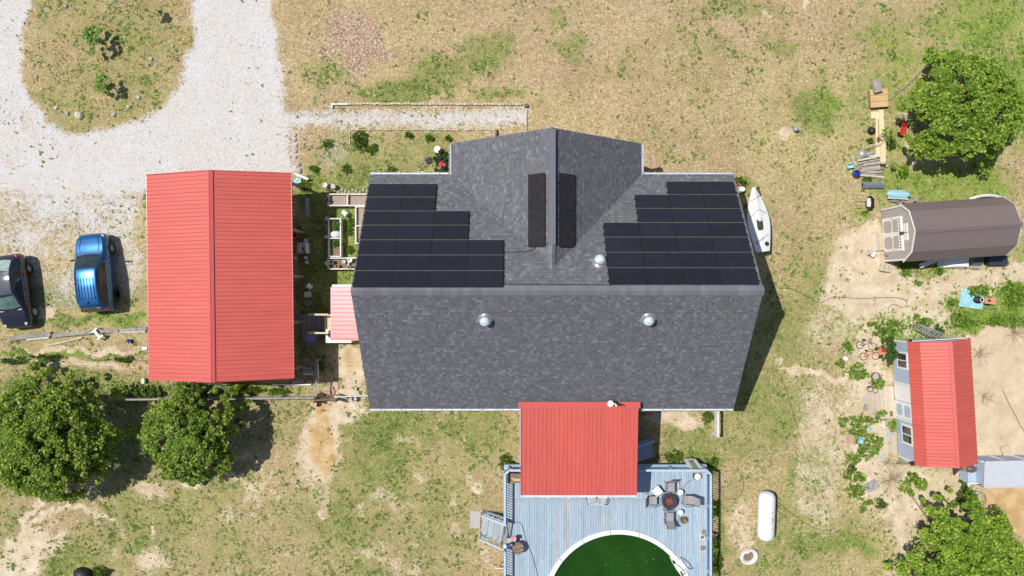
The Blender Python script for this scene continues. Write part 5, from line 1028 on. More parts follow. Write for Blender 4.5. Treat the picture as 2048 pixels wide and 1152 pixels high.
# door leaning against the deck corner
t = T('old_door', 'white framed glazed door leaning against the upper right deck corner', 'door', 1387, 931, 0, 0, hz=1.2)
A, B_, C_, D_ = at(1366, 917, .7), at(1390, 917, .7), at(1413, 945, 2.1), at(1383, 946, 2.1); O = t.location
def bil(u, v, dz=0): return A * (1 - u) * (1 - v) + B_ * u * (1 - v) + C_ * u * v + D_ * (1 - u) * v - O + Vector((0, 0, dz))
def quadbox(u0, u1, v0, v1, z0, z1, nm, m):
    P = [bil(u0, v0), bil(u1, v0), bil(u1, v1), bil(u0, v1)]; MB().add([p + Vector((0, 0, z0)) for p in P] + [p + Vector((0, 0, z1)) for p in P], [(3, 2, 1, 0), (4, 5, 6, 7), (0, 1, 5, 4), (1, 2, 6, 5), (2, 3, 7, 6), (3, 0, 4, 7)]).build(nm, m, t)
quadbox(0, .16, 0, 1, 0, .07, 'stile', M['offwhite']); quadbox(.84, 1, 0, 1, 0, .07, 'stile', M['offwhite']); quadbox(.16, .84, 0, .12, 0, .068, 'rail', M['offwhite']); quadbox(.16, .84, .84, 1, 0, .068, 'rail', M['offwhite']); quadbox(.28, .74, .2, .78, .02, .05, 'glass', mat('dusty_glass', (.26, .27, .22), .4, var=.15)); quadbox(.16, .28, .12, .84, .01, .06, 'moulding', M['white']); quadbox(.74, .84, .12, .84, .01, .06, 'moulding', M['white'])
MB().beam(bil(.2, .3) * 1, Vector((bil(.2, .3).x, bil(.2, .3).y - .0, 0.02)), .06, .06).build('prop', M['greywood'], t); MB().beam(bil(.8, .1), Vector((bil(.8, .1).x, bil(.8, .1).y, .02)), .06, .06).build('prop', M['greywood'], t)
P1('timber', 'weathered grey timber lying behind the upper deck railing', 'timber', 1330, 936, MB().box(0, 0, .3, 1.4, .22, .2).box(.1, .1, .1, 1.2, .2, .2), M['greywood'], 0, 1)
# --- hoses and cords on the grass
def line(nm, lab, cat, pts, r_, m, z=.02):
    q0 = at(*pts[0], 0); return P1(nm, lab, cat, pts[0][0], pts[0][1], MB().tube(resample([(at(x, y, 0) - q0).xy.to_3d() + Vector((0, 0, z)) for x, y in pts], .35), r_, 5), M[m])
line('power_cable', 'black cord wandering from the house over the sand towards the blue tarp', 'cord', [(1558, 577), (1580, 577), (1600, 585), (1640, 605), (1665, 594), (1720, 597), (1780, 595), (1806, 598), (1813, 607), (1805, 615), (1790, 609), (1779, 612), (1776, 620)], .013, 'cable')
line('green_hose', 'green garden hose curled in a loose loop right of the deck', 'hose', [(1440, 945), (1470, 941), (1484, 952), (1487, 972), (1480, 990), (1465, 998), (1450, 995), (1441, 978), (1452, 972), (1475, 962), (1500, 946)], .012, 'hose')
line('thin_cable', 'long thin dark cable arcing over the lawn from the house to the propane tank', 'cable', [(1562, 755), (1573, 783), (1590, 840), (1606, 890), (1628, 950), (1650, 1005), (1666, 1040), (1667, 1055), (1650, 1061), (1620, 1052), (1585, 1028), (1550, 1000)], .009, 'cable')
line('yellow_hose', 'pale faded hose curving over the grass above the curled green hose', 'hose', [(1480, 930), (1495, 912), (1515, 902), (1530, 907), (1528, 918)], .015, 'edge')
line('wire', 'dark wire lying over the pale soil right of the red roofed shed', 'wire', [(2006, 780), (2014, 800), (2030, 830), (2040, 850), (2060, 880)], .011, 'cable')
line('rope', 'grey rope stretched diagonally across the lawn to the shade tree', 'rope', [(1780, 200), (1810, 175), (1845, 140), (1880, 118)], .02, 'greywood')
# --- wood and scrap by the upper right
t = T('plywood_sheet', 'square orange tan plywood platform on the grass', 'plywood', 1757, 196, 0, 4, hz=.3)
for k in range(3): MB().box(.05, .36 - k * .36, .26, 1.02, .34, .06).build('board', M['ply'], t)
for s in (-.4, .4): MB().box(s, 0, .115, .08, 1.0, .23).build('bearer', M['brownwood'], t)
P1('timber_block', 'thick grey weathered timber block resting on the plywood platform', 'timber', 1751, 174, MB().box(0, 0, .12, .44, .72, .24).cyl(.0, -.36, .1, .14, .03, n=6), M['greywood'], .3, 14)
lum = [(1752, 230, .62, .40, 4, .05, 'wide short pale board at the top of the new lumber stack'), (1763, 264, .26, 2.6, 1.5, .16, 'longest pale pine board of the lumber stack'), (1756, 275, .30, 2.3, .5, .10, 'pale pine board under a shovel in the lumber stack'), (1766, 300, .32, 1.5, -1, .22, 'upper short pine board of the lumber stack'), (1766, 320, .24, .85, -2, .13, 'bottom narrow pine board over the scrap wood')]
for X, Y, sx, sy, rz, z, lab in lum: P1('pine_board', lab, 'board', X, Y, MB().box(0, 0, .02, sx, sy, .045), M['palewood'], z, rz, 'new pine boards')
P1('tape_end', 'black wrapped end cap at the foot of the narrow pine board', 'end cap', 1766, 331, MB().box(0, 0, 0, .25, .16, .14), M['black'], .15, -2)
t = T('shovel', 'old shovel with a rusty blade lying on the pale pine boards', 'shovel', 1757, 262, .2, 0); MB().tube([(-.02, .7, .02), (0, -.35, .02)], .02, 6).build('handle', M['brownwood'], t); MB().lathe([(0, .05), (.08, .045), (.12, .0)], 14, sx=.9, sy=1.5, x=0, y=-.5).build('blade', mat('rust', (.18, .09, .05), .8, var=.3), t)
t = T('loppers', 'pair of crooked sticks laid across the pine boards', 'sticks', 1748, 292, .3, 8)
for s in (0, .1): MB().tube([(-.62, s - .1, 0), (-.1, s, .03), (.45, s * .4 + .03, .02)], .022, 5).build('stick', M['tanwood'], t)
sr = random.Random(4)
for k in range(17):
    u = k / 16; X = 1737 + sr.uniform(-8, 10) + u * 8; Y = 309 + u * 46; Lk = sr.uniform(1.0, 1.9) * (1.1 - .35 * abs(u - .4)); rz = (16 - 20 * u) + sr.uniform(-4, 4)
    lab = ['topmost', 'second', 'third', 'fourth', 'fifth', 'sixth', 'seventh', 'eighth', 'ninth', 'tenth', 'eleventh', 'twelfth', 'thirteenth', 'fourteenth', 'fifteenth', 'sixteenth', 'lowest'][k] + ' weathered plank from the top of the scrap wood pile below the pine boards'
    P1('scrap_plank', lab, 'plank', X, Y, MB().box(0, 0, .02, Lk, sr.uniform(.07, .12), .03), M['greywood'] if k % 3 else M['tanwood'], .03 + .02 * (k % 4), rz, 'weathered scrap planks')
P1('metal_basin', 'grey upturned metal basin at the top of the scrap wood pile', 'basin', 1725, 308, MB().lathe([(0, .16), (.14, .15), (.2, .08), (.24, .0)], 18), M['galv'], .05, smooth=True)
P1('slate_strip', 'flat blue grey slat on the scrap wood pile', 'slat', 1745, 312, MB().box(0, 0, 0, .42, .11, .03), M['tarp'], .14, 14)
t = T('plastic_crate', 'small turquoise crate left of the scrap wood pile', 'crate', 1701, 332, 0, 10, hz=.15); MB().box(0, 0, .02, .4, .26, .03).build('floor', M['cyan'], t)
for x, y, sx, sy in ((-.19, 0, .02, .26), (.19, 0, .02, .26), (0, .12, .36, .02), (0, -.12, .36, .02)): MB().box(x, y, .12, sx, sy, .2).build('side', M['cyan'], t)
P1('pale_stick', 'pale board sticking out between the turquoise crate and the scrap pile', 'board', 1706, 324, MB().beam((-.1, .35, .05), (.15, -.25, .1), .09, .03), M['tanwood'], .0)
t = T('blue_planter', 'shiny cobalt blue ball planter left of the scrap wood pile', 'planter', 1713, 347, 0, 0, hz=.2); MB().lathe([(0, 0), (.14, .01), (.22, .14), (.22, .26), (.17, .33), (.14, .33), (.15, .2), (.0, .1)], 22).build('bowl', M['bluepl'], t, smooth=True); MB().tube([(-.2, -.1, .2), (-.28, 0, .24), (-.2, .1, .2)], .02).build('handle', M['bluepl'], t)
# roll of welded wire
t = T('wire_roll', 'roll of galvanised welded wire fencing lying on the grass above the cart', 'wire roll', 1745.5, 370, 0, 0, hz=.2)
for k in range(30): 
    o = MB().lathe([(.17, -.008), (.18, 0), (.17, .008)], 16).build('hoop', M['galv'], t, loc=(-.61 + k * .042, 0, .18)); o.rotation_euler = (0, R(90), 0)
for k in range(18): a = k * 2 * math.pi / 18; MB().tube([(-.62, .175 * math.cos(a), .18 + .175 * math.sin(a)), (.62, .175 * math.cos(a), .18 + .175 * math.sin(a))], .009, 4).build('strand', M['galv'], t)
o = MB().lathe([(.1, -.58), (.12, -.58), (.12, .58), (.1, .58)], 14).build('inner_layer', M['charcoal'], t, loc=(0, 0, .18)); o.rotation_euler = (0, R(90), 0)
# two-wheeled cart
t = T('garden_cart', 'small black two wheeled garden cart with long handles on sand left of the beige shed', 'cart', 1738, 405, 0, 0, hz=.4)
b = MB(); b.lathe([(.12, .15), (.22, .36), (.30, .52), (.28, .53), (.2, .38), (0, .3)], 20, sx=.85, sy=1.25).build('tray', M['black'], t, smooth=False); MB().box(-.02, 0, .40, .22, .5, .04).build('grille', M['offwhite'], t)
for s in (-.19, .19): MB().tube([(.2, s, .3), (-.3, s, .45), (-.85, s * 1.1, .42)], .018, 6).build('handle', M['greywood'], t); MB().lathe([(.0, -.04), (.13, -.05), (.14, 0), (.13, .05), (0, .04)], 16).build('wheel', M['blackrub'], t, loc=(.30, s * 1.1, .14)).rotation_euler = (R(90), 0, 0)
# items round the beige shed
t = T('plastic_kayak', 'pale turquoise upturned kayak shell behind the beige shed, on a stack of boards', 'kayak', 1800, 388, .3, -3, hz=.5)
b = MB(); n = 14
for i in range(n + 1):
    u = i / n * 2 - 1; w_ = .26 * math.sqrt(max(.01, 1 - u ** 4)); b.v += [(u * .68, -w_, 0), (u * .68, -w_ * .6, .12), (u * .68, 0, .2), (u * .68, w_ * .6, .12), (u * .68, w_, 0)]
b.f = [(i * 5 + k, (i + 1) * 5 + k, (i + 1) * 5 + k + 1, i * 5 + k + 1) for i in range(n) for k in range(4)] + [tuple(range(5)), tuple(n * 5 + k for k in range(5))[::-1]]; b.build('shell', M['cyan'], t, smooth=True); MB().box(0, -.24, .0, 1.2, .06, .06).build('gunwale', M['offwhite'], t)
for k in range(11):
    rz = -35 + k * 7 + sr.uniform(-5, 5); P1('weathered_board', ['leftmost', 'second', 'third', 'fourth', 'fifth', 'sixth', 'seventh', 'eighth', 'ninth', 'tenth', 'last'][k] + ' grey board, counted from the left of the fan of boards behind the beige shed', 'board', 1790 + k * 4.2, 403 + sr.uniform(-4, 5), MB().box(0, 0, .02, sr.uniform(.8, 1.5), .09, .035), M['greywood'], .04 + .035 * (k % 4), rz, 'boards behind the beige shed')
P1('white_arch', 'long bowed white panel lying behind the far end of the beige shed', 'panel', 1970, 395, MB().tube(resample([(-1.0, -.12, .1), (-.4, .06, .2), (.4, .08, .2), (1.1, -.12, .1)], .2), .09, 8), M['offwhite'], .1, 0)
t = T('louvred_shutter', 'white louvred panel leaning by the grapevine below the beige shed', 'panel', 1856, 525, 0, 22, hz=.4); MB().box(0, 0, .5, 1.1, .28, .06, ry=-.1).build('panel', M['offwhite'], t)
for k in range(9): MB().box(-.45 + k * .11, 0, .545 + k * .01, .04, .2, .02).build('louvre', M['white'], t)
MB().box(0, 0, .24, .1, .1, .46).build('support', M['greywood'], t)
t = T('white_camper_shell', 'white pickup cap lying in the shade below the beige shed', 'camper shell', 1917, 523, 0, 1, hz=.5)
b = MB(); P = [(-.95, -.35, .05), (.55, -.42, .05), (.6, .55, .05), (-.95, .5, .05), (-.35, -.28, .55), (.5, -.3, .62), (.55, .5, .62), (-.35, .45, .55)]; b.add(P, [(0, 3, 2, 1), (4, 5, 6, 7), (0, 1, 5, 4), (1, 2, 6, 5), (2, 3, 7, 6), (3, 0, 4, 7)]).build('shell', M['white'], t); MB().box(-.58, .08, .33, .5, .5, .02, ry=-.69).build('window', M['charcoal'], t)
for k in range(6): MB().box(-.62 + k * .06, .3, .4, .02, .3, .03, ry=-.69).build('louvre', M['offwhite'], t)
t = T('wire_cage', 'small wire animal cage with a green cover beside the white camper shell', 'cage', 1953, 524, 0, 0, hz=.4)
for z in (.02, .6):
    for k in range(6): MB().tube([(-.28 + k * .11, -.35, z), (-.28 + k * .11, .35, z)], .009, 4).build('wire', M['galv'], t)
for k in range(7):
    for s in (-1, 1): MB().tube([(s * .28, -.35 + k * .116, .02), (s * .28, -.35 + k * .116, .6)], .009, 4).build('wire', M['galv'], t); MB().tube([(-.28 + k * .093, s * .35, .02), (-.28 + k * .093, s * .35, .6)], .009, 4).build('wire', M['galv'], t)
MB().box(0, .1, .625, .5, .4, .02).build('cover', mat('dark_teal', (.04, .10, .09), .6), t)
P1('dark_bin', 'low dark slatted bin against the shaded wall below the beige shed', 'bin', 1984, 520, MB().box(0, 0, .25, 1.0, .55, .5).box(0, 0, .52, 1.06, .6, .04), M['charcoal'])
P1('pale_turquoise_board', 'pale turquoise board poking out at the lower left corner of the beige shed', 'board', 1786, 522, MB().box(0, 0, .1, .45, .1, .05), M['cyan'], .05, 3)
def small_chair(lab, X, Y, rz, m, cat='chair'):
    t = T('small_chair', lab, cat, X, Y, 0, rz, hz=.3); MB().box(0, 0, .28, .34, .36, .03).build('seat', m, t); MB().box(-.02, .2, .46, .34, .03, .34, rx=-.15).build('backrest', m, t)
    for x in (-.14, .14):
        for y in (-.15, .15): MB().box(x, y, .14, .03, .03, .28).build('leg', m, t)
    return t
small_chair('small weathered white chair on the sand below the plank ramp', 1745, 507, 60, M['offwhite'])
t = T('low_bench', 'pale worn plank bench on the sand beside the beige shed corner', 'bench', 1771, 536, 0, -10, hz=.25)
for k in range(4): MB().box(-.22 + k * .15, 0, .26, .13, .42, .03).build('slat', M['tanwood'], t)
for s in (-.15, .15): MB().box(0, s, .13, .5, .04, .24).build('leg_board', M['greywood'], t)
P1('trestle', 'narrow teal and brown trestle at the foot of the beige shed wall', 'trestle', 1766, 512, MB().beam((0, 0, .3), (.25, -.1, .35), .04, .3).beam((0, .1, .1), (.5, 0, .4), .04, .05), M['brownwood'])
def rock(nm, lab, X, Y, r_, m='stone', cat='rock', group=None, fl=.6, seed=0):
    rr = random.Random(int(X * 7 + Y)); b = MB(); n = 8; b.v = []; rings = [(.2, fl * 1.0), (.7, fl * .85), (1, fl * .35), (.95, -.1)]
    for q_, z in rings:
        for i in range(n): a = 2 * math.pi * i / n; k = q_ * rr.uniform(.82, 1.12); b.v.append((r_ * k * math.cos(a), r_ * k * math.sin(a) * .8, r_ * z * rr.uniform(.85, 1.1)))
    b.f = [(j * n + i, j * n + (i + 1) % n, (j + 1) * n + (i + 1) % n, (j + 1) * n + i)[::-1] for j in range(3) for i in range(n)] + [tuple(range(n))]
    return P1(nm, lab, cat, X, Y, b, M[m], 0, rr.uniform(0, 180), group)
rock('rock', 'flat reddish rock on the sand left of the beige shed corner', 1758, 430, .22, 'brick', fl=.3)
for X, Y, r_, lab in ((158, 231, .30, 'large grey boulder at the bottom of the driveway island'), (277, 195, .16, 'bright white stone at the lower right edge of the island'), (273, 209, .09, 'small white stone just below the bright white one on the island'), (227, 229, .16, 'brown shadowed rock on the lower rim of the island'), (72, 153, .13, 'pale rock in the middle of the left rim of the island'), (66, 130, .12, 'upper tan rock on the left rim of the island'), (83, 178, .11, 'lower white rock on the left rim of the island'), (112, 216, .14, 'tan rock on the lower left rim of the island'), (135, 227, .13, 'small tan rock left of the large grey boulder'), (302, 118, .16, 'pale rock on the right side of the island'), (312, 130, .11, 'small pale rock beside the right hand one on the island'), (257, 213, .12, 'tan rock between the white stones and the island rim'), (345, 92, .1, 'small stone near the upper right rim of the island'), (132, 12, .16, 'pale flat rock near the top of the island'), (616, 65, .12, 'pale stone at the left edge of the upper lawn')):
    rock('rock', lab, X, Y, r_, 'stone', group='rocks around the driveway island')
for k, (X, Y, r_) in enumerate(((590, 270, .14), (589, 280, .13), (592, 291, .12), (590, 303, .14), (591, 315, .12), (596, 328, .16), (598, 341, .2))):
    rock('border_stone', ['topmost', 'second', 'third', 'fourth', 'fifth', 'sixth', 'lowest and largest'][k] + ' white stone in the row bordering the gravel drive above the red barn', X, Y, r_, 'concrete', 'stone', 'white border stones')
# path edging: small blocks, each one a part
def edging(lab, a, b_, n, m='edge', w_=.12, hgt=.12):
    A_ = at(*a); B2 = at(*b_); t = thing('path_edging', lab, 'edging', tuple(A_), math.atan2(B2.y - A_.y, B2.x - A_.x)); L_ = (B2 - A_).length; p = L_ / n
    me = MB().box(0, 0, hgt / 2 - .02, p * .86, w_, hgt).mesh('edging_block')
    for i in range(n): obj('edging_block', me, M[m], t, (p * (i + .5), sr.uniform(-.02, .02), sr.uniform(-.01, .01)), sr.uniform(-.06, .06))
edging('tan block edging along the upper side of the gravel path', (697, 207.5), (1044, 209), 50); edging('low tan edging along the lower side of the gravel path', (702, 260), (990, 260), 36, w_=.06, hgt=.08); edging('short line of edging closing the right end of the gravel path', (1053, 218), (1053, 260), 6, w_=.06, hgt=.08); edging('short line of edging running down from the lower side of the path', (700, 262), (700, 297), 5, w_=.05, hgt=.06)
t = T('downspout', 'white L shaped downspout piece at the left end of the path edging', 'pipe', 680, 209, 0, 0); MB().box(0, 0, .08, .98, .1, .09).build('pipe', M['offwhite'], t); MB().box(-.45, -.1, .08, .09, .28, .088).build('elbow', M['offwhite'], t)
P1('tree_stump', 'small charred stump at the right end of the path edging', 'stump', 1052, 212, MB().lathe([(.13, -.02), (.11, .18), (.06, .2), (0, .14)], 9), M['soil'])
P1('dark_peg', 'short dark wooden peg board by the porch gable at the end of the lower edging', 'board', 992, 266, MB().box(0, 0, .12, .07, .42, .24), M['brownwood'])
# front bed
P1('white_pail', 'round white lidded pail in the flower bed by the gable corner', 'bucket', 876.5, 301.5, MB().lathe([(.16, 0), (.18, .34), (.2, .34), (.2, .38), (.12, .4), (0, .4)], 20), M['white'], 0, 0, 'white buckets')
P1('grey_paver', 'small grey square paver tilted in the flower bed below the white pail', 'paver', 857, 322, MB().box(0, 0, .06, .34, .34, .06, rx=.2), M['charcoal'], 0, 30)
P1('cloth_heap', 'pale cloth tossed against the front gutter right of the solar array', 'cloth', 845, 349, MB().lathe([(0, .12), (.12, .08), (.2, 0)], 9), M['white'])
# --- strip between barn and house
def bed(lab, X0_, Y0_, X1_, Y1_, hgt, split=(), axis='x', soil='mulchsoil', m='offwhite'):
    a = at(X0_, Y0_, hgt); c = at(X1_, Y1_, hgt); cx, cy = (a.x + c.x) / 2, (a.y + c.y) / 2; w_, d = abs(c.x - a.x), abs(a.y - c.y)
    t = thing('raised_bed', lab, 'raised bed', (cx, cy, 0), 0, 'raised garden beds'); th = .07
    for x, y, sx, sy in ((0, d / 2 - th / 2, w_, th), (0, -d / 2 + th / 2, w_, th), (-w_ / 2 + th / 2, 0, th, d - 2 * th), (w_ / 2 - th / 2, 0, th, d - 2 * th)): MB().box(x, y, hgt / 2, sx, sy, hgt).build('side_board', M[m], t)
    for s in split:
        if axis == 'x': MB().box(-w_ / 2 + s * w_, 0, hgt / 2 - .01, .06, d - 2 * th, hgt).build('divider', M[m], t)
        else: MB().box(0, d / 2 - s * d, hgt / 2 - .01, w_ - 2 * th, .06, hgt).build('divider', M[m], t)
    MB().box(0, 0, hgt * .3, w_ - 2 * th, d - 2 * th, hgt * .6 - .04).build('soil', M[soil], t); return t
bed('grey edged raised bed of bare strawy soil, topmost of the group', 655, 387, 745, 412, .5, (.44,)); bed('narrow raised bed partly hidden under the left roof edge', 710, 412, 738, 488, .45, (.52,), 'y'); bed('tall narrow raised bed with leafy plants and a white bag', 656, 436, 682, 514, .5, (.52,), 'y', soil='soil'); bed('lowest raised bed, cluttered with pots and stones', 655, 515, 722, 539, .5, (.62,), soil='soil')
for X, Y, r_, lab in ((659, 439, .13, 'round pinkish cap on the top left post of the leafy raised bed'), (657, 475, .10, 'smaller round cap on the middle post of the leafy raised bed')): P1('capped_post', lab, 'post', X, Y, MB().lathe([(.06, 0), (.06, .5), (r_, .51), (r_, .58), (0, .6)], 16), M['stone'], 0)
P1('white_bag', 'crumpled white bag on the leafy raised bed', 'bag', 675, 470, MB().lathe([(0, .62), (.16, .58), (.28, .4), (.26, .2)], 9, sx=1.15, sy=.8), M['white'], .0, smooth=True)
for k, (X, Y, r_, m, lab) in enumerate(((659, 527, .11, 'white', 'white round tub at the left end of the cluttered bed'), (692, 524, .10, 'white', 'white bag in the middle of the cluttered bed'), (704, 521, .14, 'white', 'white ring pot at the right end of the cluttered bed'), (668, 525, .13, 'charcoal', 'black pot beside the white tub in the cluttered bed'), (679, 533, .12, 'terra', 'brown pot in the middle of the cluttered bed'), (703, 535, .10, 'brick', 'pinkish stone pot below the white ring pot'), (661, 403, .11, 'black', 'small black ball pot in the left end of the topmost raised bed'))):
    P1('garden_pot', lab, 'pot', X, Y, MB().lathe([(r_ * .7, .3), (r_, .58), (r_ * .8, .58), (r_ * .6, .45), (0, .42)], 14), M[m], 0, 0, 'pots in the raised beds')
P1('white_bucket', 'white bucket lying on its side between the raised beds', 'bucket', 686, 423, MB().lathe([(0, 0), (.13, 0), (.17, .34), (.15, .34), (.11, .04), (0, .04)], 16), M['white'], .14, 0, 'white buckets').rotation_euler = (R(80), 0, R(50))
for k in range(11):
    rock('edge_stone', ['first', 'second', 'third', 'fourth', 'fifth', 'sixth', 'seventh', 'eighth', 'ninth', 'tenth', 'eleventh'][k] + ' pale stone from the left in the line above the topmost raised bed', 662 + k * 7.2, 380 + (k % 3) * 2.2, .09, 'concrete', 'stone', 'stones above the raised bed')
t = T('white_pole', 'white plastic pole leaning on the grass by the upper right corner of the barn', 'pole', 603, 353, 0, -22, hz=.3); MB().box(0, 0, .3, .86, .1, .08).build('pole', M['white'], t)
folds('teal_sheet', 'crumpled pale teal plastic sheet near the upper right corner of the barn', 594, 362, .1, .5, .3, 'cyan', 10, 'plastic sheet')
t = T('pushcart', 'black and grey pushcart frame with a round basin above the raised beds', 'cart', 655, 372, 0, 0, hz=.3); MB().lathe([(.02, .3), (.13, .32), (.15, .36), (.13, .36)], 18, x=-.16, y=.06).build('basin', M['offwhite'], t); MB().tube(resample([(.05, .1, .3), (-.05, -.15, .3), (.05, -.3, .25), (.15, -.1, .3), (.1, .1, .35)], .1), .025, 6).build('frame', M['black'], t); MB().lathe([(0, .36), (.14, .34), (.16, .2)], 14, x=.33, y=-.02).build('tub', M['stone'], t)
for k in range(2): MB().box(-.1 + .2 * k, -.2, .12, .04, .04, .24).build('leg', M['black'], t)
t = T('long_grey_trough', 'long pale grey channel lying in the shade beside the barn', 'channel', 615, 415, 0, 1, hz=.2)
MB().box(0, 0, .15, .16, 1.15, .04).build('base', M['galv'], t)
for s in (-.08, .08): MB().box(s, 0, .20, .025, 1.15, .10).build('side', M['galv'], t)
for k in range(8):
    X, Y = ((601, 458), (594, 463), (603, 462), (602, 467), (599, 472), (588, 480), (595, 479), (592, 470))[k]; P1('stacked_pot', ['upper black rimmed', 'grey rimmed', 'upper ochre', 'middle ochre', 'lower ochre', 'brown leftmost', 'orange lowest', 'dark shaded'][k] + ' empty pot in the heap of pots beside the barn', 'pot', X, Y, MB().lathe([(.07, 0), (.12, .24), (.14, .24), (.12, .25), (.06, .04), (0, .04)], 14), M[('charcoal', 'galv', 'ochre', 'ochre', 'ochre', 'terra', 'ochre', 'charcoal')[k]], .0, 0, 'empty pots beside the barn')
t = T('printed_sack', 'white sack printed with the bold black letters DRY in the shade of the barn', 'sack', 608, 496, 0, 0, hz=.4); b = MB()
for i in range(9):
    for k in range(9): x = (i / 8 - .5) * .48; y = (k / 8 - .5) * .62; b.v.append((x, y, .38 + .09 * (1 - (2 * i / 8 - 1) ** 4) * (1 - (2 * k / 8 - 1) ** 4) * .6))
b.f = [(i * 9 + k, (i + 1) * 9 + k, (i + 1) * 9 + k + 1, i * 9 + k + 1) for i in range(8) for k in range(8)]; b.build('sack_top', M['white'], t, smooth=True); MB().box(0, 0, .19, .47, .61, .37).build('sack_body', M['offwhite'], t); MB().box(-.33, 0, .25, .16, .6, .3).build('paper_side', M['tanwood'], t)
for ch, y in (('D', -.2), ('R', .0), ('Y', .19)):
    cu = bpy.data.curves.new('l', 'FONT'); cu.body = ch; cu.size = .3; cu.extrude = .003; cu.align_x = 'CENTER'; cu.align_y = 'CENTER'; cu.offset = .012; tmp = bpy.data.objects.new('l', cu); col.objects.link(tmp); bpy.context.view_layer.update(); me = bpy.data.meshes.new_from_object(tmp); bpy.data.objects.remove(tmp); me.materials.clear(); o = obj('letter', me, M['black'], t, (.0, y, .442)); o.rotation_euler = (0, 0, R(90))
for X, Y, s, lab in ((613, 482, .14, 'upper white crumpled bag above the printed sack'), (613, 516, .13, 'white crumpled bag just below the printed sack'), (615, 525, .12, 'lowest white crumpled bag below the printed sack'), (592, 517, .1, 'small white rag left of the bags below the printed sack')): P1('plastic_bag', lab, 'bag', X, Y, MB().lathe([(0, .3), (s * .7, .26), (s, .12), (s * .8, 0)], 8), M['offwhite'], 0, X, 'white bags by the printed sack')
line('long_pole', 'long thin pole lying in the shade along the barn', 'pole', [(605, 545), (597, 605)], .025, 'brownwood', .1)
P1('tipped_bucket', 'white bucket tipped over with rust inside, topmost of the three shaded buckets', 'bucket', 623, 576, MB().lathe([(0, 0), (.13, 0), (.17, .32), (.15, .32), (.1, .03), (0, .03)], 16), M['white'], .16, 0, 'shaded buckets').rotation_euler = (R(70), 0, R(-130))
P1('square_bucket', 'pale square bucket in the middle of the three shaded buckets', 'bucket', 618, 589, MB().box(0, 0, .16, .32, .3, .3).box(0, 0, .32, .35, .33, .03), M['offwhite'], 0, 8, 'shaded buckets')
t = T('wash_tub', 'empty grey wash tub, lowest of the three shaded buckets', 'tub', 617, 606, 0, 20, hz=.15); MB().lathe([(.1, .02), (.15, .2), (.17, .2), (.17, .22), (.13, .22), (.09, .05), (0, .04)], 18, sx=1.1, sy=.9).build('tub', M['galv'], t)
# walkway deck under the porch roof
t = T('walkway', 'dark weathered plank walkway between the barn and the small porch roof', 'walkway', 627, 644, 0, 0, hz=.3)
for k in range(14): MB().box(-.95 + k * .14, 0, .3, .13, .95, .04).build('plank', M['greywood'], t)
for s in (-.42, .42): MB().box(0, s, .2, 2.0, .06, .16).build('joist', M['greywood'], t)
t = T('porch_landing', 'new pine landing with two pale handrails in front of the small porch roof', 'landing', 650, 646, 0, 0, hz=.8)
for k in range(4): MB().box(.02 + k * .12, 0, .75, .11, .98, .04).build('plank', M['palewood'], t)
for s in (-.52, .52): MB().box(-.15, s * 1.0, 1.65, 1.15, .1, .05).build('handrail', M['palewood'], t); MB().box(-.68, s, .82, .08, .08, 1.64).build('post', M['palewood'], t)
MB().box(.2, 0, .36, .5, .95, .72).build('skirt', M['greywood'], t)
t = T('stepladder', 'thin folded ladder frame leaning beside the dark walkway', 'ladder', 597, 644, .4, 0)
for s in (-.06, .1): MB().beam((s, .45, 0), (s * 3.0, -.4, .1), .03, .03).build('rail', M['greywood'], t)
for k in range(4): MB().beam((-.07, .3 - k * .2, .03), (.12 + k * .04, .3 - k * .2, .03), .025, .02).build('rung', M['greywood'], t)
t = T('outdoor_unit', 'white boxy heat pump unit under the corner of the small porch roof', 'air conditioner', 677, 672, 0, 0, hz=.9)
MB().box(0, 0, .45, 1.48, .78, .9).build('casing', M['white'], t); MB().lathe([(0, .91), (.24, .91), (.26, .93), (.22, .93), (.2, .915)], 24, x=-.38, y=.12).build('fan_grille', M['charcoal'], t)
for k in range(6): MB().beam((-.38, .12, .935), (-.38 + .23 * math.cos(k * 1.047), .12 + .23 * math.sin(k * 1.047), .935), .015, .01).build('grille_bar', M['brownwood'], t)
t = T('blue_box_on_table', 'dark wooden table holding a faded blue violet lid below the walkway', 'table', 622, 676, 0, 0, hz=.5)
for k in range(4): MB().box(-.02, -.36 + k * .24, .5, 1.0, .22, .035).build('table_board', M['brownwood'], t)
for x in (-.4, .36):
    for y in (-.36, .36): MB().box(x, y, .24, .07, .07, .48).build('leg', M['brownwood'], t)
P1('plastic_tray', 'faded blue violet plastic lid lying on the dark wooden table', 'lid', 620, 676, MB().box(0, 0, .03, .58, .44, .05).box(0, 0, .06, .5, .36, .02), mat('faded_violet_plastic', (.20, .24, .48), .5), .52)
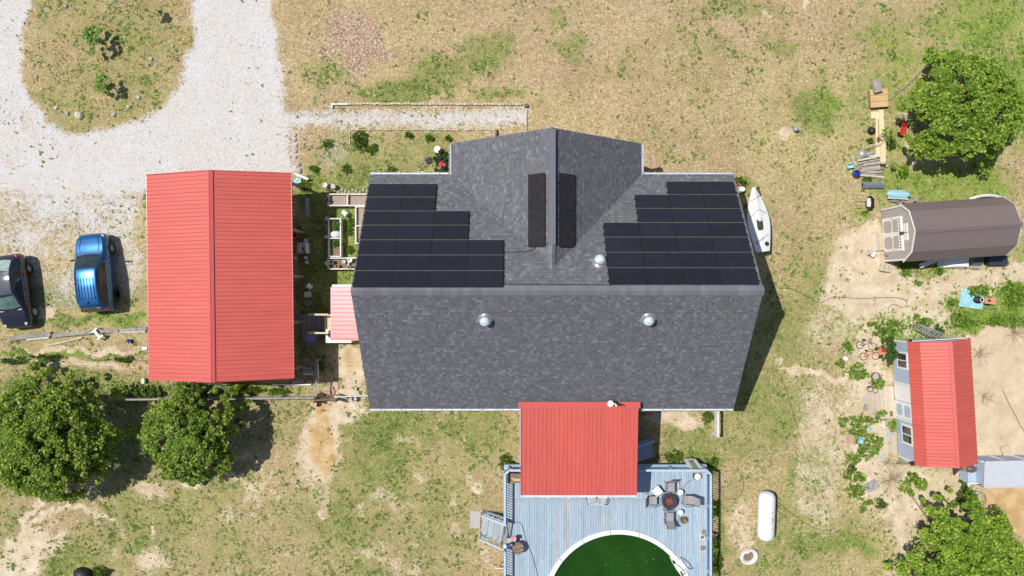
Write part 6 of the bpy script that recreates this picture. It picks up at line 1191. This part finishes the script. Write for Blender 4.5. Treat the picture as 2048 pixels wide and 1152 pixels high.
# pallet bits + pavers
t = T('slatted_bench', 'three weathered slats of a bench in the shade at the lower right barn corner', 'bench', 615, 744, 0, 0, hz=.4)
for k in range(3): MB().box(.02 * k, .2 - k * .16, .36, .56, .12, .035).build('slat', M['greywood'] if k < 2 else M['offwhite'], t)
for s in (-.2, .2): MB().box(s, .02, .17, .06, .42, .34).build('leg_board', M['greywood'], t)
line('white_board_edge', 'long white board lying along the foot of the red barn', 'board', [(545, 769), (623, 769)], .05, 'white', .06)
for k, (X, Y) in enumerate(((592, 764), (606, 762), (617, 764))): P1('paver', ['left', 'middle', 'right'][k] + ' one of three pink pavers above the long white board', 'paver', X, Y, MB().box(0, 0, .02, .42, .2, .05), M['brick'], 0, 0, 'pink pavers by the barn')
for k, (X, Y, sx, sy) in enumerate(((655, 778, .55, .3), (672, 772, .3, .42), (667, 781, .14, .46), (655, 786, .5, .2))): P1('paver', ['pale pinkish slab left of the gate shadow', 'square pink slab right of the gate post', 'narrow pink brick between the two pink slabs', 'long brick threshold just above the gate'][k], 'paver', X, Y, MB().box(0, 0, .02, sx, sy, .05), M['brick'], 0, 0, 'pavers at the gate')
# fence lines
def railfence(lab, pts, hgt, m='greywood', posts=5, wid=.1, lower=True, cat='fence', wire=False):
    A_ = at(*pts[0], hgt); B2 = at(*pts[1], hgt); t = thing('rail_fence', lab, cat, (A_.x, A_.y, 0), math.atan2(B2.y - A_.y, B2.x - A_.x)); L_ = (B2 - A_).length
    seg = max(1, round(L_ / 2.4))
    for i in range(seg): MB().box(L_ * (i + .5) / seg, 0, hgt, L_ / seg - .01, wid, .04).build('top_rail', M[m], t, loc=(0, sr.uniform(-.02, .02), 0))
    if lower:
        for z in (.35, .7):
            for i in range(seg): MB().box(L_ * (i + .5) / seg, 0, z * hgt, L_ / seg - .02, .03, .10).build('lower_rail', M[m], t)
    for i in range(posts): MB().box(L_ * i / (posts - 1), 0, hgt / 2 - .03, .10, .10, hgt - .05).build('post', M[m], t)
railfence('long grey wooden rail fence running left from the gate behind the middle tree', [(215, 800), (628, 796)], 1.05, posts=7); railfence('short thin fence rail running from the gate to the house corner', [(670, 794), (738, 792)], 1.0, 'offwhite', posts=2, wid=.05, lower=False); railfence('fence rail running up the picture from the gate into the barn shadow', [(632, 792), (631, 722)], 1.1, 'greywood', posts=3, wid=.07, lower=False)
t = T('wooden_gate', 'dark brown picket gate lying askew between the two fence rails', 'gate', 652, 798, 0, 3, hz=.5)
for k in range(10): MB().beam((-.55 + k * .115, -.05, .75), (-.42 + k * .115, .22, .3), .06, .02).build('picket', M['brownwood'], t)
for y, z in ((-.02, .7), (.2, .34)): MB().box(0, y, z, 1.3, .05, .05).build('rail', M['brownwood'], t)
for x in (-.62, .62): MB().box(x, -.1, .45, .12, .12, .95).build('gate_post', M['brownwood'], t)
P1('white_pole', 'white pole standing out of the weeds between the barn shadow and the gate', 'pole', 645, 764, MB().tube([(.02, 1.2, 1.0), (0, 0, .9), (0, 0, 0)], .025), M['white'], 0)
P1('coiled_rope', 'small coil of grey rope on the ground at the top of the shaded fence rail', 'rope', 634, 723, MB().lathe([(.08, .02), (.1, .05), (.06, .06), (.05, .02)], 16), M['galv'])
P1('pink_pail', 'round pink topped pail just below the gate', 'bucket', 631, 806, MB().lathe([(.14, 0), (.16, .34), (.17, .35), (.0, .36)], 18), mat('pink_plastic', (.62, .32, .30), .5)); P1('grey_pot', 'dark grey pot on the dirt right of the gate', 'pot', 710, 796, MB().lathe([(.1, 0), (.15, .28), (.17, .28), (.14, .3), (.1, .1), (0, .1)], 16), M['galv']); P1('grey_stone_pot', 'small grey pot above the short fence rail', 'pot', 711, 777, MB().lathe([(.08, 0), (.1, .2), (.08, .2), (.05, .1), (0, .1)], 14), M['galv'])
# left side: timber edging and trellis
t = T('timber_edging', 'row of long weathered grey timbers lying below the parked cars', 'timbers', 155, 668, 0, 0)
for X0_, Y0_, X1_, Y1_, w_ in ((22, 677, 105, 668, .26), (108, 671, 185, 664, .22), (190, 663, 240, 661, .2), (242, 661, 275, 658, .2), (276, 659, 296, 657, .22), (55, 679, 100, 675, .08), (230, 665, 292, 663, .07)): p, q = at(X0_, Y0_), at(X1_, Y1_); MB().beam(p - t.location + Vector((0, 0, .09)), q - t.location + Vector((0, 0, .09)), w_, .18 if w_ > .1 else .05).build('timber', M['greywood'] if w_ > .1 else M['offwhite'], t)
P1('tan_stick', 'single tan plank lying at an angle below the grey timbers', 'plank', 128, 683, MB().beam((at(92, 692) - at(128, 683)) + Vector((0, 0, .04)), (at(165, 675) - at(128, 683)) + Vector((0, 0, .04)), .1, .04), M['tanwood'])
t = T('sawhorse', 'white plastic stool frame tipped over on the grey timbers', 'stool', 193, 668, 0, -50, hz=.4); MB().box(0, 0, .35, .58, .14, .04).build('top', M['white'], t)
for s in (-.27, .27): MB().box(s, 0, .34, .09, .42, .05).build('cross_piece', M['white'], t); MB().box(s, .15, .17, .05, .05, .34).build('leg', M['white'], t); MB().box(s, -.15, .17, .05, .05, .34).build('leg', M['white'], t)
P1('blue_ball', 'small dark blue plastic pail on the grass left of the barn', 'pail', 261, 682, MB().lathe([(0, .0), (.1, .02), (.13, .14), (.1, .2), (0, .14)], 14), M['bluepl'])
t = T('trellis', 'wire trellis with thin green posts over the lowest row of vines left of the barn', 'trellis', 150, 722, 0, 0, hz=1.0); O = t.location
for z in (1.0,):
    for dy in (-.05, .05): MB().tube([(at(0, 723, 1.0) - O).xy.to_3d() + Vector((0, dy, z)), (at(150, 720, 1.0) - O).xy.to_3d() + Vector((0, dy, z - .02)), (at(296, 719, 1.0) - O).xy.to_3d() + Vector((0, dy, z))],   .008, 4).build('wire', M['hose'], t)
for X in (-10, 84, 205, 290): p = at(X, 721, 1.0) - O; MB().box(p.x, p.y, .52, .04, .04, 1.04).build('post', M['hose'], t)
P1('white_block', 'white block on the ground at the left edge of the barn, right of the vines', 'block', 292, 696, MB().box(0, 0, .1, .3, .16, .2), M['white']); P1('pale_block', 'pale upright block near the lower left corner of the barn', 'block', 290, 761, MB().box(0, 0, .12, .17, .3, .24), M['offwhite'])
# lower right clutter
t = T('aluminium_ladder', 'aluminium ladder leaning on the wall at the upper end of the blue shed', 'ladder', 1858, 663, 0, 0, hz=1.0); O = t.location
p0, p1 = at(1829, 652, .15) - O, at(1880, 671, 1.9) - O
d = (p1 - p0).normalized(); s = Vector((-d.y, d.x, 0)).normalized() * .19
for k in (-1, 1): MB().beam(p0 + s * k, p1 + s * k, .03, .09).build('rail', M['alu'], t)
for k in range(9): c = p0 + (p1 - p0) * (k + .5) / 9; MB().beam(c - s, c + s, .08, .03).build('rung', M['alu'], t)
def bike(lab, X, Y, rz, m):
    t = T('bicycle', lab, 'bicycle', X, Y, 0, rz, 'bicycles lying in the weeds'); t.scale = (.72, .72, .72)
    for x in (-.5, .5):
        w_ = MB().lathe([(.27, .05), (.30, .07), (.32, .05), (.30, .03)], 20).build('wheel', M['blackrub'], t, loc=(x, 0, .04)); b = MB()
        for k in range(8): b.beam((x, 0, .09), (x + .28 * math.cos(k * .785), .28 * math.sin(k * .785), .09), .008, .006)
        b.build('spokes', M['galv'], w_)
    b = MB()
    for a, c in (((-.5, 0, .14), (-.15, .02, .14)), ((-.15, .02, .14), (-.25, .42, .14)), ((-.5, 0, .14), (-.25, .42, .14)), ((-.15, .02, .14), (.28, .36, .14)), ((-.25, .40, .14), (.28, .40, .14)), ((.28, .42, .14), (.5, 0, .14))): b.tube([a, c], .022, 6)
    b.build('frame', m, t); MB().box(-.27, .48, .16, .24, .1, .07).build('saddle', M['black'], t); MB().tube([(.2, .52, .2), (.32, .5, .2), (.36, .58, .2)], .018).build('handlebar', M['charcoal'], t)
bike('red framed bicycle lying on its side in the weeds left of the blue shed', 1738, 712, 3, M['redpl']); bike('dark framed bicycle lying just above the red one', 1731, 691, -6, M['charcoal'])
t = T('toy_bulldozer', 'faded orange toy truck beside the vine at the left wall of the blue shed', 'toy', 1764, 703, 0, 70, hz=.15); MB().box(0, 0, .16, .5, .28, .16).build('body', M['orange'], t); MB().box(.08, 0, .29, .2, .22, .12).build('cab', M['redpl'], t)
for x in (-.16, .16):
    for y in (-.15, .15): MB().lathe([(0, -.03), (.09, -.03), (.09, .03), (0, .03)], 12).build('wheel', M['orange'], t, loc=(x, y, .09)).rotation_euler = (R(90), 0, 0)
t = T('fire_ring', 'small dark ring pot full of pale ash left of the blue shed doors', 'fire ring', 1749, 752, 0, 0); MB().lathe([(.22, 0), (.25, .2), (.21, .22), (.18, .12)], 16).build('ring', M['brownwood'], t); MB().lathe([(0, .14), (.2, .13)], 12).build('ash', M['concrete'], t)
for X, Y, lab in ((1739, 778, 'left small tyre in front of the plank platform'), (1749, 780, 'right small tyre in front of the plank platform')): P1('tyre', lab, 'tyre', X, Y, MB().lathe([(.1, .02), (.14, .1), (.19, .08), (.19, .0)], 18), M['blackrub'], 0, 0, 'small tyres', smooth=True)
rock('white_lump', 'white plastic lump in the green weeds left of the ash ring', 1720, 758, .16, 'white', 'lump'); rock('white_lump', 'white crumpled plastic near the bicycles at the left of the weeds', 1691, 717, .17, 'white', 'lump')
t = T('toy_chair', 'light blue plastic toy chair lying on the big weed mound', 'toy chair', 1721, 880, .25, -5); MB().box(0, -.08, .05, .26, .22, .05).build('seat', M['skyblue'], t)
for k in (-1, 0, 1): MB().beam((k * .09, 0, .05), (k * .13, .2, .07), .05, .03).build('prong', M['skyblue'], t)
for X, Y, sx, sy, rz, m, lab in ((1742, 858, .2, .14, 30, 'skyblue', 'blue and white box at the upper right of the big weed mound'), (1775, 868, .08, .26, -10, 'skyblue', 'narrow blue object on the planks near the blue shed wall'), (1765, 852, .18, .1, -40, 'white', 'white paper scrap between the weed mounds'), (1762, 915, .34, .1, -25, 'skyblue', 'sky blue plastic strip at the bottom of the big weed mound'), (1700 + 81, 827, .18, .32, 5, 'brownwood', 'brown upright crate by the wall just below the shed doors'), (1722, 838, .0, .0, 0, 'x', '')):
    if m != 'x': P1('yard_toy' if m == 'skyblue' else ('paper_scrap' if m == 'white' else 'crate'), lab, 'toy' if m == 'skyblue' else ('paper' if m == 'white' else 'crate'), X, Y, MB().box(0, 0, .05, sx, sy, .1).box(0, 0, .11, sx * .7, sy * .7, .03), M[m], 0, rz)
# inflatable with an orange tool
folds('turquoise_tarp', 'crumpled turquoise plastic sheet spread over the weeds', 1942, 600, .0, 1.4, .95, 'cyan', -8, 'tarp'); folds('turquoise_corner', 'turquoise flap sticking up at the upper left of the crumpled sheet', 1930, 586, .03, .42, .5, 'cyan', 20, 'tarp')
t = T('string_trimmer', 'black and orange yard machine lying on the turquoise sheet', 'yard machine', 1962, 600, .12, -5); MB().lathe([(0, .2), (.2, .18), (.28, .08), (.24, 0)], 16, sx=1.1, sy=.75, x=-.2).build('housing', M['black'], t, smooth=True); MB().lathe([(.1, .22), (.13, .24), (.1, .24)], 14, x=-.1).build('white_band', M['white'], t)
MB().box(.32, -.02, .12, .42, .34, .16).build('body', M['orange'], t); MB().box(.66, 0, .1, .26, .42, .1).build('guard', M['orange'], t); MB().box(.35, -.0, .205, .16, .12, .02).build('vent', M['black'], t); MB().tube([(.1, -.2, .1), (.45, -.24, .14), (.52, -.15, .14)], .03).build('handle', M['black'], t)
t = T('red_wagon', 'red metal wagon edge showing at the left side of the shade tree', 'wagon', 1807, 257, 0, -8, hz=.35); MB().box(0, 0, .32, .26, .8, .05).build('tray', M['redpl'], t)
for x in (-.12, .12): MB().box(x, 0, .38, .02, .8, .12).build('side', M['redpl'], t)
for y in (-.28, .28): MB().lathe([(0, -.14), (.12, -.14), (.12, -.1), (.03, -.1), (.03, .1), (.12, .1), (.12, .14), (0, .14)], 14).build('wheel_pair', M['blackrub'], t, loc=(0, y, .14)).rotation_euler = (0, R(90), 0)
t = T('grey_tarp', 'pale grey tarp patch hanging in the lower right of the shade tree', 'tarp', 1952, 291, 1.0, 0); MB().lathe([(0, .12), (.3, .1), (.42, 0)], 9, sx=1, sy=.55).build('tarp', M['tarp'], t); MB().cyl(0, 0, -1, 0, .05).build('pole', M['greywood'], t)
t = T('orange_cloth', 'faded orange cloth scrap caught on the top of the shade tree', 'cloth', 1932, 180, 4.15, 20); MB().box(0, 0, 0, .3, .18, .02).build('cloth', M['orange'], t)
P1('black_tool', 'black crumpled plastic left of the pine boards', 'plastic', 1743, 262, MB().lathe([(0, .25), (.15, .2), (.26, 0)], 7), M['black'])
t = T('stone_border', 'curved pale concrete edging left of the coop', 'edging', 1957, 993, 0, 0)
for k in range(4): MB().box(.16 * math.sin(k * .5) - .1, .36 - k * .27, .05, .17, .26, .1, rz=-.15 + k * .08).build('block', M['concrete'], t)
for k, (X, Y, L_, rz) in enumerate(((1936, 975, .9, 84), (1941, 982, .7, -5), (1941, 990, .6, -4), (1942, 998, .6, -6))): P1('grey_channel', ['long upright grey channel', 'upper grey slat', 'middle grey slat', 'lower grey slat'][k] + ' on the ground left of the curved edging', 'slat', X, Y, MB().box(0, 0, .04, L_, .12, .05), M['tarp' if k == 0 else 'greywood'], 0, rz)
t = T('wire_hoops', 'tangle of thin bent wire hoops on the soil between coop and tree', 'wire hoops', 1950, 1005, 0, 0)
for k in range(5): MB().tube([(.5 * math.cos(a) * (1 - .1 * k) + k * .05, .4 * math.sin(a) + .3 - k * .13, .15 + .12 * math.sin(a * 2 + k)) for a in np.linspace(0, 5.6, 18)], .012, 4).build('hoop', M['cable'], t)
P1('metal_sheet', 'dark triangular metal sheet under the lower end of the red roof', 'sheet', 1907, 938, MB().add([(-.25, .3, .3), (.35, .25, .35), (-.1, -.35, .2), (-.25, .3, .27), (.35, .25, .32), (-.1, -.35, .17)], [(0, 2, 1), (3, 4, 5), (0, 1, 4, 3), (1, 2, 5, 4), (2, 0, 3, 5)]), M['charcoal'])
t = T('pole_bundle', 'bundle of long dark poles leaning out from the lower left shed corner', 'poles', 1815, 925, 0, 0, hz=.3)
for k in range(5): MB().beam((-.6 + .04 * k, -.15 + .05 * k, .1), (.65, -.02 - .04 * k, .7), .03, .03).build('pole', M['charcoal'] if k % 2 else M['greywood'], t)
folds('grey_mat', 'crumpled dark grey weed cloth with white sticks in the lower right yard', 1742, 971, .0, .75, .55, 'greyfab', 30, 'weed cloth')
P1('black_cover', 'rounded black plastic cover half cut by the bottom edge at lower left', 'cover', 170, 1148, MB().lathe([(0, .5), (.35, .42), (.5, .2), (.5, 0)], 20, sx=1.2, sy=.8), M['black'], 0, -20, smooth=True)
P1('white_stub', 'white pipe stub sticking out of the left deck side', 'pipe', 999, 1128, MB().tube([(-.25, .1, .5), (-.22, -.05, .5), (.2, -.06, .5)], .03), M['white'])
# ---------------------------------------------------------------- trees, shrubs
q = at(1938, 212, 3.0); tree('shade_tree', (q.x, q.y, 0), 3.1, 1.0, 4.4, 'large round bright green shade tree at the upper right edge', 3, 560, ca=(.11, .24, .02), cb=(.58, .71, .12))
q = at(88, 880, 3.2); tree('shade_tree', (q.x - .1, q.y, 0), 3.4, 1.0, 4.8, 'largest dark green tree, at the left edge in the lower part', 8, 680, ca=(.10, .20, .022), cb=(.54, .66, .11))
q = at(372, 875, 2.8); tree('shade_tree', (q.x, q.y, 0), 2.65, .9, 4.0, 'middle sized green tree just below the red barn', 12, 470, ca=(.10, .20, .022), cb=(.53, .66, .12))
q = at(1940, 1118, 2.8); tree('shade_tree', (q.x, q.y, 0), 3.1, 1.0, 4.2, 'bright yellow green tree cut by the lower right corner', 21, 560, ca=(.12, .26, .02), cb=(.60, .74, .12))
q = at(182, 75, 1.0); tree('sapling', (q.x, q.y, 0), .72, .3, 1.6, 'upper feathery green sapling on the driveway island', 31, 34, ls=.10, ca=(.22, .38, .07), cb=(.50, .66, .20), group='saplings on the island', per=70)
q = at(208, 168, .8); tree('sapling', (q.x, q.y, 0), .58, .3, 1.3, 'lower feathery green sapling on the driveway island', 32, 26, ls=.10, ca=(.22, .38, .07), cb=(.50, .66, .20), group='saplings on the island', per=60)
q = at(222, -3, 0); tt = tree('young_tree', (q.x, q.y, 0), .3, 5.2, 6.3, 'tall thin young tree whose thin shadow crosses the top of the island', 33, 9, ls=.13, per=60)
def shrub(lab, X, Y, rx, ry, h_, seed, ca=(.06, .15, .015), cb=(.20, .33, .04), nm='weed_clump', cat='weeds', group='green weed clumps in the sandy yard', dens=1.0, ls=.095, extra=None):
    q = at(X, Y, h_ * .5); t = thing(nm, lab, cat, (q.x, q.y, 0), 0, group); r = random.Random(seed); RX, RY = rx / 34, ry / 34; n = max(8, int(RX * RY * 105 * dens) + 5); cen = []; rd = []
    for i in range(n):
        a = i * 2.39996 + r.uniform(-.4, .4); k = math.sqrt((i + .5) / n) * r.uniform(.74, 1.14); cen.append((math.cos(a) * k * RX, math.sin(a) * k * RY, h_ * math.sqrt(max(.05, 1 - .8 * k * k)) * r.uniform(.5, .9))); rd.append(r.uniform(.05, .13))
    if h_ <= .5:
        nt = int(RX * RY * 3.14 * 120 * dens) + 12; an = rng.random(nt) * 6.283; qq = np.sqrt(rng.random(nt)) * (1 + .22 * np.sin(3 * an + seed) + .15 * np.sin(7 * an + seed)) * rng.uniform(.8, 1.15, nt)
        pp = np.stack([np.cos(an) * qq * RX, np.sin(an) * qq * RY, np.clip(h_ * .55 * (1 - qq ** 2), 0, 1)], 1); uu = rng.random((nt, 1)) ** 1.3; cc = (1 - uu) * np.array([ca]) + uu * np.array([cb])
        V, Q, C = tufts(pp, rng.uniform(.05, .14, nt), rng.uniform(.04, h_ * .45 + .02, nt), cc, 7, .30)
    else: V, Q, C = leafcloud(cen, rd, 55, ls, ca, cb, flat=.7, seed=seed)
    obj('foliage', fast('foliage', V, Q, C), M['leaf'], t)
    if extra: extra(t)
    else:
        b = MB()
        for i in range(min(n, 6)): b.tube([(0, 0, 0), Vector(cen[i]) * .8], [.015, .006], 4)
        b.build('stem', M['bark'], t)
    return t
br = dict(ca=(.12, .25, .025), cb=(.38, .54, .09)); dk_ = dict(ca=(.06, .12, .03), cb=(.16, .25, .06))
W = [('large spreading weed mound under the light blue toy chair', 1716, 855, 24, 24, .4, br), ('lower half of the large weed mound beside the planks', 1738, 890, 30, 27, .4, br), ('round weed clump below the large weed mound on the left', 1707, 919, 16, 14, .35, br), ('small dark round weed clump left of the dry brush', 1703, 940, 9, 9, .35, dk_), ('oval weed clump left of the grey weed cloth', 1721, 956, 15, 9, .35, br), ('small weed clump left of the oval one', 1697, 954, 8, 7, .3, br), ('ragged weed clump below the grey weed cloth', 1714, 982, 20, 15, .35, br), ('flat streak of weeds near the bottom of the sandy yard', 1735, 1005, 15, 6, .25, br), ('small weed tuft beneath the flat streak of weeds', 1725, 1019, 7, 7, .25, br), ('round olive weed clump alone on the sand above the lower right tree', 1763, 1009, 10, 10, .35, dk_), ('dark round bush alone on the soil below the red roofed shed', 1828, 956, 10, 10, .4, br), ('light yellow green tuft touching the dark round bush', 1819, 948, 5, 4, .25, br), ('weed clump right beside the blue wall under the doors', 1786, 853, 9, 12, .35, br), ('low weeds below the plank platform', 1762, 827, 14, 8, .3, br), ('yellow green weeds right of the crate scrap', 1744, 840, 20, 9, .3, dict(ca=(.10, .19, .02), cb=(.30, .42, .06))), ('small weed clump above the large mound', 1686, 840, 9, 8, .3, br), ('round bright weed clump left of the bicycles', 1694, 694, 11, 13, .35, br), ('weeds around the white lump left of the ash ring', 1714, 745, 24, 18, .35, br), ('weeds between the ash ring and the plank platform', 1757, 768, 15, 12, .35, br), ('small weed clump at the far left of the white lump', 1681, 727, 9, 9, .3, br), ('large weed bed above the bicycles', 1775, 657, 32, 20, .4, dict(br, dens=1)), ('weeds above the ladder against the blue shed', 1845, 645, 22, 14, .35, br), ('dark shrub at the top of the ladder', 1877, 662, 12, 10, .4, dk_), ('weed patch right of the ladder head', 1925, 640, 28, 18, .35, br), ('weed strip along the chicken yard at the right edge', 2010, 642, 48, 12, .35, br), ('weed bed above the turquoise sheet', 1958, 582, 26, 12, .35, br), ('weed patch at the right edge below the beige shed', 2030, 590, 26, 30, .35, br), ('round weed clump left of the turquoise sheet', 1907, 605, 13, 9, .35, br), ('grapevine mass under the lower side of the beige shed', 1824, 530, 30, 9, .45, dict(ca=(.09, .16, .02), cb=(.30, .40, .05))), ('round shrub at the left end of the grapevine', 1813, 546, 11, 8, .35, br), ('shrub at the right end of the grapevine', 1880, 538, 11, 10, .4, br), ('shrub at the lower right corner of the beige shed', 2010, 523, 7, 10, .4, br), ('small weed tuft on the sand left of the beige shed', 1731, 425, 6, 5, .25, br), ('low weeds on the sand below the grapevine', 1838, 566, 9, 5, .25, br)]
for k, (lab, X, Y, rx, ry, h_, kw) in enumerate(W): shrub(lab, X, Y, rx, ry, h_, 100 + k, **kw)
shrub('tall climbing vine against the left wall of the blue shed', 1778, 700, 14, 30, 1.5, 200, ca=(.04, .10, .02), cb=(.17, .27, .05), nm='vine', cat='vine', group=None, dens=1.3); shrub('feathery green shrub column left of the coop', 1927, 990, 9, 34, .9, 201, ca=(.08, .15, .03), cb=(.24, .33, .08), nm='shrub', cat='shrub', group=None, dens=1.2); shrub('shrub right of the feathery column above the lower right tree', 1905, 1008, 12, 9, .5, 202, nm='shrub', cat='shrub', group=None, **br)
def blossoms(t):
    V, Q, C = tufts(np.array([[.05, -.25, .95], [.12, -.3, .95], [-.02, -.32, .93], [.1, -.2, .96]]), np.full(4, .13), np.full(4, .05), np.tile([[.75, .06, .20]], (4, 1)), 8, .5); obj('blossom', fast('blossom', V, Q, C), M['grass'], t)
shrub('rose bush with pink red blossoms in the corner beside the gable', 884, 322, 17, 26, .8, 203, ca=(.03, .07, .015), cb=(.13, .19, .05), nm='rose_bush', cat='rose bush', group=None, extra=blossoms)
for k, (lab, X, Y, rx, ry, h_) in enumerate((('dark leafy bush at the upper left of the front flower bed', 717, 278, 16, 20, .45), ('low bush below the dark leafy one in the front bed', 742, 298, 12, 10, .3), ('green tuft left in the front bed', 655, 286, 11, 8, .3), ('green tuft in the upper middle of the front bed', 818, 270, 8, 6, .3), ('round green tuft right in the front bed', 859, 276, 9, 7, .3), ('small round green tuft right of the round one in the front bed', 908 - 12, 277, 7, 6, .3), ('green tuft just above the left solar array', 693, 338, 9, 8, .3), ('green tuft above the raised beds', 628, 337, 8, 7, .3), ('grassy tuft by the upper right corner of the barn', 607, 371, 14, 11, .3), ('small tuft near the front gutter', 783, 340, 8, 7, .25))): shrub(lab, X, Y, rx, ry, h_, 300 + k, ca=(.08, .17, .02), cb=(.25, .36, .06), nm='garden_plant', cat='plant', group='plants in the front bed')
for k, (lab, X, Y, rx, ry, h_) in enumerate((('leafy plant in the top of the tall narrow raised bed', 671, 451, 10, 11, .75), ('low leaves in the lower half of the tall narrow raised bed', 674, 487, 8, 6, .65), ('upper leafy plant on the grass strip between the raised beds', 703, 444, 7, 10, .3), ('middle leafy plant on the grass strip between the raised beds', 698, 462, 6, 8, .25), ('lower bright leafy plant on the grass strip between the raised beds', 699, 500, 8, 7, .25), ('dark plant in the shade near the white pole', 643, 729, 7, 16, .5))): shrub(lab, X, Y, rx, ry, h_, 320 + k, ca=(.07, .17, .02), cb=(.22, .36, .06), nm='vegetable_plant', cat='plant', group='plants among the raised beds')
for k, (lab, X, Y, rx, ry, h_) in enumerate((('long dark vine thicket along the fence left of the middle tree', 290, 788, 34, 16, .8), ('vine thicket on the fence under the top of the middle tree', 385, 782, 40, 22, 1.1), ('weeds below the lower edge of the red barn', 490, 780, 40, 9, .35), ('weeds on the grass right of the long fence', 560, 782, 22, 8, .3), ('yellow green vines at the left end of the trellis', 25, 722, 26, 6, .5), ('bright green vine in the middle of the trellis', 245, 718, 20, 6, .5), ('green weeds along the trellis left of its middle', 95, 716, 30, 6, .4), ('bush cut by the bottom edge beside the black cover', 200, 1146, 18, 12, .5), ('green bush by the upper left deck corner', 1012, 925, 14, 14, .5), ('weeds beside the left deck stairs', 975, 1068, 9, 8, .3), ('weeds between the porch shadow and the leaning door', 1345, 915, 24, 12, .35), ('weeds in the shade right of the leaning door', 1425, 925, 12, 12, .4), ('tall weeds along the right side of the deck', 1432, 1020, 8, 22, .5), ('weeds at the lower right side of the deck', 1432, 1085, 8, 16, .5), ('yellow green weeds by the right deck side at the bottom edge', 1436, 1125, 10, 20, .5), ('weeds at the bow of the boat by the house corner', 1480, 364, 14, 9, .35), ('weeds right of the boat bow', 1512, 388, 12, 9, .3), ('green weeds left of the pine boards', 1741, 280, 7, 6, .35), ('dark round bush right of the pine boards', 1783, 288, 9, 13, .45), ('weeds below the scrap wood pile', 1735, 358, 12, 5, .25), ('weeds near the corner post right of the covered porch', 1415, 835, 10, 16, .3))): shrub(lab, X, Y, rx, ry, h_, 340 + k, ca=(.08, .16, .02), cb=(.25, .35, .06), nm='wild_shrub', cat='shrub', group=None)
def brush(lab, X, Y, r_, seed, n=120, h_=.4):
    r = random.Random(seed); b = MB()
    for i in range(n): a = r.uniform(0, 6.283); L_ = r_ / 34 * r.uniform(.4, 1.2); s = Vector((r.uniform(-.1, .1), r.uniform(-.1, .1), 0)); b.tube([s, s + Vector((math.cos(a) * L_ * .6, math.sin(a) * L_ * .6, h_ * r.uniform(.2, 1))), s + Vector((math.cos(a) * L_, math.sin(a) * L_, h_ * r.uniform(0, .8)))], [.008, .006, .003], 3)
    P1('dry_brush', lab, 'dry brush', X, Y, b, M['dryst'], 0, 0, 'spreading dry brush')
brush('wide dry brush fanning out in the lower right sandy yard', 1782, 960, 34, 1, 80); brush('dry brush above the wide fan near the pole bundle', 1775, 925, 20, 2, 40); brush('dry twigs against the right wall of the red roofed shed, upper', 1958, 705, 28, 3, 40); brush('dry twigs against the right wall of the red roofed shed, lower', 1968, 795, 26, 4, 28); brush('dry brush behind the weed strip at the right edge', 2030, 668, 34, 5, 50, .2)
# loose ivory debris and litter on the lawn
for k, (X, Y, r_, lab) in enumerate(((913, 1039, .05, 'tiny white ball on the deck above the pool'), )): P1('white_ball', lab, 'ball', X + 320, Y, MB().lathe([(0, 0), (r_, r_), (0, 2 * r_)], 8), M['white'], DZ)
